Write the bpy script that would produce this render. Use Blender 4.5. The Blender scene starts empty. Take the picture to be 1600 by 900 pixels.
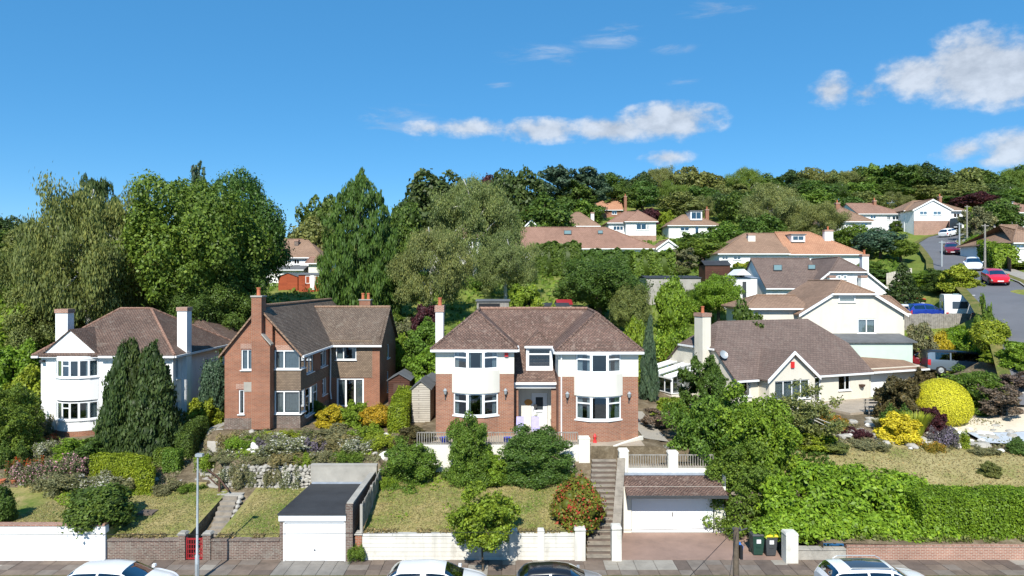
import bpy, bmesh, math, random
import numpy as np
from mathutils import Vector, Matrix

# ------------------------------------------------------------------ camera, sky, sun, exposure
random.seed(11)
rng = np.random.default_rng(11)
sc = bpy.context.scene
COL = sc.collection
F, CX, HZ, CZ = 1067.0, 800.0, 440.0, 13.0      # focal length in photo pixels, principal column, horizon row, eye height
def PX(u, d): return (u - CX) * d / F
def PZ(v, d): return CZ - (v - HZ) * d / F

cd = bpy.data.cameras.new('camera'); cam = bpy.data.objects.new('camera', cd); COL.objects.link(cam)
cam.location = (0, 0, CZ); cam.rotation_euler = (math.radians(90), 0, 0)
cd.sensor_width = 36; cd.lens = 36 * F / 1600; cd.shift_y = -10 / 1600
cd.clip_start = .5; cd.clip_end = 6000
sc.camera = cam

SUN_EL, SUN_AZ = math.radians(43), math.radians(9)     # light travels away from the viewer, a little to the right
sl = bpy.data.lights.new('sun', 'SUN'); sun = bpy.data.objects.new('sun', sl); COL.objects.link(sun)
sl.energy = 4.9; sl.angle = math.radians(.53); sl.color = (1, .955, .87)
sdir = Vector((math.sin(SUN_AZ) * math.cos(SUN_EL), math.cos(SUN_AZ) * math.cos(SUN_EL), -math.sin(SUN_EL)))
sun.rotation_euler = sdir.to_track_quat('-Z', 'Y').to_euler(); sun.location = (-20, -60, 80)

w = bpy.data.worlds.new('World'); sc.world = w; w.use_nodes = True
def world_nodes():
    nt = w.node_tree; nt.nodes.clear(); N = nt.nodes.new; Lk = nt.links.new
    out = N('ShaderNodeOutputWorld'); bg = N('ShaderNodeBackground'); sky = N('ShaderNodeTexSky')
    sky.sky_type = 'NISHITA'; sky.sun_disc = False
    sky.sun_elevation = SUN_EL; sky.sun_rotation = math.radians(180) + SUN_AZ
    sky.air_density = .72; sky.dust_density = 0; sky.ozone_density = 3.2; sky.altitude = 50
    hs = N('ShaderNodeHueSaturation'); hs.inputs['Saturation'].default_value = 1.24; hs.inputs['Hue'].default_value = .486; hs.inputs['Value'].default_value = 1.0
    fm = N('ShaderNodeMix'); fm.data_type = 'RGBA'; fm.inputs[0].default_value = .55; Lk(sky.outputs[0], hs.inputs['Color']); Lk(hs.outputs[0], fm.inputs[6]); fm.inputs[7].default_value = (.45, 1.8, 4.0, 1)     # evens the clear blue out towards the horizon
    tc = N('ShaderNodeTexCoord'); sp = N('ShaderNodeSeparateXYZ'); Lk(tc.outputs['Generated'], sp.inputs[0])
    def M(op, a, b=None, c=None):
        m = N('ShaderNodeMath'); m.operation = op
        for i, x in enumerate((a, b, c)):
            if x is None: continue
            if isinstance(x, (int, float)): m.inputs[i].default_value = x
            else: Lk(x, m.inputs[i])
        return m.outputs[0]
    az = M('ARCTAN2', sp.outputs[0], sp.outputs[1]); el = M('ARCSINE', sp.outputs[2])
    cb = N('ShaderNodeCombineXYZ'); Lk(az, cb.inputs[0]); Lk(el, cb.inputs[1]); ae = cb.outputs[0]
    nz = N('ShaderNodeTexNoise'); nz.inputs['Scale'].default_value = 26; nz.inputs['Detail'].default_value = 8; nz.inputs['Roughness'].default_value = .6
    mp = N('ShaderNodeMapping'); mp.inputs['Scale'].default_value = (1, 1, 1.5); Lk(tc.outputs['Generated'], mp.inputs[0]); Lk(mp.outputs[0], nz.inputs['Vector'])
    n2 = N('ShaderNodeTexNoise'); n2.inputs['Scale'].default_value = 5; n2.inputs['Detail'].default_value = 3; Lk(mp.outputs[0], n2.inputs['Vector'])
    nzv = M('SUBTRACT', nz.outputs[0], .5); n2v = M('SUBTRACT', n2.outputs[0], .5)
    # cloud banks: (column, row, half width, half height, strength), turned into azimuth and elevation
    bl = [(1040, 192, 92, 32, 1.), (960, 202, 80, 24, .95), (850, 204, 95, 22, .8), (740, 200, 85, 18, .66), (640, 190, 95, 30, .48), (670, 200, 60, 14, .52),
          (1042, 246, 45, 15, .72), (1105, 171, 30, 11, .5), (1520, 105, 72, 52, 1.05), (1440, 118, 62, 34, .8), (1585, 112, 70, 48, .95), (1545, 92, 36, 34, .9), (1300, 141, 36, 27, .78),
          (1352, 146, 42, 18, .55), (1505, 236, 42, 18, .66), (1585, 232, 52, 30, .82), (1550, 250, 80, 14, .5), (850, 88, 95, 20, .44), (950, 64, 70, 16, .42),
          (1110, 14, 90, 18, .44), (975, 44, 50, 10, .4), (1050, 76, 45, 10, .38), (780, 133, 30, 7, .4), (1065, 128, 45, 9, .36)]
    bl = [(math.atan2((u - CX) / F, 1), math.atan((HZ - v) / F / math.hypot(1, (u - CX) / F)), a / F, b / F, s) for u, v, a, b, s in bl]
    for i in range(8): bl.append((math.radians(65 + i * 33 + (i % 3) * 5), math.radians(12 + (i * 7) % 13), .1 + .02 * (i % 4), .03 + .006 * (i % 3), .85))
    acc = wis = None
    for a0, e0, ra, re, s in bl:
        vm = N('ShaderNodeVectorMath'); vm.operation = 'MULTIPLY_ADD'; Lk(ae, vm.inputs[0]); vm.inputs[1].default_value = (1 / ra, 1 / re, 0); vm.inputs[2].default_value = (-a0 / ra, -e0 / re, 0)
        ln = N('ShaderNodeVectorMath'); ln.operation = 'LENGTH'; Lk(vm.outputs[0], ln.inputs[0])
        b = M('MULTIPLY_ADD', ln.outputs['Value'], -s, 1.2 * s)
        if s < .5: wis = M('MAXIMUM', wis if wis is not None else 0.0, b)
        else: acc = M('MAXIMUM', acc if acc is not None else 0.0, b)
    dens = M('ADD', acc, M('ADD', M('MULTIPLY', nzv, 1.7), M('MULTIPLY', n2v, .5)))
    dens = M('MULTIPLY', dens, M('MINIMUM', M('MULTIPLY', acc, 5), 1))
    ss = N('ShaderNodeMapRange'); ss.interpolation_type = 'SMOOTHSTEP'
    Lk(dens, ss.inputs[0]); ss.inputs[1].default_value = .1; ss.inputs[2].default_value = .8; ss.inputs[3].default_value = 0; ss.inputs[4].default_value = .76
    cr = N('ShaderNodeMapRange'); Lk(nz.outputs[0], cr.inputs[0]); cr.inputs[1].default_value = .35; cr.inputs[2].default_value = .65; cr.inputs[3].default_value = 3.0; cr.inputs[4].default_value = 4.6
    cc = N('ShaderNodeCombineColor')
    Lk(cr.outputs[0], cc.inputs[0]); Lk(M('MULTIPLY', cr.outputs[0], 1.03), cc.inputs[1]); Lk(M('MULTIPLY', cr.outputs[0], 1.08), cc.inputs[2])
    mx = N('ShaderNodeMix'); mx.data_type = 'RGBA'; Lk(fm.outputs[2], mx.inputs[6])
    nw = N('ShaderNodeTexNoise'); nw.inputs['Scale'].default_value = 9; nw.inputs['Detail'].default_value = 8; nw.inputs['Roughness'].default_value = .68; nw.inputs['Distortion'].default_value = .6
    mw = N('ShaderNodeMapping'); mw.inputs['Scale'].default_value = (1.2, 1, 6); mw.inputs['Rotation'].default_value = (0, .12, 0); Lk(tc.outputs['Generated'], mw.inputs[0]); Lk(mw.outputs[0], nw.inputs['Vector'])
    dw = M('MULTIPLY', M('ADD', M('MULTIPLY', wis, 1.6), M('MULTIPLY', M('SUBTRACT', nw.outputs[0], .56), 3.2)), M('MINIMUM', M('MULTIPLY', wis, 4), 1))
    sw = N('ShaderNodeMapRange'); sw.interpolation_type = 'SMOOTHSTEP'; Lk(dw, sw.inputs[0]); sw.inputs[1].default_value = 0; sw.inputs[2].default_value = 1.3; sw.inputs[3].default_value = 0; sw.inputs[4].default_value = .42; Lk(cc.outputs[0], mx.inputs[7])
    Lk(M('MAXIMUM', ss.outputs[0], sw.outputs[0]), mx.inputs[0])
    Lk(mx.outputs[2], bg.inputs[0]); bg.inputs[1].default_value = .135; Lk(bg.outputs[0], out.inputs[0])
world_nodes()
cy = sc.cycles; cy.max_bounces = 5; cy.diffuse_bounces = 2; cy.glossy_bounces = 2; cy.transmission_bounces = 2; cy.transparent_max_bounces = 6; cy.caustics_reflective = False; cy.caustics_refractive = False
sc.view_settings.view_transform = 'Standard'; sc.view_settings.look = 'None'
sc.view_settings.exposure = 0.45; sc.view_settings.gamma = 1

# ------------------------------------------------------------------ materials
MATS = {}
def newmat(name):
    m = bpy.data.materials.new(name); m.use_nodes = True; nt = m.node_tree
    MATS[name] = m
    return m, nt, nt.nodes['Principled BSDF'], nt.nodes.new, nt.links.new
def ramp(nt, stops):
    r = nt.nodes.new('ShaderNodeValToRGB'); e = r.color_ramp.elements
    while len(e) < len(stops): e.new(.5)
    for i, (p, c) in enumerate(stops): e[i].position = p; e[i].color = (*c, 1)
    return r
def sh(c, k): return tuple(min(1, x * k) for x in c)
def m_plain(name, col, rough=.6, var=.12, scale=3., bump=.15, bscale=40., metal=0., spec=.4, stain=None, streak=0.):
    m, nt, b, N, L = newmat(name)
    g = N('ShaderNodeNewGeometry')
    n = N('ShaderNodeTexNoise'); n.inputs['Scale'].default_value = scale; n.inputs['Detail'].default_value = 6; n.inputs['Roughness'].default_value = .65
    L(g.outputs['Position'], n.inputs['Vector'])
    st = [(.28, sh(col, 1 - var)), (.72, sh(col, 1 + var))]
    if stain: st = [(.2, stain), (.42, sh(col, 1 - var * .5)), (.75, sh(col, 1 + var))]
    r = ramp(nt, st); L(n.outputs[0], r.inputs[0]); oc = r.outputs[0]
    if streak:      # rain marks running down the wall
        mp = N('ShaderNodeMapping'); mp.inputs['Scale'].default_value = (2.6, 2.6, .4); L(g.outputs['Position'], mp.inputs[0])
        n3 = N('ShaderNodeTexNoise'); n3.inputs['Scale'].default_value = 1; n3.inputs['Detail'].default_value = 5; L(mp.outputs[0], n3.inputs['Vector'])
        q = N('ShaderNodeMapRange'); q.inputs[1].default_value = .5; q.inputs[2].default_value = .72; q.inputs[3].default_value = 1; q.inputs[4].default_value = 1 - streak; L(n3.outputs[0], q.inputs[0])
        mx = N('ShaderNodeVectorMath'); mx.operation = 'SCALE'; L(oc, mx.inputs[0]); L(q.outputs[0], mx.inputs['Scale']); oc = mx.outputs[0]
    L(oc, b.inputs['Base Color'])
    b.inputs['Roughness'].default_value = rough; b.inputs['Metallic'].default_value = metal; b.inputs['Specular IOR Level'].default_value = spec
    if bump:
        n2 = N('ShaderNodeTexNoise'); n2.inputs['Scale'].default_value = bscale; n2.inputs['Detail'].default_value = 4; L(g.outputs['Position'], n2.inputs['Vector'])
        bp = N('ShaderNodeBump'); bp.inputs['Strength'].default_value = bump; bp.inputs['Distance'].default_value = .02
        L(n2.outputs[0], bp.inputs['Height']); L(bp.outputs[0], b.inputs['Normal'])
    return m
def m_brick(name, c1, c2, mortar, bw=.225, bh=.075, mort=.012, var=.25, lichen=None, offs=.5, rough=.85, bump=.5, blotch=.7):
    """courses laid out in metres on the faces' own uv: brickwork, tile hanging, roof tiles"""
    m, nt, b, N, L = newmat(name)
    uv = N('ShaderNodeUVMap'); t = N('ShaderNodeTexBrick'); L(uv.outputs[0], t.inputs['Vector'])
    t.offset = offs; t.inputs['Scale'].default_value = 1; t.inputs['Brick Width'].default_value = bw; t.inputs['Row Height'].default_value = bh
    t.inputs['Mortar Size'].default_value = mort; t.inputs['Mortar Smooth'].default_value = .2; t.inputs['Bias'].default_value = 0
    t.inputs['Color1'].default_value = (*c1, 1); t.inputs['Color2'].default_value = (*c2, 1); t.inputs['Mortar'].default_value = (*mortar, 1)
    g = N('ShaderNodeNewGeometry')
    n = N('ShaderNodeTexNoise'); n.inputs['Scale'].default_value = blotch; n.inputs['Detail'].default_value = 8; n.inputs['Roughness'].default_value = .7; L(g.outputs['Position'], n.inputs['Vector'])
    mr = N('ShaderNodeMapRange'); mr.inputs[1].default_value = .3; mr.inputs[2].default_value = .7; mr.inputs[3].default_value = 1 - var; mr.inputs[4].default_value = 1 + var; L(n.outputs[0], mr.inputs[0])
    mx = N('ShaderNodeVectorMath'); mx.operation = 'SCALE'; L(t.outputs[0], mx.inputs[0]); L(mr.outputs[0], mx.inputs['Scale'])
    col = mx.outputs[0]
    if lichen:
        for sc_, thr, amt, cc in ((7., .585, .6, lichen), (2.2, .57, .4, sh(lichen, .8)), (12., .64, .9, sh(lichen, 1.5))):
            n3 = N('ShaderNodeTexNoise'); n3.inputs['Scale'].default_value = sc_; n3.inputs['Detail'].default_value = 5; L(g.outputs['Position'], n3.inputs['Vector'])
            q = N('ShaderNodeMapRange'); q.inputs[1].default_value = thr; q.inputs[2].default_value = thr + .1; q.inputs[3].default_value = 0; q.inputs[4].default_value = amt; L(n3.outputs[0], q.inputs[0])
            mm = N('ShaderNodeMix'); mm.data_type = 'RGBA'; L(q.outputs[0], mm.inputs[0]); L(col, mm.inputs[6]); mm.inputs[7].default_value = (*cc, 1); col = mm.outputs[2]
    L(col, b.inputs['Base Color']); b.inputs['Roughness'].default_value = rough; b.inputs['Specular IOR Level'].default_value = .25
    bp = N('ShaderNodeBump'); bp.inputs['Strength'].default_value = bump; bp.inputs['Distance'].default_value = .015; bp.invert = True
    L(t.outputs['Fac'], bp.inputs['Height']); L(bp.outputs[0], b.inputs['Normal'])
    return m
def m_leaf(name, col, alt=None, trans=.33, rough=.5, var=.5):
    m, nt, b, N, L = newmat(name)
    at = N('ShaderNodeAttribute'); at.attribute_name = 'tint'
    fl = alt is not None; alt = alt or (min(1, col[0] * 1.55), min(1, col[1] * 1.3), col[2] * 1.1)
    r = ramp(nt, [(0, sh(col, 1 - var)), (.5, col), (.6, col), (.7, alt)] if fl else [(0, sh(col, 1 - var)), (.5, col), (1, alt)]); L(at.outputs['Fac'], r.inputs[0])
    oi = N('ShaderNodeObjectInfo'); hv = N('ShaderNodeHueSaturation'); L(r.outputs[0], hv.inputs['Color'])
    mr = N('ShaderNodeMapRange'); mr.inputs[3].default_value = .485; mr.inputs[4].default_value = .515; L(oi.outputs['Random'], mr.inputs[0]); L(mr.outputs[0], hv.inputs['Hue'])
    L(hv.outputs[0], b.inputs['Base Color']); b.inputs['Roughness'].default_value = rough; b.inputs['Specular IOR Level'].default_value = .3
    tr = N('ShaderNodeBsdfTranslucent'); L(hv.outputs[0], tr.inputs[0])
    ms = N('ShaderNodeMixShader'); ms.inputs[0].default_value = trans
    L(b.outputs[0], ms.inputs[1]); L(tr.outputs[0], ms.inputs[2]); L(ms.outputs[0], nt.nodes['Material Output'].inputs[0])
    return m
def m_ground(name, stops, scale=.9, s2=9., bump=.6):
    m, nt, b, N, L = newmat(name)
    g = N('ShaderNodeNewGeometry')
    n = N('ShaderNodeTexNoise'); n.inputs['Scale'].default_value = scale; n.inputs['Detail'].default_value = 9; n.inputs['Roughness'].default_value = .72; L(g.outputs['Position'], n.inputs['Vector'])
    r = ramp(nt, stops); L(n.outputs[0], r.inputs[0])
    n2 = N('ShaderNodeTexNoise'); n2.inputs['Scale'].default_value = s2; n2.inputs['Detail'].default_value = 8; n2.inputs['Roughness'].default_value = .8; L(g.outputs['Position'], n2.inputs['Vector'])
    mr = N('ShaderNodeMapRange'); mr.inputs[1].default_value = .3; mr.inputs[2].default_value = .7; mr.inputs[3].default_value = .62; mr.inputs[4].default_value = 1.38; L(n2.outputs[0], mr.inputs[0])
    mx = N('ShaderNodeVectorMath'); mx.operation = 'SCALE'; L(r.outputs[0], mx.inputs[0]); L(mr.outputs[0], mx.inputs['Scale']); L(mx.outputs[0], b.inputs['Base Color'])
    b.inputs['Roughness'].default_value = .95; b.inputs['Specular IOR Level'].default_value = .1
    bp = N('ShaderNodeBump'); bp.inputs['Strength'].default_value = bump; bp.inputs['Distance'].default_value = .05; L(n2.outputs[0], bp.inputs['Height']); L(bp.outputs[0], b.inputs['Normal'])
    return m
def m_glass(name, tint=(.78, .83, .85), refl=.1):
    m, nt, b, N, L = newmat(name)
    tr = N('ShaderNodeBsdfTransparent'); tr.inputs[0].default_value = (*tint, 1)
    gl = N('ShaderNodeBsdfGlossy'); gl.inputs['Roughness'].default_value = .03; gl.inputs[0].default_value = (.9, .95, 1, 1)
    lw = N('ShaderNodeLayerWeight'); lw.inputs[0].default_value = .35
    mr = N('ShaderNodeMapRange'); mr.inputs[3].default_value = refl; mr.inputs[4].default_value = .9; L(lw.outputs['Facing'], mr.inputs[0])
    ms = N('ShaderNodeMixShader'); L(mr.outputs[0], ms.inputs[0]); L(tr.outputs[0], ms.inputs[1]); L(gl.outputs[0], ms.inputs[2])
    L(ms.outputs[0], nt.nodes['Material Output'].inputs[0])
    return m
def m_paint(name, col, rough=.25, metal=0., coat=.6):
    m, nt, b, N, L = newmat(name)
    b.inputs['Base Color'].default_value = (*col, 1); b.inputs['Roughness'].default_value = rough; b.inputs['Metallic'].default_value = metal
    b.inputs['Coat Weight'].default_value = coat; b.inputs['Coat Roughness'].default_value = .06
    return m
def m_emit_free(name, col, rough=.4): return m_plain(name, col, rough, .05, 5, 0)

m_plain('render_white', (.80, .80, .79), .85, .035, .7, .12, 60, stain=(.66, .66, .63), streak=.1)
m_plain('render_cream', (.71, .685, .605), .85, .04, .7, .12, 60, stain=(.62, .6, .52), streak=.07)
m_plain('render_beige', (.67, .63, .535), .85, .04, .7, .12, 60, stain=(.56, .52, .43), streak=.07)
m_plain('wall_paint', (.66, .64, .58), .85, .09, 1.6, .4, 14, stain=(.4, .37, .31), streak=.25)
m_plain('upvc', (.82, .83, .83), .35, .02, 4, 0)
m_plain('white_gloss', (.82, .82, .82), .3, .02, 2, .05, 8)
m_plain('fabric_pale', (.55, .58, .57), .9, .2, 6, .2, 30)
m_plain('blind_grey', (.33, .34, .34), .8, .15, 5, .1)
m_plain('room_dark', (.12, .11, .1), .9, .3, 1, 0)
m_plain('concrete', (.36, .34, .30), .9, .18, 1.3, .4, 30, stain=(.2, .2, .18))
m_plain('concrete_dark', (.20, .185, .165), .9, .25, 1.5, .4, 25)
m_plain('step_stone', (.27, .235, .19), .9, .28, 2.5, .5, 22, stain=(.13, .11, .09))
m_plain('slab_a', (.18, .138, .108), .9, .25, 2, .4, 25, stain=(.085, .07, .055))
m_plain('slab_b', (.19, .16, .135), .9, .25, 2, .4, 25)
m_plain('slab_c', (.30, .275, .235), .9, .2, 2, .4, 25)
m_plain('slab_d', (.13, .1, .082), .9, .25, 2, .4, 25)
m_plain('drive_pink', (.29, .195, .155), .9, .2, .9, .35, 30, stain=(.17, .12, .1))
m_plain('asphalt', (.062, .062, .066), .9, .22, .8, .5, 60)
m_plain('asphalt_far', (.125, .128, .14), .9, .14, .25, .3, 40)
m_plain('kerb', (.3, .29, .27), .9, .15, 2, .3)
m_plain('felt', (.035, .037, .041), .75, .35, .9, .3, 50)
m_plain('felt_grey', (.12, .125, .13), .8, .25, 1, .3, 40)
m_plain('lead', (.3, .34, .4), .5, .2, 3, .2)
m_plain('timber_grey', (.27, .25, .22), .85, .35, 4, .5, 30, stain=(.12, .11, .1))
m_plain('timber_pale', (.5, .46, .39), .85, .2, 3, .4, 20)
m_plain('timber_brown', (.085, .045, .03), .75, .3, 4, .3)
m_plain('timber_red', (.34, .085, .035), .7, .18, 3, .3)
m_plain('bark', (.11, .085, .06), .95, .4, 5, .8, 18)
m_plain('bark_white', (.55, .53, .48), .85, .35, 4, .4, 14, stain=(.12, .11, .1))
m_plain('stone', (.37, .35, .31), .95, .3, 2.2, .8, 9, stain=(.16, .155, .13))
m_plain('stone_brown', (.2, .165, .12), .95, .35, 2.2, .8, 9, stain=(.07, .06, .045))
m_plain('white_stone', (.68, .66, .62), .9, .2, 3, .6, 9)
m_plain('terracotta', (.42, .13, .06), .8, .15, 4, .2)
m_plain('metal_grey', (.42, .45, .46), .45, .1, 3, 0, metal=.4)
m_plain('metal_dark', (.05, .052, .055), .5, .15, 3, 0)
m_plain('black', (.012, .012, .013), .5, .1, 3, 0)
m_plain('rubber', (.018, .018, .018), .8, .1, 3, 0)
m_plain('red_paint', (.3, .02, .025), .5, .15, 4, .1)
m_plain('red_bright', (.62, .03, .03), .4, .08, 4, 0)
m_plain('green_boards', (.50, .60, .53), .7, .06, 1, .1)
m_plain('bin_green', (.018, .055, .04), .5, .12, 4, .1)
m_plain('bin_grey', (.055, .06, .065), .5, .12, 4, .1)
m_plain('bin_yellow', (.78, .58, .02), .45, .06, 4, 0)
m_plain('blue', (.03, .16, .5), .4, .1, 4, 0)
m_plain('blue_pot', (.02, .05, .42), .3, .1, 4, 0)
m_plain('lilac', (.42, .38, .62), .8, .12, 6, .1)
m_plain('orange_wood', (.55, .25, .05), .6, .2, 6, .1)
m_plain('soil', (.12, .085, .055), 1, .35, 2, .8, 14)
m_plain('label_white', (.72, .74, .74), .6, .05, 5, 0)
m_plain('gravel', (.36, .33, .28), .95, .22, 14, .6, 40)
m_plain('paving_cream', (.62, .54, .42), .9, .12, 1.2, .3, 25)
m_plain('paving_blue', (.42, .46, .50), .9, .12, 1.6, .3, 25)
m_plain('patio', (.37, .31, .24), .9, .2, 1.4, .4, 20)
m_brick('brick_red', (.34, .115, .058), (.25, .08, .043), (.30, .23, .17), var=.2)
m_brick('brick_house3', (.34, .135, .075), (.25, .092, .054), (.32, .25, .19), var=.2)
m_brick('brick_brown', (.17, .105, .085), (.10, .065, .055), (.26, .235, .2), var=.35, lichen=(.3, .28, .24))
m_brick('brick_pink', (.36, .175, .125), (.28, .125, .09), (.45, .38, .31), var=.2)
m_brick('tile_hung', (.29, .215, .15), (.21, .155, .11), (.07, .05, .04), bw=.165, bh=.1, mort=.012, var=.18)
m_brick('tile_brown', (.215, .135, .1), (.15, .098, .076), (.045, .032, .028), bw=.18, bh=.11, mort=.022, var=.25, lichen=(.24, .2, .165), bump=.9)
m_brick('tile_house3', (.25, .152, .115), (.165, .105, .082), (.05, .034, .03), bw=.18, bh=.11, mort=.022, var=.3, lichen=(.34, .26, .21), bump=.9)
m_brick('tile_house2', (.24, .175, .13), (.17, .125, .096), (.05, .038, .03), bw=.18, bh=.11, mort=.022, var=.28, lichen=(.28, .24, .19), bump=.9)
m_brick('tile_grey', (.18, .13, .108), (.14, .1, .085), (.07, .05, .045), bw=.3, bh=.2, mort=.014, var=.16, lichen=(.2, .165, .14), blotch=.4)
m_brick('tile_orange', (.46, .25, .15), (.39, .2, .12), (.22, .1, .06), bw=.3, bh=.24, mort=.02, var=.14, blotch=.3)
m_brick('tile_russet', (.315, .19, .14), (.26, .155, .112), (.13, .065, .045), bw=.3, bh=.24, mort=.02, var=.16, blotch=.3)
m_brick('tile_tan', (.31, .2, .135), (.25, .16, .108), (.12, .08, .06), bw=.3, bh=.22, mort=.016, var=.16, blotch=.3)
m_brick('boards', (.5, .46, .39), (.44, .4, .34), (.16, .14, .12), bw=4, bh=.14, mort=.014, var=.2)
m_brick('boards_red', (.36, .085, .035), (.31, .07, .03), (.12, .03, .015), bw=4, bh=.16, mort=.016, var=.15)
m_brick('boards_brown', (.10, .045, .03), (.08, .036, .025), (.03, .015, .01), bw=4, bh=.14, mort=.014, var=.2)
m_glass('glass'); m_glass('glass_clear', (.8, .85, .88), .12); m_glass('car_glass', (.22, .26, .29), .1)
m_paint('paint_white', (.78, .79, .80)); m_paint('paint_black', (.01, .01, .012)); m_paint('paint_silver', (.5, .52, .54), .3, .5)
m_paint('paint_red', (.6, .015, .03)); m_paint('paint_maroon', (.16, .012, .02)); m_paint('paint_blue', (.015, .04, .26)); m_paint('paint_bluegrey', (.17, .22, .27), .3, .4)
m_paint('paint_dark', (.02, .022, .026)); m_paint('lamp_red', (.45, .01, .01)); m_paint('lamp_clear', (.7, .72, .74), .1, .3)
LEAF = dict(mid=((.145, .235, .032), None), olive=((.195, .228, .062), None), bright=((.215, .33, .032), None), dark=((.070, .115, .030), None), deep=((.098, .172, .030), None),
            yellow=((.80, .72, .05), None), gold=((.52, .40, .03), None), lime=((.31, .38, .035), None), copper=((.09, .03, .032), None), blue=((.085, .15, .085), None),
            sage=((.24, .25, .12), None), red=((.22, .24, .03), (.46, .055, .045)), pink=((.16, .19, .07), (.8, .42, .5)), brown=((.13, .11, .045), None), twig=((.2, .155, .115), None),
            purple=((.18, .16, .16), (.34, .27, .38)), dry=((.31, .275, .12), None), birch=((.20, .245, .075), None), orange=((.32, .26, .04), (.75, .32, .06)), white=((.24, .26, .11), (.74, .72, .62)), hedge=((.15, .28, .018), None), laurel=((.215, .36, .028), None), hedgelime=((.25, .33, .022), None), scarlet=((.14, .17, .04), (.8, .05, .02)))
for k, (c, a) in LEAF.items(): m_leaf('leaf_' + k, c, a)
m_ground('lawn_dry', [(.36, (.12, .17, .032)), (.48, (.21, .21, .065)), (.6, (.31, .255, .11)), (.76, (.40, .33, .17))], .55, 10)
m_ground('lawn_tan', [(.32, (.18, .195, .055)), (.47, (.30, .26, .11)), (.72, (.41, .34, .17))], .45, 9)
m_ground('soil_bed', [(.3, (.08, .062, .04)), (.5, (.16, .125, .08)), (.7, (.27, .225, .16))], 1.6, 12, .8)
m_ground('hill_grass', [(.3, (.08, .13, .025)), (.5, (.14, .18, .035)), (.7, (.25, .23, .07))], .12, 3)
m_ground('verge', [(.3, (.06, .10, .02)), (.5, (.13, .13, .04)), (.7, (.22, .18, .07))], 1.2, 14)

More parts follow.
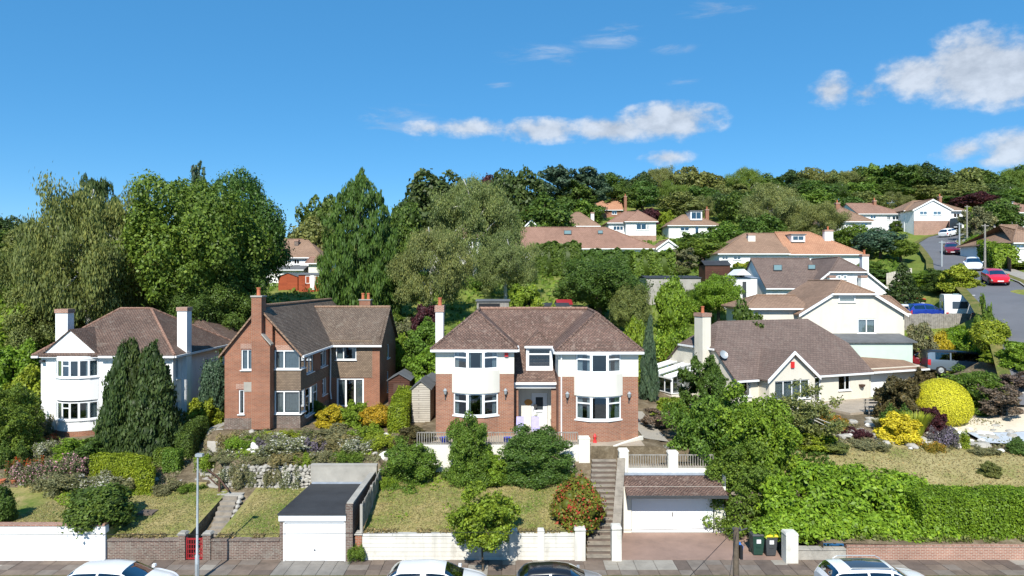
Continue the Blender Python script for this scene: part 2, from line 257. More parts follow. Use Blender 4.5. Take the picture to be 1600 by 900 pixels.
# ------------------------------------------------------------------ mesh helpers
OFF = {}
class MB:
    def __init__(s, M=None): s.v = []; s.f = []; s.M = M
    def quad(s, *p):
        n = len(s.v); s.v += [tuple(q) for q in p]; s.f.append(tuple(range(n, n + len(p)))); return s
    def hexa(s, b, t):
        n = len(s.v); k = len(b); s.v += [tuple(q) for q in b] + [tuple(q) for q in t]
        s.f.append(tuple(range(n + k - 1, n - 1, -1))); s.f.append(tuple(range(n + k, n + 2 * k)))
        for i in range(k): j = (i + 1) % k; s.f.append((n + i, n + j, n + k + j, n + k + i))
        return s
    def box(s, x0, x1, y0, y1, z0, z1):
        return s.hexa([(x0, y0, z0), (x1, y0, z0), (x1, y1, z0), (x0, y1, z0)], [(x0, y0, z1), (x1, y0, z1), (x1, y1, z1), (x0, y1, z1)])
    def obox(s, O, t, n, a0, a1, n0, n1, z0, z1):
        """box in a wall's own frame: a along the wall, n out of it"""
        P = lambda a, m, z: (O[0] + t[0] * a + n[0] * m, O[1] + t[1] * a + n[1] * m, z)
        if n0 > n1: n0, n1 = n1, n0
        return s.hexa([P(a0, n1, z0), P(a1, n1, z0), P(a1, n0, z0), P(a0, n0, z0)], [P(a0, n1, z1), P(a1, n1, z1), P(a1, n0, z1), P(a0, n0, z1)])
    def tube(s, p0, p1, r0, r1=None, n=8):
        r1 = r0 if r1 is None else r1; a = Vector(p0); b = Vector(p1); d = (b - a).normalized()
        x = d.orthogonal().normalized(); y = d.cross(x)
        R = lambda c, r: [tuple(c + (x * math.cos(2 * math.pi * i / n) + y * math.sin(2 * math.pi * i / n)) * r) for i in range(n)]
        return s.hexa(R(a, r0), R(b, r1))
    def path(s, pts, rad, n=6):
        """one continuous tapered tube through the points"""
        P = [Vector(p) for p in pts]; base = len(s.v); k = len(P)
        x = None
        for i, p in enumerate(P):
            d = (P[min(i + 1, k - 1)] - P[max(i - 1, 0)]).normalized()
            x = (d.orthogonal() if x is None else (x - d * x.dot(d))).normalized(); y = d.cross(x)
            r = rad[i] if hasattr(rad, '__len__') else rad
            for j in range(n): s.v.append(tuple(p + (x * math.cos(2 * math.pi * j / n) + y * math.sin(2 * math.pi * j / n)) * r))
        for i in range(k - 1):
            for j in range(n):
                a = base + i * n + j; b = base + i * n + (j + 1) % n; s.f.append((a, b, b + n, a + n))
        s.f.append(tuple(base + j for j in range(n - 1, -1, -1))); s.f.append(tuple(base + (k - 1) * n + j for j in range(n)))
        return s
    def lathe(s, c, prof, n=14):
        base = len(s.v); k = len(prof)
        for r, z in prof:
            for j in range(n): s.v.append((c[0] + r * math.cos(2 * math.pi * j / n), c[1] + r * math.sin(2 * math.pi * j / n), c[2] + z))
        for i in range(k - 1):
            for j in range(n):
                a = base + i * n + j; b = base + i * n + (j + 1) % n; s.f.append((a, b, b + n, a + n))
        s.f.append(tuple(base + j for j in range(n - 1, -1, -1))); s.f.append(tuple(base + (k - 1) * n + j for j in range(n)))
        return s
    def build(s, name, mat, parent=None, smooth=False, M=None):
        off = OFF.get(parent, Vector((0, 0, 0))); me = bpy.data.meshes.new(name); V = s.v; M = M or s.M
        me.from_pydata(V, [], s.f)
        uvl = me.uv_layers.new(name='UVMap'); data = np.zeros(len(me.loops) * 2, dtype=np.float32); li = 0
        for p in s.f:
            a, b, c = Vector(V[p[0]]), Vector(V[p[1]]), Vector(V[p[2]]); nn = (b - a).cross(c - a)
            if nn.length < 1e-9: nn = Vector((0, 0, 1))
            nn.normalize()
            if abs(nn.z) > .985: t, bb = Vector((1, 0, 0)), Vector((0, 1, 0))
            else: t = Vector((0, 0, 1)).cross(nn).normalized(); bb = nn.cross(t)
            for i in p:
                q = Vector(V[i]); data[2 * li] = q.dot(t); data[2 * li + 1] = q.dot(bb); li += 1
        uvl.data.foreach_set('uv', data)
        if M is not None: me.transform(M)
        me.transform(Matrix.Translation(-off)); me.materials.append(MATS[mat] if isinstance(mat, str) else mat)
        if smooth:
            me.shade_smooth()
            try: me.set_sharp_from_angle(angle=math.radians(38))
            except Exception: pass
        o = bpy.data.objects.new(name, me); COL.objects.link(o)
        if parent is not None: o.parent = parent; OFF[o] = off
        return o
def tag(o, label=None, cat=None, group=None, kind=None):
    if label: o['label'] = label
    if cat: o['category'] = cat
    if group: o['group'] = group
    if kind: o['kind'] = kind
    return o
def T(name, label, cat, loc=(0, 0, 0), group=None):
    o = bpy.data.objects.new(name, None); COL.objects.link(o); o.location = loc; OFF[o] = Vector(loc); o.empty_display_size = .2
    return tag(o, label, cat, group)
def S(name, mb, mat, smooth=False): return tag(mb.build(name, mat, None, smooth), kind='structure')
def inst(name, mesh, parent=None, loc=(0, 0, 0), rot=(0, 0, 0), scale=(1, 1, 1), mat=None):
    o = bpy.data.objects.new(name, mesh); COL.objects.link(o); o.location = Vector(loc) - OFF.get(parent, Vector((0, 0, 0))); o.rotation_euler = rot; o.scale = scale
    if parent is not None: o.parent = parent; OFF[o] = OFF.get(parent, Vector((0, 0, 0)))
    if mat: o.material_slots[0].link = 'OBJECT'; o.material_slots[0].material = MATS[mat]
    return o

# ------------------------------------------------------------------ the ground: one sheet, hand levelled where walls and steps cut it
CP = [(-45, 31.7, 1.4), (-30, 31.7, 1.6), (-19, 31.7, 1.4), (-11, 31.7, 1.0), (-3, 31.7, 1.25), (4, 31.7, 1.2), (12, 31.7, .7), (20, 31.7, .7), (32, 31.7, .75), (45, 31.7, 2.6),
      (-45, 37, 2.0), (-30, 37, 1.8), (-20, 37, 1.75), (-12, 37, 1.9), (-3, 37.3, 2.6), (9, 38, 3.4), (14, 38, 3.2), (20, 38, 2.7), (26, 38, 2.7), (34, 38, 2.9), (44, 38, 4.5),
      (-45, 45, 2.8), (-27, 45, 2.95), (-20, 45, 3.2), (-14, 43, 3.7), (-8, 42, 3.8), (1, 42, 4.0), (10, 42, 3.9), (16, 46, 3.9), (22, 41.5, 3.1), (24, 47, 3.8), (30, 45, 3.6), (34, 44, 3.3), (38, 46, 4.6), (41, 47, 7.5),
      (-60, 55, 3.2), (-30, 56, 3.4), (-14, 56, 4.2), (-10, 61, 7.2), (1, 53, 4.4), (0, 60, 8.4), (12, 58, 5.0), (20, 56, 4.2), (30, 56, 4.4), (34, 57, 5.2), (39, 52, 9.1), (42, 58, 10.3), (36, 63, 8.0), (30, 64, 6.9), (22, 64, 7.0),
      (-60, 80, 7.5), (-30, 70, 7), (-15, 70, 9.2), (-28, 85, 12), (0, 75, 11.6), (15, 75, 10.2), (30, 76, 9.8), (42, 72, 10.6), (47, 70, 12.6), (53, 70, 13.4), (56, 83, 14.6), (62, 97, 16.9), (48, 90, 14.4),
      (-70, 110, 9), (-25, 102, 13.6), (0, 92, 14.0), (20, 92, 14.4), (34, 96, 14.6), (8, 106, 15.6), (60, 110, 18.5), (70, 108, 19), (78.6, 122, 21), (36, 131, 21.6), (20, 131, 20.8), (10, 125, 19.3), (80, 131, 23.6), (95, 131, 24.5), (70, 136, 22.6),
      (-100, 170, 13), (-30, 150, 20), (0, 150, 25), (21, 160, 28), (40, 175, 31.5), (80, 175, 32.5), (125, 175, 31), (90, 90, 17), (75, 70, 15), (70, 45, 11), (110, 130, 26),
      (-150, 260, 17), (-60, 240, 27), (0, 240, 39), (80, 240, 42), (160, 240, 38), (-200, 420, 38), (0, 420, 45), (220, 420, 46)]
CP = np.array(CP, float)
def _tps():
    P = CP[:, :2]; n = len(P)
    r = np.linalg.norm(P[:, None] - P[None], axis=2); K = np.where(r > 0, r * r * np.log(r + 1e-9), 0) + np.eye(n) * 60.
    A = np.zeros((n + 3, n + 3)); A[:n, :n] = K; A[:n, n] = 1; A[:n, n + 1:] = P; A[n, :n] = 1; A[n + 1:, :n] = P.T
    b = np.zeros(n + 3); b[:n] = CP[:, 2]
    return np.linalg.solve(A, b)
TW = _tps()
def tps(x, y):
    x = np.asarray(x, float); y = np.asarray(y, float); sh_ = x.shape; q = np.stack([x.ravel(), y.ravel()], 1)
    r = np.linalg.norm(q[:, None] - CP[None, :, :2], axis=2); n = len(CP)
    z = (np.where(r > 0, r * r * np.log(r + 1e-9), 0) * TW[:n]).sum(1) + TW[n] + q @ TW[n + 1:]
    return z.reshape(sh_)
def lerp(a, b, t): return a + (b - a) * np.clip(t, 0, 1)
# hand-set levels: x0,x1,y0,y1, height at y0, height at y1, soft margin
LEVELS = [(-46, -10.9, 31.6, 37.0, None, None, 0), (-32, -21.2, 43.6, 57, 2.95, 3.0, 1.6), (-18.6, -9.4, 42.4, 58, 3.68, 3.85, .9),
          (20.5, 32.6, 45.6, 54, 3.72, 3.75, 1.2), (34.2, 39, 55, 60.6, 5.1, 5.4, 1.3), (33.5, 43.2, 62.9, 72, 8.9, 9.8, .8), (11.6, 17, 35.2, 40.5, 1.7, 3.2, 1.0), (-7.0, 3.36, 31.6, 37.42, 1.2, 2.6, .02), (-5.6, 8.6, 37.46, 51.5, 3.95, 4.0, .02), (8.6, 10.6, 37.46, 48, 3.7, 4.0, .4),
          (3.4, 5.9, 31.6, 37.42, .0, 3.2, .02), (4.7, 11.4, 31.5, 36.8, -.12, -.12, .02), (11.4, 14.4, 31.5, 34.9, -.12, -.12, .02), (-10.9, -7.42, 31.4, 36.78, -.12, -.12, .02)]
def ground(x, y):
    x = np.asarray(x, float); y = np.asarray(y, float); z = tps(x, y)
    for x0, x1, y0, y1, a, b, m in LEVELS:
        if a is None:      # the two left lawns and the rubble bank behind the right one
            q = lerp(1.02, 1.85, (y - 31.6) / 5.4) + np.where(x < -18.7, lerp(.45, 0, (y - 31.6) / 4), 0)
            ins = (x > x0) & (x < x1) & (y < 37.02); z = np.where(ins, q, z)
            bank = (x > -16.6) & (x < -7.4) & (y >= 37.02) & (y < 42.6); z = np.where(bank, ( lerp(1.75, 3.0, (y - 37.35) / .55) + lerp(0, .6, (y - 37.9) / 4.6)), z)
            continue
        dx = np.maximum(np.maximum(x0 - x, x - x1), 0); dy = np.maximum(np.maximum(y0 - y, y - y1), 0); d = np.sqrt(dx * dx + dy * dy)
        k = np.clip(1 - d / max(m, 1e-3), 0, 1) if m > .05 else ((dx <= 0) & (dy <= 0)).astype(float)
        k = k * k * (3 - 2 * k); z = z * (1 - k) + lerp(a, b, (y - y0) / (y1 - y0)) * k
    # the way up behind the left gate
    st = (x > -15.2) & (x < -13.85) & (y < 36.2); z = np.where(st, lerp(.0, 1.45, (y - 31.6) / 4.5), z)
    return z
def gz(x, y): return float(ground(np.array([x]), np.array([y]))[0])
ROADC = [(36.5, 38), (39.5, 46), (43.4, 54), (47.4, 62), (51.6, 70), (55.2, 77), (58.8, 84), (62.6, 91), (66, 98), (69.5, 106), (74, 114), (79.5, 121), (87, 126), (97, 128.5), (112, 130)]
ROADC = [(36.5, 45), (40.2, 52), (44.1, 60), (48.9, 70), (54.2, 83), (58.4, 90), (62, 97), (65.5, 104), (69, 111), (76.6, 121), (86, 126.5), (97, 129), (112, 131)]
RC = np.array(ROADC, float)
def road_dist(x, y):
    x = np.asarray(x, float); y = np.asarray(y, float); best = np.full(x.shape, 1e9)
    for (ax, ay), (bx, by) in zip(RC[:-1], RC[1:]):
        vx, vy = bx - ax, by - ay; t = np.clip(((x - ax) * vx + (y - ay) * vy) / (vx * vx + vy * vy), 0, 1)
        best = np.minimum(best, np.hypot(x - ax - t * vx, y - ay - t * vy))
    return best
def build_ground():
    e = .015
    xs = set(np.round(np.arange(-48, 48.01, .4), 3)); ys = set(np.round(np.arange(31.6, 60, .35), 3))
    for x0, x1, y0, y1, a, b, m in LEVELS:
        if m < .05:
            for q in (x0, x1): xs |= {q - e, q + e}
            for q in (y0, y1): ys |= {q - e, q + e}
    xs |= {-15.2 - e, -15.2 + e, -13.85 - e, -13.85 + e, -16.6, -18.7}; ys |= {37.02 - e, 37.02 + e, 37.5}
    X = sorted({x for x in xs} | set(np.arange(-300, -48, 9)) | set(np.arange(48.8, 130, 1.6)) | set(np.arange(130, 330, 9)))
    Y = sorted({y for y in ys if y >= 31.6} | set(np.arange(60, 140, 1.3)) | set(np.arange(140, 430, 7)))
    X = np.array(X); Y = np.array(Y); GX, GY = np.meshgrid(X, Y); Z = np.zeros_like(GX)
    for i in range(len(Y)): Z[i] = ground(GX[i], GY[i])
    rd = road_dist(GX, GY); near = rd < 9
    Z = np.where(near, Z - .35 * np.clip((9 - rd) / 4, 0, 1), Z)
    Z += np.where(GY > 60, .25 * np.sin(GX * .7) * np.sin(GY * .5), 0)
    cx = (GX[:-1, :-1] + GX[1:, 1:]) / 2; cy = (GY[:-1, :-1] + GY[1:, 1:]) / 2
    lab = np.where(cy > 57, 1, 0)                                   # 0 garden soil, 1 hillside
    lab = np.where((cx < -34) | (cx > 44), 1, lab)
    ln = (cx > -27.5) & (cx < -15.2) & (cy < 37 + .25 * np.sin(cx * 2.1)) | (cx > -13.85) & (cx < -10.9) & (cy < 37.0)
    lab = np.where(ln, 2, lab); lab = np.where((cx > -7) & (cx < 3.38) & (cy < 37.4), 3, lab)
    r = ((cx - 24) / 11) ** 2 + ((cy - 38.2) / 3.4) ** 2; lab = np.where((r < 1) | ((cx > 24) & (cx < 42) & (cy < 40.2 + .1 * (cx - 30))), 4, lab)
    W = len(X); vid = np.arange(GX.size).reshape(GX.shape)
    for k, name, mat in ((0, 'garden_soil', 'soil_bed'), (1, 'hillside', 'hill_grass'), (2, 'lawn_by_brick_wall', 'lawn_dry'), (3, 'lawn_by_white_wall', 'lawn_dry'), (4, 'lawn_behind_hedge', 'lawn_tan')):
        I, J = np.where(lab == k)
        q = np.stack([vid[I, J], vid[I, J + 1], vid[I + 1, J + 1], vid[I + 1, J]], 1); used, inv = np.unique(q, return_inverse=True); inv = inv.reshape(q.shape)
        V = np.stack([GX.ravel()[used], GY.ravel()[used], Z.ravel()[used]], 1)
        me = bpy.data.meshes.new(name); me.from_pydata(V.tolist(), [], inv.tolist()); me.materials.append(MATS[mat]); me.shade_smooth()
        try: me.set_sharp_from_angle(angle=math.radians(50))
        except Exception: pass
        o = bpy.data.objects.new(name, me); COL.objects.link(o); tag(o, kind='structure')
build_ground()

# ------------------------------------------------------------------ street in front: road, kerb, verge, paving slabs
S('road', MB().box(-70, 80, 18.5, 29.0, -.3, 0), 'asphalt')
S('far_kerb', MB().box(-70, 80, 29.0, 29.13, -.3, .11), 'kerb')
S('near_pavement', MB().box(-70, 80, 5, 18.5, -.3, .1), 'concrete_dark')
S('verge', MB().box(-70, 80, 29.13, 29.95, -.3, .115), 'verge')
pav = S('pavement', MB().box(-70, 80, 29.95, 31.62, -.3, .085), 'soil')
def paving():
    protos = {}
    x = -27.0
    i = 0
    while x < 27:
        wd = random.choice((.62, .78, .92)); gar = (-10.9 < x < -7.6)
        for r, (y0, y1) in enumerate(((29.97, 30.5), (30.52, 31.06), (31.08, 31.6))):
            m = random.choice(['slab_a'] * 5 + ['slab_b'] * 3 + ['slab_d'] * 3 + ['slab_c'])
            if gar: m = 'concrete_dark'
            if 4.4 < x < 6.6 and r > 0: m = 'slab_c'
            key = (wd, r, m)
            if key not in protos:
                mb = MB().box(0, wd - .02, 0, y1 - y0, -.04, .03); o = mb.build('paving_slab', m, pav); o.location = (x, y0, .09); protos[key] = o.data
            else: inst('paving_slab', protos[key], pav, (x, y0, .09 + random.uniform(-.006, .006)))
        x += wd
paving()

# ------------------------------------------------------------------ building helpers
def unit(p0, p1):
    dx, dy = p1[0] - p0[0], p1[1] - p0[1]; L = math.hypot(dx, dy); return (dx / L, dy / L), (dy / L, -dx / L), L
def wall(mb, p0, p1, z0, z1, holes=(), depth=.14):
    t, n, L = unit(p0, p1); P = lambda a, z, m=0: (p0[0] + t[0] * a + n[0] * m, p0[1] + t[1] * a + n[1] * m, z)
    A = sorted({0, L, *[h[0] for h in holes], *[h[1] for h in holes]}); Zs = sorted({z0, z1, *[h[2] for h in holes], *[h[3] for h in holes]})
    A = [a for a in A if -1e-6 <= a <= L + 1e-6]; Zs = [z for z in Zs if z0 - 1e-6 <= z <= z1 + 1e-6]
    for a0, a1 in zip(A[:-1], A[1:]):
        for b0, b1 in zip(Zs[:-1], Zs[1:]):
            ca, cz = (a0 + a1) / 2, (b0 + b1) / 2
            if any(h[0] < ca < h[1] and h[2] < cz < h[3] for h in holes): continue
            mb.quad(P(a0, b0), P(a1, b0), P(a1, b1), P(a0, b1))
    for a0, a1, b0, b1 in [h[:4] for h in holes]:
        b0, b1 = max(b0, z0), min(b1, z1)
        for (q, r) in (((a0, b0), (a1, b0)), ((a1, b0), (a1, b1)), ((a1, b1), (a0, b1)), ((a0, b1), (a0, b0))):
            mb.quad(P(*q), P(*r), P(*r, -depth), P(*q, -depth))
    return mb
def window(par, p0, p1, a, b, z0, z1, cols=1, trans=None, rec=.05, sill=True, curt=None, fw=.065, mat='upvc', glass='glass', M=None, name='window', open_top=()):
    """frame with mullions and transoms; each pane, the sill and the curtains are its children. cols: number or list of widths; trans: per column height share of a top light"""
    t, n, L = unit(p0, p1); cols = [1] * cols if isinstance(cols, int) else list(cols); tot = sum(cols); trans = trans or [None] * len(cols)
    mb = MB(M); B = lambda *q: mb.obox(p0, t, n, *q); f0, f1 = -rec - .06, -rec
    B(a, a + fw, f0, f1, z0, z1); B(b - fw, b, f0, f1, z0, z1); B(a + fw, b - fw, f0, f1, z0, z0 + fw); B(a + fw, b - fw, f0, f1, z1 - fw, z1)
    x = a; cells = []
    for i, c in enumerate(cols):
        x1 = x + (b - a) * c / tot
        l = x + (fw if i == 0 else fw / 2); r = x1 - (fw if i == len(cols) - 1 else fw / 2)
        if i: B(x - fw / 2, x + fw / 2, f0, f1 + .004, z0 + fw, z1 - fw)
        lo, hi = z0 + fw, z1 - fw
        if trans[i]:
            zt = z1 - (z1 - z0) * trans[i]; B(l, r, f0, f1 + .002, zt - fw / 2, zt + fw / 2); cells += [(l, r, lo, zt - fw / 2), (l, r, zt + fw / 2, hi)]
        else: cells.append((l, r, lo, hi))
        x = x1
    wo = mb.build(name, mat, par)
    for k, (l, r, lo, hi) in enumerate(cells):
        MB(M).obox(p0, t, n, l, r, -rec - .04, -rec - .026, lo, hi).build('pane', glass, wo)
    if sill: MB(M).obox(p0, t, n, a - .06, b + .06, -rec - .05, .1, z0 - .06, z0 - .003).build('sill', mat, wo)
    if curt:
        spans = {'sides': [(a, a + (b - a) * .2), (b - (b - a) * .2, b)], 'full': [(a, b)], 'left': [(a, a + (b - a) * .3)], 'right': [(b - (b - a) * .3, b)], 'wide': [(a, a + (b - a) * .36), (b - (b - a) * .34, b)]}[curt.split('_')[0]]
        cm = 'blind_grey' if curt.endswith('blind') else 'fabric_pale'
        for s0, s1 in spans:
            m2 = MB(M); k = max(4, int((s1 - s0) / .05)); pr = None
            for i in range(k + 1):
                q = s0 + (s1 - s0) * i / k; m_ = -rec - .16 + .03 * (i % 2)
                p = (p0[0] + t[0] * q + n[0] * m_, p0[1] + t[1] * q + n[1] * m_)
                if pr: m2.quad((*pr, z0 + .02), (*p, z0 + .02), (*p, z1 - .02), (*pr, z1 - .02))
                pr = p
            m2.build('curtain', cm, wo)
    return wo
def roof_slab(mb, polys, th=.1):
    for p in polys: mb.hexa([(x, y, z - th) for x, y, z in p], p)
    return mb
def ridge(par, p, q, mat, r=.11):
    n = max(2, int((Vector(q) - Vector(p)).length / .35)); mb = MB()
    P, Q = Vector(p), Vector(q); pts = []; rr = []
    for i in range(n):
        a, b = P.lerp(Q, i / n), P.lerp(Q, (i + .93) / n); pts += [a, b]; rr += [r, r * .86]
    mb.path(pts, rr, 8).build('ridge_tiles', mat, par)
def hip_polys(x0, x1, y0, y1, ze, zr, axis='x', i0=0., i1=0., off=.5):
    """roof over a rectangle: ridge along axis, i0 / i1 the hip insets (0 for a gable end)"""
    if axis == 'x':
        ym = y0 + (y1 - y0) * off; A, B = (x0 + i0, ym, zr), (x1 - i1, ym, zr)
        ps = [[(x0, y0, ze), (x1, y0, ze), B, A], [(x1, y1, ze), (x0, y1, ze), A, B]]
        if i0: ps.append([(x0, y1, ze), (x0, y0, ze), A])
        if i1: ps.append([(x1, y0, ze), (x1, y1, ze), B])
    else:
        xm = x0 + (x1 - x0) * off; A, B = (xm, y0 + i0, zr), (xm, y1 - i1, zr)
        ps = [[(x1, y0, ze), (x1, y1, ze), B, A], [(x0, y1, ze), (x0, y0, ze), A, B]]
        if i0: ps.append([(x0, y0, ze), (x1, y0, ze), A])
        if i1: ps.append([(x1, y1, ze), (x0, y1, ze), B])
    return ps, A, B
def gutter(par, p, q, mat='upvc', M=None, s=.1):
    t, n, L = unit(p, q); MB(M).obox(p, t, n, 0, L, -.02, s, p[2] - .16, p[2] - .03).build('gutter', mat, par)
def chimney(par, x0, x1, y0, y1, z0, z1, mat, cap=None, pots=1, potm='terracotta', capm='brick_pink', M=None):
    o = MB(M).box(x0, x1, y0, y1, z0, z1).build('chimney', mat, par); zt = z1
    if cap: MB(M).box(x0 - .05, x1 + .05, y0 - .05, y1 + .05, z1, z1 + cap).build('chimney_cap', capm, o); zt = z1 + cap
    for i in range(pots):
        x = x0 + (x1 - x0) * (i + .5) / pots
        MB(M).lathe((x, (y0 + y1) / 2, zt), [(.14, 0), (.12, .1), (.11, .4), (.14, .42), (.14, .5), (.09, .5), (.09, .44)], 12).build('chimney_pot', potm, o, True)
    return o
def door(par, p0, p1, a, b, z0, z1, rec=.05, mat='upvc', light=True, M=None):
    t, n, L = unit(p0, p1); mb = MB(M); B = lambda *q: mb.obox(p0, t, n, *q)
    B(a, a + .07, -rec - .06, -rec, z0, z1); B(b - .07, b, -rec - .06, -rec, z0, z1); B(a + .07, b - .07, -rec - .06, -rec, z1 - .07, z1)
    B(a + .075, b - .075, -rec - .055, -rec - .015, z0 + .01, z1 - .075)
    o = mb.build('door', mat, par); w_ = b - a
    if light: MB(M).obox(p0, t, n, a + w_ * .27, b - w_ * .27, -rec - .014, -rec - .006, z0 + (z1 - z0) * .5, z1 - .25).build('pane', 'glass_dark', o)
    MB(M).obox(p0, t, n, a + w_ * .3, b - w_ * .3, -rec - .014, -rec, z0 + (z1 - z0) * .4, z0 + (z1 - z0) * .42 + .02).build('letterbox', 'metal_grey', o)
    MB(M).obox(p0, t, n, a + .1, a + .14, -rec - .014, -rec + .03, z0 + .95, z0 + 1.1).build('handle', 'metal_grey', o)
    return o
m_paint('glass_dark', (.05, .06, .07), .05)
def bay(par, pts, bands, wallm, zc, soffit=True, curt=None, trans=None, sillm='upvc', fw=.06):
    """bow: facets between the plan points; bands of (z0, z1, 'window' or a wall material)"""
    for z0, z1, k in bands:
        if k == 'window':
            for i, (p, q) in enumerate(zip(pts[:-1], pts[1:])):
                L = unit(p, q)[2]; c = curt[i % len(curt)] if curt else None
                window(par, p, q, 0.004, L - .004, z0, z1, 1, [trans[i % len(trans)]] if trans else None, rec=.0, sill=False, curt=c, fw=fw)
            cxy = Vector((pts[0][0], pts[0][1])).lerp(Vector((pts[-1][0], pts[-1][1])), .5)
            o = [tuple(Vector(p) + (Vector(p) - cxy).normalized() * .09) for p in pts]
            MB().hexa([(*p, z0 - .09) for p in o], [(*p, z0 - .004) for p in o]).build('sill', sillm, par)
        else:
            mb = MB()
            n = len(pts)
            base = len(mb.v); mb.v += [(p[0], p[1], z0) for p in pts] + [(p[0], p[1], z1) for p in pts]
            for i in range(n - 1): mb.f.append((i, i + 1, n + i + 1, n + i))
            mb.f.append(tuple(range(n - 1, -1, -1))); mb.f.append(tuple(range(n, 2 * n)))
            mb.build('bay_apron', k, par, True)
def arc(x0, x1, y, bulge, n):
    """plan of a bow of n facets from (x0,y) to (x1,y)"""
    c = (x1 - x0) / 2; R = (c * c + bulge * bulge) / (2 * bulge); a = math.asin(c / R) if bulge < c else math.pi / 2; xm = (x0 + x1) / 2; yc = y - bulge + R
    return [(xm + R * math.sin(-a + 2 * a * i / n), yc - R * math.cos(-a + 2 * a * i / n)) for i in range(n + 1)]
def gable(mb, p0, p1, ze, zp, frac=.5):
    t, n, L = unit(p0, p1); mb.quad((*p0, ze), (*p1, ze), (p0[0] + t[0] * L * frac, p0[1] + t[1] * L * frac, zp)); return mb
def downpipe(par, x, y, z0, z1, mat='upvc'): MB().tube((x, y, z0), (x, y, z1), .04, .04, 8).build('downpipe', mat, par)

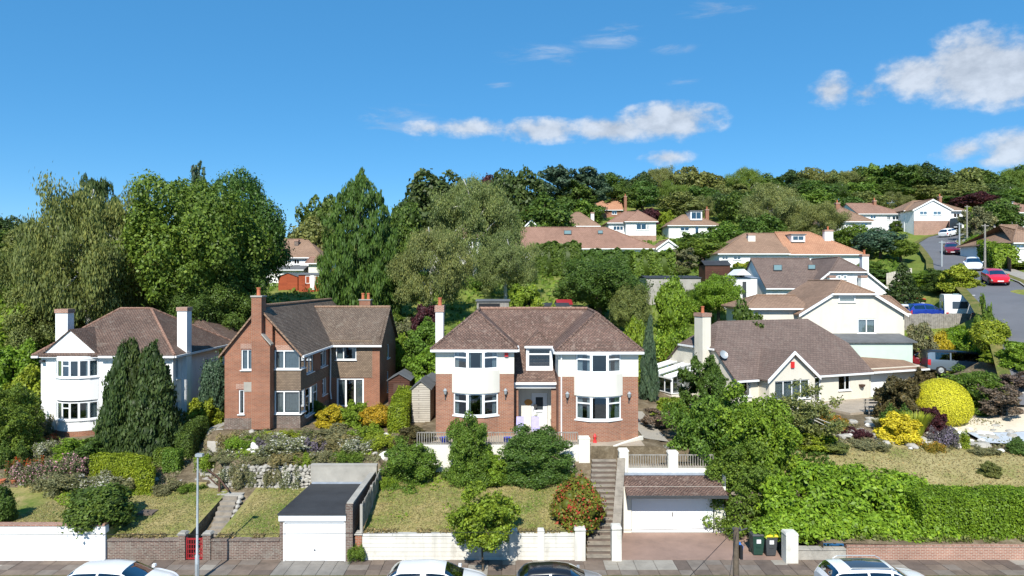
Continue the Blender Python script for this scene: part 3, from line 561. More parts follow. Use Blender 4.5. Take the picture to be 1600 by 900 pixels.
# ------------------------------------------------------------------ house with two hipped wings (middle of the picture)
def house_middle():
    d, dr, dm, dd = 40.0, 38.8, 41.0, 42.2
    h = T('detached_house', 'cream and red brick house with two hipped wings and curved bays', 'house', (1.2, d, 3.95))
    xl, xl2, xr, xr2 = PX(681, d), PX(803, d), PX(872.8, dr), PX(997, dr); ze, zb, zs = 9.02, 3.9, 7.6
    bl = (PX(709, d), PX(778, d)); br = (PX(900, dr), PX(970, dr))
    hl = [(bl[0] - xl, bl[1] - xl, 5.15, 6.52), (bl[0] - xl, bl[1] - xl, 7.9, 8.98)]; hr = [(br[0] - xr, br[1] - xr, 5.15, 6.55), (br[0] - xr, br[1] - xr, 7.86, 8.95)]
    mb = MB(); wall(mb, (xl, d), (xl2, d), zb, zs, hl[:1]); wall(mb, (xl2, d), (xl2, dd), zb, zs); wall(mb, (xr, dr), (xr2, dr), zb, zs, hr[:1]); wall(mb, (xr2, dr), (xr2, 50), zb, zs); wall(mb, (xr, dd), (xr, dr), zb, zs)
    wall(mb, (xl, 50), (xl, d), zb, zs); wall(mb, (xr2, 50), (xl, 50), zb, ze); wall(mb, (xl2, dm), (xl2 + .27, dm), zb, 6.6); wall(mb, (xr - .3, dm), (xr, dm), zb, 6.6)
    mb.build('brick_wall', 'brick_house3', h)
    mb = MB(); e = .012; wall(mb, (xl - e, d - e), (xl2 + e, d - e), zs, ze, hl[1:]); wall(mb, (xl2 + e, d - e), (xl2 + e, 44), zs, ze); wall(mb, (xr - e, dr - e), (xr2 + e, dr - e), zs, ze, hr[1:]); wall(mb, (xr2 + e, dr - e), (xr2 + e, 50), zs, ze)
    wall(mb, (xr - e, 44), (xr - e, dr - e), zs, ze); wall(mb, (xl - e, 50), (xl - e, d - e), zs, ze); wall(mb, (xl2 + .02, dd), (xr - .02, dd), zb, 7.4, [(1.05, 2.07, 4.05, 6.12)])
    mb.build('rendered_wall', 'render_cream', h)
    # bows
    P = arc(bl[0], bl[1], d - .02, .5, 3); Q = arc(bl[0] - .1, bl[1] + .1, d - .02, .56, 14)
    bay(h, P, [(5.22, 6.5, 'window'), (7.92, 8.96, 'window')], None, 0, curt=['left', 'sides', 'right'], trans=[.36, None, .36], fw=.075)
    bay(h, Q, [(6.52, 7.83, 'render_cream')], None, 0); bay(h, P, [(zb, 5.13, 'brick_house3')], None, 0)
    P = arc(br[0], br[1], dr - .02, .5, 3); Q = arc(br[0] - .1, br[1] + .1, dr - .02, .56, 14)
    bay(h, P, [(5.22, 6.53, 'window'), (7.88, 8.93, 'window')], None, 0, curt=['wide', None, 'wide'], trans=[.3, None, .3], fw=.075)
    bay(h, Q, [(6.55, 7.79, 'render_cream')], None, 0); bay(h, P, [(zb, 5.13, 'brick_house3')], None, 0)
    # roofs
    zr, yr = 11.2, 45.5; oh = .28; mb = MB()
    xa, xb = -2.15, 5.05
    L0, L1 = xl - oh, xl2 + .22; R0, R1 = xr - .2, xr2 + oh; yl, yrr = d - oh, dr - oh
    zl = ze + .05
    k = (zr - 6.98) / (yr - (dm - .25))
    wa, wb = (xa, yl + 2.35, zr - .05), (xb, yrr + 2.35, zr - .05)
    zq = lambda y: zr - (yr - y) * k
    polys = [[(L0, yl, zl), (L1, yl, zl), wa], [(L0, 50.3, zl), (L0, yl, zl), wa, (xa, yr, zr)], [(L1, yl, zl), (L1, 43.2, zl), (xa, yr, zr), wa],
             [(R0, yrr, zl), (R1, yrr, zl), wb], [(R1, yrr, zl), (R1, 50.3, zl), (xb, yr, zr), wb], [(R0, 43.2, zl), (R0, yrr, zl), wb, (xb, yr, zr)],
             [(R1, 50.3, zl), (L0, 50.3, zl), (xa, yr, zr), (xb, yr, zr)],
             [(xl2 - .02, dm - .25, 6.98), (xr + .02, dm - .25, 6.98), (xb, yr, zr), (xa, yr, zr)]]
    ro = roof_slab(mb, polys, .09).build('roof', 'tile_house3', h)
    ridge(h, (xa, yr, zr + .02), (xb, yr, zr + .02), 'tile_russet')
    for p, q in (((L0, yl, zl), wa), ((L1, yl, zl), wa), ((R0, yrr, zl), wb), ((R1, yrr, zl), wb), (wa, (xa, yr, zr)), (wb, (xb, yr, zr)), ((L0, 50.3, zl), (xa, yr, zr)), ((R1, 50.3, zl), (xb, yr, zr))): ridge(h, p, q, 'tile_house3', .09)
    gutter(h, (L0, yl, zl), (L1, yl, zl)); gutter(h, (R0, yrr, zl), (R1, yrr, zl)); gutter(h, (L1, yl, zl), (L1, 42.3, zl)); gutter(h, (R0, 42.3, zl), (R0, yrr, zl))
    MB().box(L0 + .05, L1 - .05, yl + .02, d - .02, zl - .2, zl - .1).build('soffit', 'upvc', h); MB().box(R0 + .05, R1 - .05, yrr + .02, dr - .02, zl - .2, zl - .1).build('soffit', 'upvc', h)
    # dormer
    x0, x1, y0 = PX(822, 41.5), PX(863.5, 41.5), 41.45; z0, z1 = zq(y0) + .05, 9.08
    dm_ = wall(MB(), (x0, y0), (x1, y0), z0 - .1, z1, [(.09, x1 - x0 - .09, z0 + .12, z1 - .1)]); wall(dm_, (x1, y0), (x1, 44.6), z0 - .1, z1); wall(dm_, (x0, 44.6), (x0, y0), z0 - .1, z1)
    do = dm_.build('dormer', 'upvc', h); window(do.parent, (x0, y0), (x1, y0), .09, x1 - x0 - .09, z0 + .12, z1 - .1, 1, [.32], rec=.03, sill=False, fw=.09)
    xm = (x0 + x1) / 2; ap = (xm, y0 + .75, z1 + .85); bk = (xm, 44.6, z1 + .85); o_ = .1
    roof_slab(MB(), [[(x0 - o_, y0 - o_, z1), (x1 + o_, y0 - o_, z1), ap], [(x1 + o_, y0 - o_, z1), (x1 + o_, 44.4, z1), bk, ap], [(x0 - o_, 44.4, z1), (x0 - o_, y0 - o_, z1), ap, bk]], .06).build('dormer_roof', 'tile_house3', h)
    ridge(h, (x0 - o_, y0 - o_, z1), ap, 'tile_house3', .06); ridge(h, (x1 + o_, y0 - o_, z1), ap, 'tile_house3', .06)
    gutter(h, (x0 - o_, y0 - o_, z1 + .05), (x1 + o_, y0 - o_, z1 + .05), s=.06)
    # porch
    MB().box(xl2 + .02, xr - .02, dm - .16, dm + .1, 6.62, 6.94).build('porch_fascia', 'upvc', h); gutter(h, (xl2, dm - .27, 7.02), (xr, dm - .27, 7.02))
    MB().box(xl2 + .02, xr - .02, dm + .1, dd, 6.6, 6.66).build('porch_ceiling', 'upvc', h)
    door(h, (xl2 + .02, dd), (xr - .02, dd), 1.07, 2.05, 4.05, 6.1)
    MB().box(xl2 + .05, xr - .05, dm - .1, dd, 3.9, 4.07).build('doorstep', 'concrete', h)
    sg = MB(); sg.lathe((0, 0, 0), [(.01, 0), (.4, 0), (.42, .02), (.4, .04), (.01, .04)], 20)
    sg.build('house_plaque', 'orange_wood', h, True, M=Matrix.Translation((PX(825.5, dd), dd - .005, 5.55)) @ Matrix.Diagonal((.6, 1, .45, 1)) @ Matrix.Rotation(math.radians(90), 4, 'X'))
    MB().box(PX(834, dd), PX(839, dd), dd - .1, dd, 5.2, 5.42).build('letter_box', 'metal_dark', h)
    downpipe(h, PX(877, dr), dr - .1, 4.0, 8.9)
    MB().box(PX(788.5, d), PX(794, d), d - .14, d - .012, 8.62, 8.98).build('alarm_box', 'red_bright', h)
    for u, y in ((696, d), (790, d), (886, dr), (982.5, dr)):
        x = PX(u, y); z = PZ(612 if y == d else 617, y)
        lo = MB().box(x - .03, x + .03, y - .06, y, z - .45, z - .2).tube((x, y - .03, z - .28), (x, y - .16, z - .12), .02).build('wall_lantern', 'metal_dark', h)
        MB().lathe((x, y - .18, z - .12), [(.06, 0), (.11, .2), (.13, .22), (.02, .34)], 8).build('lantern_glass', 'metal_grey', lo)
    chimney(h, PX(681, 44), PX(693, 44), 43.8, 44.5, 8.5, 11.05, 'render_white', .42, 1)
    # furniture of the terrace
house_middle()

# ------------------------------------------------------------------ red brick house with the gable to the street
def house_brick():
    d, dw = 43.0, 50.2
    h = T('brick_house', 'red brick house with tall gable chimney and tile hung side wing', 'house', (-14, d, 3.7))
    xl, xm, xr = PX(351, d), PX(425.6, d), PX(466.5, d); xw = -9.72; ze, zr = 8.72, 11.45; xa = PX(406, d); zb = 3.4
    dr = d + .35
    U = lambda u: PX(u, d); V = lambda v: PZ(v, d)
    hL = [(U(377) - xl, U(397) - xl, V(578), V(546)), (U(373) - xl, U(381.5) - xl, V(647), V(609))]
    y2 = 60.0; s1 = [(1.3, 2.9, 6.95, 8.35), (4.6, 6.2, 6.95, 8.35), (1.2, 3.9, 4.15, 6.0), (5.0, 6.2, 4.9, 6.1)]
    mb = MB(); wall(mb, (xl, d), (xm, d), zb + 1.0, ze, hL); mb.quad((xl, d, ze), (xm, d, ze), (xm, d, ze + (xr + .0 - xm) / (xr - xa) * (zr - ze)), (xa, d, zr))
    wall(mb, (xm, d), (xm, dr), zb + 1., ze + 1.8); mb.quad((xm, dr, ze), (xr, dr, ze), (xm, dr, ze + (xr - xm) / (xr - xa) * (zr - ze)))
    wall(mb, (xm, dr), (xr, dr), V(546), ze); wall(mb, (xl, y2), (xl, d), zb + 1., ze)
    s1z = [(a, b, max(z0, zb + 1.), z1) for a, b, z0, z1 in s1]
    wall(mb, (xr, dr + 1.0), (xr, dw), zb + 1., ze, [(a - 1.0, b - 1.0, z0, z1) for a, b, z0, z1 in s1z])
    wall(mb, (xr, dw), (xw - .55, dw), zb + .4, 6.0, [(.55, 2.55, 3.8, 5.9)]); wall(mb, (xw - .55, dw - .03), (xw, dw - .03), zb + .4, ze - .3); wall(mb, (xw, dw - .03), (xw, 57), zb, ze, [(2.9, 3.9, 7.0, 8.1), (2.9, 3.7, 4.4, 6.0)])
    gable(mb, (xw, dw - .03), (xw, 57), ze, 11.0); wall(mb, (xw, 57), (xl, y2), zb, ze); mb.build('brick_wall', 'brick_red', h)
    pl = MB(); e = .015; wall(pl, (xl - e, d - e), (xm + e, d - e), zb, zb + 1.0); wall(pl, (xm + e, d - e), (xm + e, dr - e), zb, zb + 1.); wall(pl, (xl - e, y2), (xl - e, d - e), zb, zb + 1.); wall(pl, (xm, dr), (xr, dr), zb, V(649)); wall(pl, (xr, dr), (xr, dw), zb, zb + 1.0, [(.85, 3.55, 4.15, 4.5)])
    pl.build('brick_plinth', 'brick_brown', h)
    # corner windows with tile hanging between
    for z0, z1 in ((V(578), V(548)), (V(648), V(612))):
        window(h, (xm, dr), (xr, dr), .02, xr - xm, z0, z1, [1, 1.7], rec=.0, sill=True, curt='full_blind', fw=.08)
        window(h, (xr, dr), (xr, dr + 1.0), .0, 1.0, z0, z1, 1, rec=.0, sill=True, fw=.08)
    th = MB(); z0, z1 = V(611.5), V(580.5); wall(th, (xm + .02, dr - .04), (xr + .04, dr - .04), z0, z1); wall(th, (xr + .04, dr - .04), (xr + .04, dr + 1.0), z0, z1); wall(th, (xr + .03, dr + 1.0), (xr + .03, dw), 6.1, 6.85)
    wall(th, (xr, dw - .04), (xw - .55, dw - .04), 5.95, ze, [(.5, 2.0, PZ(562, dw), PZ(535.5, dw))]); th.build('hung_tiles', 'tile_hung', h)
    for a, b, z0, z1 in hL: window(h, (xl, d), (xm, d), a, b, z0, z1, 2 if b - a > .5 else 1, rec=.05, curt='full_blind' if b - a > .5 else 'left')
    for a, b, z0, z1 in s1: window(h, (xr, dr), (xr, dw), a, b, z0, z1, 2 if b - a < 2 else 3, [.3, None, .3][:2 if b - a < 2 else 3], curt='sides')
    window(h, (xr, dw - .04), (xw, dw - .04), .5, 2.0, PZ(562, dw), PZ(535.5, dw), [1, 1.7], curt='left')
    window(h, (xr, dw), (xw, dw), .55, 2.55, 3.8, 5.9, 3, sill=False, curt='wide_blind', fw=.12)
    window(h, (xw, dw - .03), (xw, 57), 2.9, 3.9, 7.0, 8.1, 1); window(h, (xw, dw - .03), (xw, 57), 2.9, 3.7, 4.4, 6.0, 1)
    # roof
    yv = 53.6; zrw = 11.0; o = .3; zl = ze + .02; sl_ = (zr - ze) / (xr - xa)
    xe, xle = xr + o, xl - o; zoe = zr - (xe - xa) * sl_; kw = (zrw - zoe) / (yv - (dw - o))
    mb = MB(); yf = d - .18
    roof_slab(mb, [[(xe, yf, zoe), (xe, y2, zoe), (xa, y2, zr), (xa, yf, zr)], [(xle, y2, zr - (xa - xle) * (zr - ze) / (xa - xl)), (xle, yf, zr - (xa - xle) * (zr - ze) / (xa - xl)), (xa, yf, zr), (xa, y2, zr)]], .1).build('roof', 'tile_house2', h)
    mb = MB(); xv = xa + (zr - zrw) / sl_
    roof_slab(mb, [[(xe, dw - o, zoe), (xw + .2, dw - o, zoe), (xw + .2, yv, zrw), (xv, yv, zrw)], [(xw + .2, 57.2, zoe), (xe, 57.2, zoe), (xv, yv, zrw), (xw + .2, yv, zrw)]], .1).build('wing_roof', 'tile_house2', h)
    ridge(h, (xa, yf, zr + .02), (xa, y2, zr + .02), 'tile_tan'); ridge(h, (xv, yv, zrw + .02), (xw + .2, yv, zrw + .02), 'tile_tan')
    for s in (-1, 1):   # verges
        x1 = xe if s > 0 else xle; z1 = zoe if s > 0 else zr - (xa - xle) * (zr - ze) / (xa - xl)
        MB().hexa([(xa, yf - .03, zr - .16), (x1, yf - .03, z1 - .16), (x1, yf + .05, z1 - .16), (xa, yf + .05, zr - .16)], [(xa, yf - .03, zr - .02), (x1, yf - .03, z1 - .02), (x1, yf + .05, z1 - .02), (xa, yf + .05, zr - .02)]).build('bargeboard', 'tile_tan', h)
    gutter(h, (xe, yf, zoe), (xe, dw - o, zoe)); gutter(h, (xe, dw - o, zoe), (xw + .2, dw - o, zoe))
    MB().path([(xe - .1, dw - .4, zoe - .1), (xr + .15, dw - .15, zoe - .6), (xr + .12, dw - .15, 5.0), (xr + .2, dw - .18, 4.4)], .05, 8).build('downpipe', 'upvc', h)
    # stack and breast
    c0, c1 = PX(397.5, d), PX(413, d)
    ch = MB(); ch.hexa([(c0, d - .5, zb + .4), (xm + .02, d - .5, zb + .4), (xm + .02, d, zb + .4), (c0, d, zb + .4)], [(c0, d - .5, V(541)), (xm + .02, d - .5, V(541)), (xm + .02, d, V(541)), (c0, d, V(541))])
    co = ch.build('chimney_breast', 'brick_red', h)
    MB().hexa([(c0, d - .5, V(541)), (xm + .02, d - .5, V(541)), (xm + .02, d, V(541)), (c0, d, V(541))], [(c0, d - .5, V(524)), (c1, d - .5, V(524)), (c1, d, V(524)), (c0, d, V(524))]).build('chimney_shoulder', 'brick_red', h)
    MB().hexa([(c1, d - .52, V(522.5)), (xm + .08, d - .52, V(539)), (xm + .08, d, V(539)), (c1, d, V(522.5))], [(c1, d - .52, V(522.5) + .1), (xm + .08, d - .52, V(539) + .1), (xm + .08, d, V(539) + .1), (c1, d, V(522.5) + .1)]).build('shoulder_tiles', 'concrete', h)
    chimney(h, c0, c1, d - .5, d + .3, V(524), V(464), 'brick_red', .1, 1, capm='concrete')
    chimney(h, PX(563, 55), PX(580, 55), 54.6, 55.4, 9.6, 11.5, 'brick_red', .08, 2, capm='concrete')
    MB().box(U(381), U(398), d - .03, d + .01, V(612), V(597)).build('stone_panel', 'concrete', h)
    for u0, u1, v in ((376, 398, 541), (427, 458, 544), (369, 383, 604)):
        yy = d if u1 < 425 else dr
        MB().box(U(u0), U(u1), yy - .02, yy + .05, V(v + 4), V(v - 4)).build('lintel', 'brick_pink', h)
house_brick()

# ------------------------------------------------------------------ white house on the left
def house_white():
    d = 45.0; h = T('white_house', 'white rendered house with brown hipped roof and round two storey bay', 'house', (-27, d, 3.0))
    xl, xr = PX(64, d), -22.4; ze, zr, yb = 8.12, 11.05, 54.0; zb = 2.7
    b0, b1 = PX(87, d), PX(154, d)
    hs = [(b0 - xl, b1 - xl, PZ(655, d), PZ(628, d)), (b0 - xl, b1 - xl, PZ(589, d), PZ(563, d))]
    mb = MB(); wall(mb, (xl, d), (xr, d), zb + .5, ze, hs + [(6.7, 7.7, 6.7, 7.9), (6.7, 7.7, 4.2, 5.4)]); wall(mb, (xr, d), (xr, yb), zb + .5, ze, [(.5, 1.0, 6.5, 7.9), (.5, 1.0, 3.7, 5.0), (7.2, 8.2, 6.6, 7.9)]); wall(mb, (xr, yb), (xl, yb), zb, ze); wall(mb, (xl, yb), (xl, d), zb + .5, ze)
    g0, g1, ga = PX(66, d), PX(157, d), PX(112, d); zg = PZ(516, d); mb.quad((g0, d - .1, ze), (g1, d - .1, ze), (ga, d - .1, zg)); mb.quad((g0, d - .1, ze - .12), (g1, d - .1, ze - .12), (g1, d - .1, ze), (g0, d - .1, ze)); mb.quad((g0, d - .1, ze - .12), (g0, d, ze - .12), (g1, d, ze - .12), (g1, d - .1, ze - .12))
    mb.build('wall', 'render_white', h)
    pl = MB(); wall(pl, (xl - .02, d - .02), (xr + .02, d - .02), zb, zb + .5); wall(pl, (xr + .02, d - .02), (xr + .02, yb), zb, zb + .5); pl.build('brick_plinth', 'brick_red', h)
    P = arc(b0, b1, d - .02, .75, 6); zz = lambda v: PZ(v, d - .5)
    bay(h, P, [(zz(655), zz(628), 'window'), (zz(589), zz(562.5), 'window'), (zz(625.5), zz(592), 'render_white'), (zz(673), zz(657), 'render_white'), (zz(562), zz(557), 'render_white'), (2.6, zz(673.5), 'brick_red')], None, 0, curt=['full', 'left', None, None, 'right', 'full'], trans=[None, None, .33, None, None, None])
    for a, b, z0, z1 in ((6.7, 7.7, 6.7, 7.9), (6.7, 7.7, 4.2, 5.4)): window(h, (xl, d), (xr, d), a, b, z0, z1, 2)
    for a, b, z0, z1 in ((.5, 1.0, 6.5, 7.9), (.5, 1.0, 3.7, 5.0), (7.2, 8.2, 6.6, 7.9)): window(h, (xr, d), (xr, yb), a, b, z0, z1, 1)
    o = .35; ps, A, B = hip_polys(xl - o, xr + o, d - o, yb + o, ze + .05, zr, 'x', 3.0, 4.1)
    roof_slab(MB(), ps, .1).build('roof', 'tile_brown', h)
    ridge(h, A, B, 'tile_russet', .1)
    for p, q in ((ps[0][0], A), (ps[0][1], B), (ps[1][0], B), (ps[1][1], A)): ridge(h, p, q, 'tile_russet', .1)
    k = (zr - ze - .05) / ((yb - d) / 2 + o); yg = d - o + (zg - ze) / k
    roof_slab(MB(), [[(g1 + .1, d - .2, ze), (g1 + .1, d + .6, ze), (ga, yg + .3, zg + .08), (ga, d - .2, zg + .08)], [(g0 - .1, d + .6, ze), (g0 - .1, d - .2, ze), (ga, d - .2, zg + .08), (ga, yg + .3, zg + .08)]], .07).build('gable_roof', 'tile_brown', h)
    gutter(h, (g1 + .1, d - o, ze + .05), (xr + o, d - o, ze + .05)); gutter(h, (xr + o, d - o, ze + .05), (xr + o, yb + o, ze + .05)); gutter(h, (xl - o, d - o, ze + .05), (g0, d - o, ze + .05))
    MB().box(xl - .2, xr + .2, d - o + .02, d - .12, ze - .1, ze - .05).build('soffit', 'upvc', h)
    # rear wing
    ps, A, B = hip_polys(-30.5, -22.2, 54.2, 60.5, ze, 10.05, 'x', 2.6, 4.2); roof_slab(MB(), ps, .1).build('rear_roof', 'tile_brown', h)
    m2 = MB(); wall(m2, (-30, 54.5), (-22.6, 54.5), zb, ze); wall(m2, (-22.6, 54.5), (-22.6, 60), zb, ze); m2.build('rear_wall', 'render_white', h)
    chimney(h, PX(91, 48), PX(110, 48), 47.7, 48.4, 8.6, 10.8, 'render_white', .28, 0)
    chimney(h, -22.7, -22.05, 46.3, 47.0, 2.9, 11.0, 'render_white', .26, 0)
    downpipe(h, xr + .08, d - .08, 3.2, 8.0)
    MB().box(PX(66, d), PX(71, d), d - .3, d, 7.7, 7.85).build('floodlight', 'metal_dark', h)
house_white()

# ------------------------------------------------------------------ half hipped bungalow on the right, turned 21 degrees
def bungalow():
    A0 = Vector((16., 49., 0)); M = Matrix.Translation(A0) @ Matrix.Rotation(math.radians(21), 4, 'Z')
    h = T('bungalow', 'cream bungalow with grey brown half hipped roof and small front gable', 'house', (21, 50, 3.8))
    Ln, W, ze, zr, zh, zb, hd = 12.9, 8.8, 6.2, 9.9, 8.0, 3.0, 4.4; ins = 1.9
    wf = [(7.1, 8.0, 3.9, 5.95), (9.75, 10.95, 4.62, 5.82), (.6, 1.4, 4.7, 5.8)]
    mb = MB(M); wall(mb, (0, 0), (Ln, 0), zb, ze, wf); wall(mb, (0, W), (0, 0), zb, ze, [(6.2, 7.2, 4.6, 5.8)]); wall(mb, (Ln, 0), (Ln, W), zb, ze); wall(mb, (Ln, W), (0, W), zb, ze)
    yq = hd * (zh - ze) / (zr - ze)
    for x, f in ((0, 1), (Ln, -1)):
        p = [(x, W, ze), (x, 0, ze), (x, yq, zh), (x, W - yq, zh)]; mb.quad(*(p if f > 0 else p[::-1]))
    # gable bay
    g0, g1, gy, gp = 2.1, 6.3, -1.1, 7.85
    wall(mb, (g0, 0), (g0, gy), zb, ze - .05); wall(mb, (g0, gy), (g1, gy), zb, ze - .05, [(.5, 3.7, 4.5, 5.85)]); wall(mb, (g1, gy), (g1, 0), zb, ze - .05); gable(mb, (g0, gy), (g1, gy), ze - .05, gp)
    # garage wing
    wall(mb, (Ln, .15), (18.6, .15), zb, ze - .05, [(.35, 2.75, 3.85, 5.95)]); wall(mb, (18.6, .15), (18.6, 5), zb, ze)
    mb.build('wall', 'render_beige', h)
    o = .35; k = (zr - ze) / hd; zo = ze - o * k
    R = [[(-.15, -o, zo), (Ln + .15, -o, zo), (Ln + .15, yq, zh), (Ln - ins, hd, zr), (ins, hd, zr), (-.15, yq, zh)], [(Ln + .15, W + o, zo), (-.15, W + o, zo), (-.15, W - yq, zh), (ins, hd, zr), (Ln - ins, hd, zr), (Ln + .15, W - yq, zh)],
         [(-.15, W - yq, zh), (-.15, yq, zh), (ins, hd, zr)], [(Ln + .15, yq, zh), (Ln + .15, W - yq, zh), (Ln - ins, hd, zr)]]
    roof_slab(MB(M), R, .1).build('roof', 'tile_grey', h)
    gm = (g0 + g1) / 2; kg = (gp + .1 - ze) / ((g1 - g0) / 2); gb = (gp - ze) / k
    roof_slab(MB(M), [[(g1 + .3, gy - .25, ze - .05 - .3 * kg + .1), (g1 + .3, .0, ze - .05 - .3 * kg + .1), (gm, gb + .3, gp + .12), (gm, gy - .25, gp + .12)], [(g0 - .3, .0, ze - .05 - .3 * kg + .1), (g0 - .3, gy - .25, ze - .05 - .3 * kg + .1), (gm, gy - .25, gp + .12), (gm, gb + .3, gp + .12)]], .09).build('gable_roof', 'tile_grey', h)
    for s, x in ((1, g1 + .32), (-1, g0 - .32)):
        z0, z1 = gp + .14, ze - .03 - .3 * kg + .1
        MB(M).hexa([(gm, gy - .3, z0 - .24), (x, gy - .3, z1 - .24), (x, gy - .22, z1 - .24), (gm, gy - .22, z0 - .24)], [(gm, gy - .3, z0), (x, gy - .3, z1), (x, gy - .22, z1), (gm, gy - .22, z0)]).build('bargeboard', 'upvc', h)
    MB(M).box(gm - .16, gm + .12, gy - .1, gy, 6.75, 7.2).build('alarm_box', 'red_bright', h)
    roof_slab(MB(M), [[(Ln + .12, -o - .1, ze - .25), (18.9, -o - .1, ze - .25), (18.9, 4.6, ze + .75), (Ln + .12, 4.6, ze + .75)]], .1).build('garage_roof', 'tile_tan', h)
    gutter(h, (g1 + .3, -o, zo + .05), (Ln, -o, zo + .05), M=M); gutter(h, (Ln, -o - .1, ze - .2), (18.9, -o - .1, ze - .2), M=M); gutter(h, (-.15, W - yq, zh + .02), (-.15, yq, zh + .02), M=M); gutter(h, (-.1, -o, zo + .05), (g0 - .3, -o, zo + .05), M=M)
    g = MB(M).box(Ln + .37, Ln + 2.73, .2, .26, 3.87, 5.93).build('garage_door', 'white_gloss', h)
    window(h, (0, 0), (Ln, 0), 9.75, 10.95, 4.62, 5.82, [1.5, 1], M=M); window(h, (0, 0), (Ln, 0), .6, 1.4, 4.7, 5.8, 1, M=M)
    window(h, (0, 0), (Ln, 0), 7.1, 8.0, 3.9, 5.95, 1, sill=False, M=M, fw=.11, name='glazed_door'); window(h, (g0, gy), (g1, gy), .5, 3.7, 4.5, 5.85, 4, curt='full', M=M)
    window(h, (0, W), (0, 0), 6.2, 7.2, 4.6, 5.8, 2, M=M)
    chimney(h, -.75, .0, 2.75, 3.75, 3.3, 10.35, 'render_beige', .28, 1, M=M)
    MB(M).box(.1, .5, 8.3, 8.7, zb, ze).build('corner_post', 'upvc', h)
    o = MB(M).tube((.2, 1.6, 7.2), (.05, 1.3, 7.6), .02).build('satellite_dish', 'metal_grey', h)
    MB().lathe((0, 0, 0), [(.02, 0), (.2, .03), (.33, .1), (.33, .12), (.2, .05), (.02, .02)], 16).build('dish', 'metal_grey', o, True, M=M @ Matrix.Translation((-.05, 1.25, 7.6)) @ Matrix.Rotation(math.radians(60), 4, 'X'))
    MB(M).lathe((12.0, -.15, 4.75), [(.05, 0), (.2, .1), (.24, .22), (.24, .24)], 10).build('hanging_basket', 'timber_brown', h)
    # lean-to conservatory on the gable end
    c = T('conservatory', 'white glazed lean-to conservatory against the cream bungalow gable end', 'conservatory', tuple(M @ Vector((-1.4, 4, 4.0))))
    MB(M).box(-2.9, -.05, 3.6, 8.0, 2.6, 4.55).build('dwarf_wall', 'render_beige', c)
    window(c, (-2.9, 3.6), (-.05, 3.6), 0, 2.85, 4.56, 5.9, 3, rec=-.06, M=M, sill=False, glass='glass_clear'); window(c, (-2.9, 8.0), (-2.9, 3.6), 0, 4.4, 4.56, 5.75, 5, rec=-.06, M=M, sill=False, glass='glass_clear')
    for i in range(5):
        y = 3.5 + i * .92; MB(M).hexa([(-3.05, y, 5.75), (-.02, y, 6.45), (-.02, y + .88, 6.45), (-3.05, y + .88, 5.75)], [(-3.05, y, 5.79), (-.02, y, 6.49), (-.02, y + .88, 6.49), (-3.05, y + .88, 5.79)]).build('roof_sheet', 'upvc' if i % 2 == 0 else 'glass_clear', c)
    for i in range(6):
        y = 3.48 + i * .92; MB(M).hexa([(-3.08, y - .02, 5.77), (0, y - .02, 6.47), (0, y + .04, 6.47), (-3.08, y + .04, 5.77)], [(-3.08, y - .02, 5.85), (0, y - .02, 6.55), (0, y + .04, 6.55), (-3.08, y + .04, 5.85)]).build('glazing_bar', 'upvc', c)
    MB(M).box(-3.1, -3.0, 3.4, 8.1, 5.66, 5.76).build('gutter', 'upvc', c)
    return M
MBUNG = bungalow()

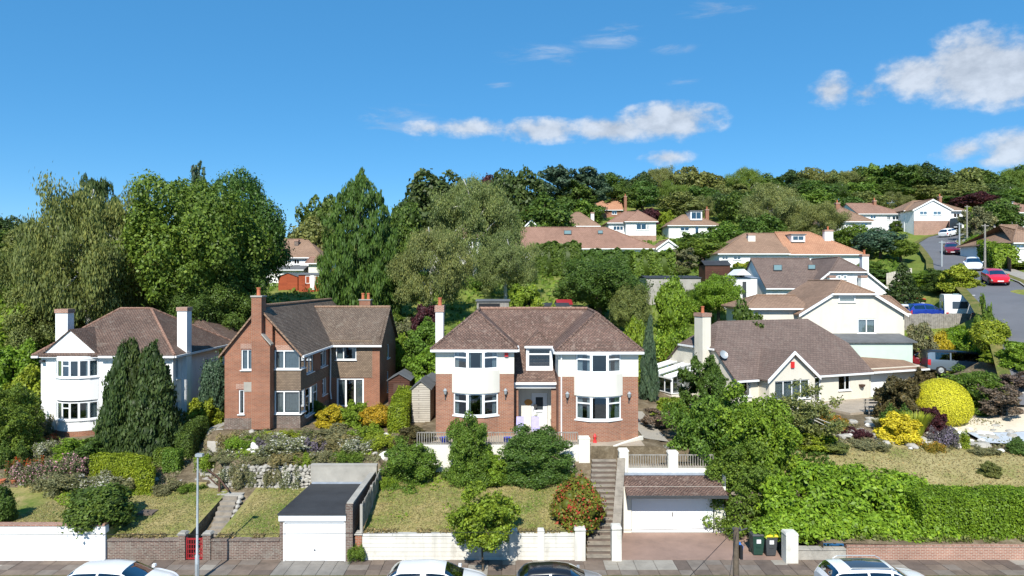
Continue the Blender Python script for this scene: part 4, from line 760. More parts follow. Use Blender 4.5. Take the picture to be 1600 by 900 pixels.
# ------------------------------------------------------------------ houses up the hill
def simple_house(name, label, d, u0, u1, ve, vr, zb, depth, axis='x', i0=0, i1=0, wallm='render_white', roofm='tile_russet', wins=(), chims=(), doors=(), gables=(), dormers=(), sky=(), loc=None, plinth=None, parent=None, o=.35, off=.5):
    """box house: all columns and rows are read at the front wall's distance d; ridge row vr is read at the ridge's distance"""
    x0, x1 = PX(u0, d), PX(u1, d); ze = PZ(ve, d); y1 = d + depth
    yr = d + depth * off if axis == 'x' else d + (i0 or 0); zr = PZ(vr, yr)
    h = parent or T(name, label, 'house', ((x0 + x1) / 2, d, zb))
    mb = MB(); hs = [(PX(a, d) - x0, PX(b, d) - x0, PZ(v1, d), PZ(v0, d)) for a, b, v0, v1, *_ in wins]
    wall(mb, (x0, d), (x1, d), zb - 2.5, ze, hs, depth=.1); wall(mb, (x1, d), (x1, y1), zb - 2.5, ze); wall(mb, (x1, y1), (x0, y1), zb - 2.5, ze); wall(mb, (x0, y1), (x0, d), zb - 2.5, ze)
    if axis == 'x':
        if not i0: gable(mb, (x0, y1), (x0, d), ze, zr, 1 - off)
        if not i1: gable(mb, (x1, d), (x1, y1), ze, zr, off)
    else:
        if not i0: gable(mb, (x0, d), (x1, d), ze, zr)
    mb.build('wall', wallm, h)
    if plinth: m2 = MB(); wall(m2, (x0 - .03, d - .04), (x1 + .03, d - .04), zb - 2.5, PZ(plinth, d)); m2.build('brick_plinth', 'brick_pink', h)
    for (a, b, z0, z1), w_ in zip(hs, wins): window(h, (x0, d), (x1, d), a, b, z0, z1, w_[4] if len(w_) > 4 else 2, rec=.03, fw=.09, curt='full' if len(w_) > 5 else None)
    ax = (o if axis == 'x' or True else 0)
    ps, A, B = hip_polys(x0 - (o if (axis != 'x' or i0) else .15), x1 + (o if (axis != 'x' or i1) else .15), d - (o if axis == 'x' or i0 else .2), y1 + o, ze, zr, axis, i0, i1, off)
    ro = roof_slab(MB(), ps, .12).build('roof', roofm, h)
    ridge(h, A, B, roofm, .12)
    for p in ps[2:]: ridge(h, p[0], p[2], roofm, .1); ridge(h, p[1], p[2], roofm, .1)
    if axis == 'x' or i0: gutter(h, ps[0][0] if axis == 'x' else (x0 - o, d - o, ze), ps[0][1] if axis == 'x' else (x1 + o, d - o, ze), s=.12)
    else:
        for q in (0, 1):
            e = ps[q][0] if q == 0 else ps[q][1]
            MB().hexa([(A[0], A[1] - .04, zr - .28), (e[0], A[1] - .04, ze - .28), (e[0], A[1] + .03, ze - .28), (A[0], A[1] + .03, zr - .28)], [(A[0], A[1] - .04, zr), (e[0], A[1] - .04, ze), (e[0], A[1] + .03, ze), (A[0], A[1] + .03, zr)]).build('bargeboard', 'upvc', h)
    for a, b, vt, yy, m_, *p in chims:
        zt = PZ(vt, yy); chimney(h, PX(a, yy), PX(b, yy), yy - .35, yy + .35, ze - .5, zt, m_, .25, p[0] if p else 1)
    for a, b, v0, v1, yy in dormers:
        xa, xb, zt, zz = PX(a, yy), PX(b, yy), PZ(v0, yy), PZ(v1, yy); dm = MB(); wall(dm, (xa, yy), (xb, yy), zz, zt, [(.15, xb - xa - .15, zz + .2, zt - .15)]); wall(dm, (xb, yy), (xb, yy + 3.5), zz, zt); wall(dm, (xa, yy + 3.5), (xa, yy), zz, zt)
        dm.build('dormer', 'upvc', h); window(h, (xa, yy), (xb, yy), .15, xb - xa - .15, zz + .2, zt - .15, 2, rec=.04, sill=False)
        MB().box(xa - .15, xb + .15, yy - .15, yy + 3.6, zt, zt + .14).build('dormer_roof', 'felt_grey', h)
    for a, b, v0, v1 in sky:
        # roof lights lie on the front slope
        if axis == 'x':
            k = (zr - ze) / (yr - d + o)
            def at(u, v):
                lo, hi = d - o, yr
                for _ in range(40):
                    m_ = (lo + hi) / 2
                    if PZ(v, m_) > ze + (m_ - d + o) * k: lo = m_
                    else: hi = m_
                return (PX(u, lo), lo, ze + (lo - d + o) * k)
            q = [at(a, v1), at(b, v1), at(b, v0), at(a, v0)]; up = Vector((0, -k, 1)).normalized()
            f_ = MB().hexa([tuple(Vector(p) + up * .01) for p in q], [tuple(Vector(p) + up * .12) for p in q]).build('roof_light', 'metal_dark', h)
            c = sum((Vector(p) for p in q), Vector()) / 4
            MB().hexa([tuple(c + (Vector(p) - c) * .84 + up * .121) for p in q], [tuple(c + (Vector(p) - c) * .84 + up * .14) for p in q]).build('pane', 'sky_glass', f_)
    return h
m_paint('sky_glass', (.16, .24, .24), .06)
def hill_houses():
    # cream house behind the bungalow
    def half_hip(h, d, u0, u1, ve, vh, va, zb, depth, wallm, roofm, wins=(), high=()):
        x0, x1 = PX(u0, d), PX(u1, d); xm = (x0 + x1) / 2; ze, zh = PZ(ve, d), PZ(vh, d); ins = 2.0; zr = PZ(va, d + ins); k = (zr - ze) / (x1 - xm); dx = (zh - ze) / k; y1 = d + depth; o = .35
        hs = [(PX(a, d) - x0, PX(b, d) - x0, PZ(v1, d), PZ(v0, d)) for a, b, v0, v1, *_ in wins]; mb = MB(); wall(mb, (x0, d), (x1, d), zb - 2.5, ze, hs); wall(mb, (x1, d), (x1, y1), zb - 2.5, ze); wall(mb, (x0, y1), (x0, d), zb - 2.5, ze)
        mb.quad((x0, d, ze), (x1, d, ze), (x1 - dx, d, zh), (x0 + dx, d, zh)); mb.build('wall', wallm, h)
        for (a, b, z0, z1), w_ in zip(hs, wins): window(h, (x0, d), (x1, d), a, b, z0, z1, w_[4], rec=.03, fw=.09, curt='full')
        for a, b, v0, v1 in high: window(h, (x0, d), (x1, d), PX(a, d) - x0, PX(b, d) - x0, PZ(v1, d), PZ(v0, d), 1, rec=-.07, fw=.09)
        zo = ze - o * k; roof_slab(MB(), [[(x1 + o, d - .25, zo), (x1 + o, y1, zo), (xm, y1, zr), (xm, d + ins, zr), (x1 - dx, d - .25, zh)], [(x0 - o, y1, zo), (x0 - o, d - .25, zo), (x0 + dx, d - .25, zh), (xm, d + ins, zr), (xm, y1, zr)], [(x0 + dx, d - .25, zh), (x1 - dx, d - .25, zh), (xm, d + ins, zr)]], .1).build('roof', roofm, h)
        for p, q in (((x0 + dx, d - .25, zh), (xm, d + ins, zr)), ((x1 - dx, d - .25, zh), (xm, d + ins, zr)), ((xm, d + ins, zr), (xm, y1, zr))): ridge(h, p, q, roofm, .1)
        gutter(h, (x0 + dx - .15, d - .25, zh), (x1 - dx + .15, d - .25, zh), s=.12)
        for a, b in ((x0 - o, x0 + dx), (x1 + o, x1 - dx)): MB().hexa([(a, d - .3, zo - .24), (b, d - .3, zh - .24), (b, d - .22, zh - .24), (a, d - .22, zo - .24)], [(a, d - .3, zo), (b, d - .3, zh), (b, d - .22, zh), (a, d - .22, zo)]).build('bargeboard', 'upvc', h)
    h = T('cream_house', 'cream gabled house with lean-to of pale green boards behind the bungalow', 'house', (30, 60, 6.8)); half_hip(h, 60, 1253, 1411, 487, 458, 438, 6.8, 9, 'render_beige', 'tile_tan', [(1340, 1368, 498, 521, 2)], [(1310, 1336, 460.5, 472)])
    simple_house('', '', 61, 1168, 1262, 481, 461.5, 7, 6, 'x', 2.2, 0, 'render_beige', 'tile_tan', parent=h); simple_house('', '', 61.5, 1385, 1413, 489, 463, 7, 6, 'x', 0, .01, 'render_beige', 'tile_tan', parent=h)
    a, b = PX(1322, 57.5), PX(1426, 57.5); m = MB(); wall(m, (a, 57.5), (b, 57.5), 5.2, PZ(535, 57.5)); wall(m, (b, 57.5), (b, 60), 5.2, PZ(535, 57.5)); wall(m, (a, 60), (a, 57.5), 5.2, PZ(535, 57.5)); m.build('leanto_wall', 'green_boards', h)
    MB().hexa([(a - .2, 57.3, PZ(536, 57.3)), (b + .3, 57.3, PZ(536, 57.3)), (b + .3, 60, PZ(523, 60)), (a - .2, 60, PZ(523, 60))], [(a - .2, 57.3, PZ(534, 57.3)), (b + .3, 57.3, PZ(534, 57.3)), (b + .3, 60, PZ(521, 60)), (a - .2, 60, PZ(521, 60))]).build('leanto_roof', 'felt_grey', h)
    # white house with dark roof
    h = simple_house('chalet_house', 'white chalet house with dark brown roof and two roof lights', 76, 1197, 1290, 450, 404, 9.6, 9, 'x', 0, 0, 'render_white', 'tile_grey', sky=[(1208, 1222, 415, 424), (1262, 1274, 415, 422)])
    half_hip(h, 75.5, 1256, 1392, 455.5, 424, 402, 9.6, 9, 'render_white', 'tile_grey', [(1308, 1314, 456, 462, 1)], [(1308, 1314, 430, 436.5), (1317, 1323, 430, 436.5)])
    for a, b, vt, yy, p_ in ((1345, 1355, 401, 77, 1), (1294, 1303, 434, 74.9, 0), (1343, 1352, 434, 74.9, 0)): chimney(h, PX(a, yy), PX(b, yy), yy - .35, yy + .3, 10.5, PZ(vt, yy), 'render_white', .25, p_)
    # pair of bungalows
    h = simple_house('brown_bungalow', 'white bungalow half with brown hipped roof beside the orange roof', 95, 1124, 1232, 396, 365, 14.4, 9.5, 'x', 5.5, 0, 'render_white', 'tile_tan', wins=[(1128, 1138, 399, 406, 2), (1146, 1158, 399, 406, 2)], chims=[(1168, 1179, 368, 98, 'render_cream', 0)])
    simple_house('orange_bungalow', 'white bungalow half with bright orange tiled roof and box dormer', 95, 1232.4, 1346, 397, 363, 14.6, 9.5, 'x', 0, 5.5, 'render_white', 'tile_orange', wins=[(1240, 1262, 400, 407, 3), (1296, 1312, 400, 407, 2)], chims=[(1287, 1300, 362, 98, 'render_white')], dormers=[(1237, 1258, 367, 378, 97.0)])
    h = simple_house('long_bungalow', 'long low house under wide brown roof behind the dark hedge', 105, 818, 1026, 388, 355.5, 15.4, 9, 'x', .01, 7.5, 'render_white', 'tile_russet', wins=[(830, 866, 389.5, 397, 4), (940, 968, 389.5, 397, 3)], sky=[(881, 893, 361, 367), (934, 942, 361, 366)])
    simple_house('tan_roof_bungalow', 'low house with tan hipped roof and white chimney above the long roof', 122, 871, 935, 353, 332, 19, 9, 'x', 4, 3.2, 'render_white', 'tile_tan', chims=[(923, 928, 334, 126, 'render_white', 0)])
    h = simple_house('picture_window_bungalow', 'white bungalow with wide picture window under brown hipped roof', 130, 951, 1000, 348, 331, 20.8, 9, 'x', 4, .01, 'render_white', 'tile_russet', wins=[(958, 974, 353, 360, 3)])
    simple_house('', '', 128.5, 978, 1025, 346, 329, 20.5, 8, 'y', 3.6, 0, 'render_white', 'tile_russet', parent=h, wins=[(994, 1010, 349, 359, 2), (1011, 1014, 351, 359, 1)], plinth=368)
    simple_house('dormer_bungalow', 'white bungalow with box dormer and brick porch under the wood', 130, 1045, 1124, 352, 336, 21.6, 9, 'x', 4, 4, 'render_white', 'tile_tan', wins=[(1063, 1077, 354, 361, 2), (1104, 1118, 354, 361, 2), (1086, 1092, 353, 366, 1)], dormers=[(1079, 1097, 330, 344, 131.5)], chims=[(1102, 1107, 329, 134, 'brick_red')])
    simple_house('hilltop_brick_house', 'red brick house with steep orange roof near the hilltop pines', 160, 936, 971, 328, 311, 26.5, 8, 'x', .01, .01, 'brick_red', 'tile_orange', wins=[(956, 964, 329, 335, 2)], chims=[(975, 979, 308, 160, 'brick_red')])
    simple_house('cream_gable_house', 'small cream gable house with white chimney behind the birches', 115, 818, 842, 358, 343, 17.5, 8, 'y', 0, 0, 'render_cream', 'tile_tan', chims=[(820, 824, 335, 119, 'render_white')], wins=[(825, 831, 360, 366, 2)])
    simple_house('small_white_gable', 'tiny white gabled annexe at the right end of the long bungalow', 104, 1028, 1060, 388, 374, 15.6, 6, 'y', 0, 0, 'render_white', 'tile_tan', wins=[(1037, 1048, 389, 394, 2)])
    simple_house('white_hill_house', 'white hillside house with brown roof left of the big white gable', 132, 1340, 1410, 334, 318, 22.4, 9, 'x', 0, 4, 'render_white', 'tile_russet', wins=[(1360, 1369, 336, 342, 2), (1386, 1392, 337, 344, 2), (1394, 1405, 337, 344, 2), (1350, 1353, 336, 340, 1)], chims=[(1364, 1368, 315, 136, 'brick_red')])
    h = simple_house('big_gable_house', 'white gabled house on red brick base at the top of the street', 127, 1428, 1486, 328, 311, 22.6, 9, 'y', 0, 0, 'render_white', 'tile_tan', wins=[(1437, 1449, 330, 336, 2, 1), (1458, 1471, 330, 336, 2, 1)], plinth=345)
    simple_house('', '', 130, 1413, 1506, 329, 314, 22.6, 7, 'x', 4, 4, 'render_white', 'tile_tan', parent=h, wins=[(1490, 1500, 333, 340, 2)], chims=[(1466, 1470, 309, 133.5, 'brick_red')])
    simple_house('tree_screened_bungalow', 'brown hipped roof bungalow half hidden by pale garden trees', 120, 1300, 1362, 346, 322, 19.4, 9, 'x', 4, 4.5, 'render_white', 'tile_tan', wins=[(1345, 1356, 348, 353, 2)], chims=[(1305, 1311, 319, 124, 'brick_red')])
    simple_house('frame_edge_house', 'white house with russet roof and dormer behind trees at right edge', 118, 1578, 1640, 332, 315, 22, 9, 'x', 0, 4, 'render_white', 'tile_russet', wins=[(1584, 1590, 334, 342, 1)], dormers=[(1577, 1583, 316, 327, 119)])
    simple_house('tan_hip_bungalow', 'white bungalow with pale tan hipped roof beside the upper road', 84, 1584, 1660, 379, 352, 15.2, 10, 'x', 4.5, 4.5, 'render_white', 'tile_tan', wins=[(1588, 1600, 382, 388, 2)])
    # houses glimpsed between the left trees
    h = simple_house('glimpsed_house', 'white house with grey brown roof glimpsed between the left trees', 100, 404, 500, 402, 374, 13.2, 9, 'x', 2, 3.5, 'render_white', 'tile_tan', wins=[(459, 468, 405, 413, 2), (430, 438, 405, 413, 2)], chims=[(461, 467, 377, 103, 'brick_brown', 0)])
    simple_house('', '', 97, 404, 472, 421, 416, 13.2, 3, 'x', .01, .01, 'render_white', 'felt_grey', parent=h); simple_house('', '', 97, 482, 506, 411, 402, 13, 4, 'x', .01, .01, 'render_cream', 'tile_russet', parent=h)
    simple_house('birch_screened_house', 'white house with tan roof glimpsed behind the weeping birch', 96, 640, 690, 375, 360, 13.5, 8, 'x', 3, 3, 'render_white', 'tile_tan', wins=[(660, 668, 380, 388, 2)])
    simple_house('birch_gable_house', 'white house with russet roof peeping above the weeping birch', 104, 702, 748, 372, 350, 15.5, 8, 'x', 3, 3, 'render_white', 'tile_russet', wins=[(728, 738, 376, 386, 2)])
hill_houses()

# ------------------------------------------------------------------ garden walls, gates, steps and garages along the pavement
YW = 31.6
def garden_wall(name, label, x0, x1, y0, z1, mat, th=.24, cop=None, copm='concrete', z0=-.2):
    h = T(name, label, 'wall', ((x0 + x1) / 2, y0, 0)); MB().box(x0, x1, y0, y0 + th, z0, z1).build('wall_body', mat, h)
    if cop:
        n = max(1, round((x1 - x0) / cop)); s = (x1 - x0) / n; me = None
        for i in range(n):
            if me is None: o = MB().box(0, s - .012, y0 - .04, y0 + th + .04, z1 - .001, z1 + .07).build('coping_stone', copm, None); me = o.data; o.parent = h; o.location = Vector((x0, 0, 0)) - OFF[h]
            else: inst('coping_stone', me, h, (x0 + i * s, 0, random.uniform(-.005, .005)))
    return h
def pier(par, x0, x1, y0, y1, z1, mat, cap='concrete', capw=.05, name='pier', z0=-.2):
    o = MB().box(x0, x1, y0, y1, z0, z1).build(name, mat, par)
    MB().hexa([(x0 - capw, y0 - capw, z1), (x1 + capw, y0 - capw, z1), (x1 + capw, y1 + capw, z1), (x0 - capw, y1 + capw, z1)], [(x0 + .02, y0 + .02, z1 + .1), (x1 - .02, y0 + .02, z1 + .1), (x1 - .02, y1 - .02, z1 + .1), (x0 + .02, y1 - .02, z1 + .1)]).build('pier_cap', cap, o)
def front_walls():
    garden_wall('white_garden_wall', 'tall smooth white garden wall at the left picture edge', -30, PX(166, YW), YW - .08, 1.72, 'render_white', .3, 1.0, 'brick_pink')
    h = garden_wall('brick_garden_wall', 'low dark brick wall between white wall and red gate', PX(168, YW), PX(280, YW), YW, 1.0, 'brick_brown', .24, .45, 'brick_brown'); pier(h, PX(279, YW), PX(290, YW), YW - .06, YW + .3, 1.3, 'brick_brown', 'stone')
    h = garden_wall('brick_garden_wall', 'low dark brick wall between red gate and white garage', PX(330, YW), PX(437, YW), YW, 1.0, 'brick_brown', .24, .45, 'brick_brown'); pier(h, PX(317.5, YW), PX(329.5, YW), YW - .06, YW + .3, 1.3, 'brick_brown', 'stone')
    g = T('garden_gate', 'dark red metal garden gate between brick piers', 'gate', (PX(303.5, YW), YW, .12)); a, b = PX(291, YW), PX(316.5, YW)
    MB().box(a, a + .05, YW, YW + .05, .15, 1.15).box(b - .05, b, YW, YW + .05, .15, 1.15).box(a + .04, b - .04, YW, YW + .05, .15, .21).box(a + .04, b - .04, YW, YW + .05, 1.05, 1.12).build('gate_frame', 'red_paint', g)
    for i in range(6): x = a + (b - a) * (i + 1) / 7; MB().box(x - .014, x + .014, YW + .01, YW + .04, .19, 1.08).build('bar', 'red_paint', g)
    for i in range(3): z = .4 + i * .22; MB().box(a + .04, b - .04, YW + .012, YW + .036, z - .015, z + .015).build('crossbar', 'red_paint', g)
    h = garden_wall('painted_garden_wall', 'off white painted block wall below the middle lawn', PX(566, YW), PX(898, YW), YW, 1.24, 'wall_paint', .24, 1.4, 'wall_paint')
    for u0, u1 in ((796, 808), (840, 850.5)): pier(h, PX(u0, YW), PX(u1, YW), YW - .06, YW + .3, 1.42, 'wall_paint', 'wall_paint', .02)
    pier(h, PX(898, YW), PX(914.5, YW), YW - .1, YW + .5, 1.5, 'wall_paint', 'wall_paint', .03)
    for i in range(5):
        z = .3 + i * .2; MB().box(PX(567, YW), PX(897, YW), YW - .004, YW, z - .008, z + .004).build('block_joint', 'concrete', h)
    p = T('brick_pier', 'short red brick pier at the left end of the painted wall', 'pier', (PX(561, YW), YW, .1)); pier(p, PX(555.5, YW), PX(565.5, YW), YW - .05, YW + .3, 1.3, 'brick_red', 'stone')
    # right hand side
    p = T('gate_post', 'white square gate post beside the wheelie bins', 'post', (PX(1236, 31.4), 31.4, .1)); pier(p, PX(1227, 31.3), PX(1246, 31.3), 31.2, 31.75, 1.4, 'wall_paint', 'wall_paint', .02)
    garden_wall('stone_garden_wall', 'low pale stone wall right of the white gate post', PX(1246.5, YW), PX(1322, YW), YW, .58, 'stone', .3, .5, 'stone')
    garden_wall('pink_brick_wall', 'low pink brick wall under the clipped hedge', PX(1322.5, YW), 32, YW, .74, 'brick_pink', .24, .45, 'brick_pink')
front_walls()

def steps_middle():
    h = T('garden_steps', 'long straight flight of stone steps up to the middle house', 'steps', (4.5, 31.6, .12)); n = 18
    for i in range(n):
        y = 31.55 + i * .315; z = .12 + (i + 1) * .178; s = i * .052; wl = .0 + i * .012
        o = MB().hexa([(3.46 + s, y, z - .5), (4.56 + s + wl, y, z - .5), (4.56 + s + wl, y + .62, z - .5), (3.46 + s, y + .62, z - .5)], [(3.46 + s, y, z - .05), (4.56 + s + wl, y, z - .05), (4.56 + s + wl, y + .62, z - .05), (3.46 + s, y + .62, z - .05)]).build('step', 'slab_d', h)
        MB().hexa([(3.45 + s, y - .03, z - .05), (4.57 + s + wl, y - .03, z - .05), (4.57 + s + wl, y + .33, z - .05), (3.45 + s, y + .33, z - .05)], [(3.45 + s, y - .03, z), (4.57 + s + wl, y - .03, z), (4.57 + s + wl, y + .33, z), (3.45 + s, y + .33, z)]).build('tread', 'step_stone', o)
    # side wall with brown coping and white posts
    w_ = T('step_wall', 'sloping brown topped wall with white posts beside the stone steps', 'wall', (5, 31.6, .1))
    a, b = (4.72, 31.6), (5.78, 36.3)
    MB().hexa([(4.72, 31.95, -.1), (5.02, 31.95, -.1), (6.0, 36.4, -.1), (5.68, 36.4, -.1)], [(4.72, 31.95, 1.25), (5.02, 31.95, 1.25), (6.0, 36.4, 3.55), (5.68, 36.4, 3.55)]).build('wall_body', 'stone_brown', w_)
    for i in range(9):
        t0, t1 = i / 9, (i + .96) / 9; P = lambda t, e: (4.72 + .96 * t + e, 31.95 + 4.45 * t, 1.25 + 2.3 * t)
        q = [P(t0, -.05), (P(t0, .36)), P(t1, .36), P(t1, -.05)]; MB().hexa(q, [(x, y, z + .07) for x, y, z in q]).build('coping_stone', 'step_stone', w_)
    pier(w_, 4.6, 5.05, 31.45, 31.93, 1.62, 'wall_paint', 'wall_paint', .02)
    pier(w_, PX(967, 36.6), PX(981, 36.6), 36.4, 36.85, 3.95, 'render_cream', 'render_cream', .04, z0=2.5)
    t = T('terrace_wall', 'white rendered retaining wall in front of the middle house terrace', 'wall', (0, 37.4, 2.6)); MB().box(-5.4, 4.2, 37.35, 37.6, 2.0, 4.06).build('wall_body', 'render_cream', t); pier(t, 3.65, 4.25, 37.25, 37.75, 4.4, 'render_cream', 'render_cream', .03, z0=2.0)
    MB().box(4.25, 5.6, 37.6, 37.8, 2.6, 3.95).build('wall_end', 'render_cream', t); MB().hexa([(5.55, 37.5, 2.6), (5.75, 37.5, 2.6), (7.5, 39.0, 2.6), (7.3, 39., 2.6)], [(5.55, 37.5, 4.0), (5.75, 37.5, 4.0), (7.5, 39.0, 4.2), (7.3, 39., 4.2)]).build('wall_return', 'render_cream', t)
    tr = MB().box(-5.4, 7.3, 37.62, 40.9, 3.85, 4.0); S('terrace_paving', tr, 'patio')
    def rail(name, label, x0, x1, y, z0, z1, posts):
        r = T(name, label, 'railing', ((x0 + x1) / 2, y, z0)); MB().box(x0, x1, y - .03, y + .03, z1 - .05, z1).build('top_rail', 'timber_grey', r); MB().box(x0, x1, y - .025, y + .025, z0 + .06, z0 + .1).build('bottom_rail', 'timber_grey', r)
        n = int((x1 - x0) / .13); me = None
        for i in range(n + 1):
            x = x0 + (x1 - x0) * i / n
            if me is None: o = MB().box(-.02, .02, y - .02, y + .02, z0 + .002, z1 - .052).build('baluster', 'timber_grey', None); me = o.data; o.parent = r; o.location = Vector((x, 0, 0)) - OFF[r]
            else: inst('baluster', me, r, (x, 0, 0))
        return r
    rail('terrace_railing', 'grey timber railing along the terrace of the middle house', -5.2, 3.6, 37.45, 4.06, 4.75, 0)
    rail('terrace_railing', 'grey timber railing above the double garage, left of its white pier', PX(982, 36.6), PX(1043, 36.6), 36.6, 3.02, 3.74, 0); rail('terrace_railing', 'grey timber railing above the double garage, right of its white pier', PX(1059, 36.6), PX(1114, 36.6), 36.6, 3.02, 3.74, 0)
steps_middle()

def double_garage():
    d = 35.0; h = T('double_garage', 'double garage with wide white door and tiled canopy under the terrace', 'garage', (8.3, d, .12)); x0, x1, xe = PX(985, d), PX(1118, d), PX(1134, d)
    mb = MB(); wall(mb, (x0 - .35, d), (xe, d), -.1, 2.5, [(.4, x1 - x0 + .3, .1, 2.25)]); wall(mb, (xe, d), (xe, 38), -.1, 3.0); mb.build('wall', 'render_cream', h)
    g = MB().box(x0 + .08, x1 - .1, d + .08, d + .14, .13, 2.24).build('garage_door', 'white_gloss', h)
    for i in range(18): x = x0 + .2 + i * (x1 - x0 - .4) / 17.; MB().box(x - .008, x + .008, d + .074, d + .08, .2, 2.2).build('door_rib', 'upvc', g)
    MB().box((x0 + x1) / 2 - .02, (x0 + x1) / 2 + .02, d + .04, d + .08, .95, 1.15).build('handle', 'metal_dark', g)
    a, b = PX(980, 34.2), PX(1137, 34.2)
    ro = roof_slab(MB(), [[(a, 34.15, 2.27), (b, 34.15, 2.27), (b, 36.2, 2.8), (a, 36.2, 2.8)]], .07).build('canopy_roof', 'tile_house3', h); gutter(h, (a, 34.15, 2.33), (b, 34.15, 2.33), 'metal_dark'); MB().box(a, b - .5, 36.0, 36.3, 2.79, 2.86).build('lead_flashing', 'lead', h)
    MB().hexa([(xe - .12, 34.5, 2.2), (xe, 34.5, 2.2), (xe, d, 1.5), (xe - .12, d, 1.5)], [(xe - .12, 34.4, 2.3), (xe, 34.4, 2.3), (xe, d, 2.3), (xe - .12, d, 2.3)]).build('bracket', 'timber_brown', h)
    MB().box(PX(981, 36.3), PX(1118, 36.3), 36.3, 36.75, 2.3, 3.02).build('parapet', 'render_cream', h); pier(h, PX(1043.5, 36.5), PX(1058.5, 36.5), 36.35, 36.8, 3.85, 'render_cream', 'render_cream', .03, z0=2.9)
    S('garage_terrace', MB().box(6.2, 12.4, 36.75, 40.2, 2.7, 3.03), 'patio')
    S('driveway', MB().box(5.02, 14.4, 31.62, 35.0, -.2, .13), 'drive_pink')
    w_ = T('rubble_retaining_wall', 'dark rubble retaining wall behind the wheelie bins', 'wall', (12.9, 35, .13)); stone_wall(w_, 11.35, 14.6, 34.95, .1, 2.3, 'stone_brown', .35)
    t = T('picnic_bench', 'weathered timber picnic bench on the garage terrace', 'bench', (7.7, 38.2, 3.03)); x0, x1 = PX(1015, 38.2), PX(1057, 38.2)
    for i in range(4): MB().box(x0, x1, 37.9 + i * .16, 38.04 + i * .16, 3.74, 3.78).build('table_board', 'timber_grey', t)
    for y in (37.5, 38.75): MB().box(x0, x1, y, y + .24, 3.44, 3.48).build('seat_board', 'timber_grey', t)
    for x in (x0 + .15, x1 - .2):
        MB().box(x, x + .06, 37.55, 38.95, 3.38, 3.44).build('cross_beam', 'timber_grey', t)
        for s in (-1, 1): MB().hexa([(x, 38.22 + s * .6, 3.03), (x + .06, 38.22 + s * .6, 3.03), (x + .06, 38.32 + s * .6, 3.03), (x, 38.32 + s * .6, 3.03)], [(x, 38.12 + s * .25, 3.74), (x + .06, 38.12 + s * .25, 3.74), (x + .06, 38.22 + s * .25, 3.74), (x, 38.22 + s * .25, 3.74)]).build('leg', 'timber_grey', t)
ROCKS = []
def make_rocks():
    for k in range(6):
        bm = bmesh.new(); bmesh.ops.create_icosphere(bm, subdivisions=2, radius=.5); r = random.Random(k)
        ax = [Vector((r.uniform(-1, 1), r.uniform(-1, 1), r.uniform(-1, 1))).normalized() for _ in range(7)]
        for v in bm.verts:
            p = v.co.copy()
            for i, a in enumerate(ax):
                q = p.dot(a) - (.3 + .02 * i)
                if q > 0: p -= a * q
            v.co = p * r.uniform(.94, 1.04)
        me = bpy.data.meshes.new('rock'); bm.to_mesh(me); bm.free(); me.materials.append(MATS['stone']); ROCKS.append(me)
make_rocks()
def stone(par, x, y, z, sx, sy, sz, mat='stone', name='stone'): return inst(name, random.choice(ROCKS), par, (x, y, z), (random.uniform(-.3, .3), random.uniform(-.3, .3), random.uniform(0, 6)), (sx, sy, sz), mat)
def stone_wall(par, x0, x1, y, z0, z1, mat, s=.4, slope=0, zt=None):
    z = z0 + s * .3; r = 0
    while z < z1:
        x = x0 + random.uniform(0, s * .5)
        while x < x1:
            if zt is None or z < zt(x):
                k = random.uniform(.6, 1.55); stone(par, x, y + slope * (z - z0) + random.uniform(-.04, .04), z + random.uniform(-.05, .05), s * 1.15 * k, s * .9, s * .85 * random.uniform(.65, 1.35), random.choice([mat, mat, mat, 'concrete' if mat == 'stone' else mat]))
            x += s * random.uniform(.75, 1.0)
        z += s * .62
    MB().hexa([(x0, y + .05, z0 - .2), (x1, y + .05, z0 - .2), (x1, y + .5 + slope * (z1 - z0), z0 - .2), (x0, y + .5 + slope * (z1 - z0), z0 - .2)], [(x0, y + .05 + slope * (z1 - z0), z1 - .3), (x1, y + .05 + slope * (z1 - z0), z1 - .3), (x1, y + .5 + slope * (z1 - z0), z1 - .3), (x0, y + .5 + slope * (z1 - z0), z1 - .3)]).build('wall_core', 'concrete_dark', par)
double_garage()

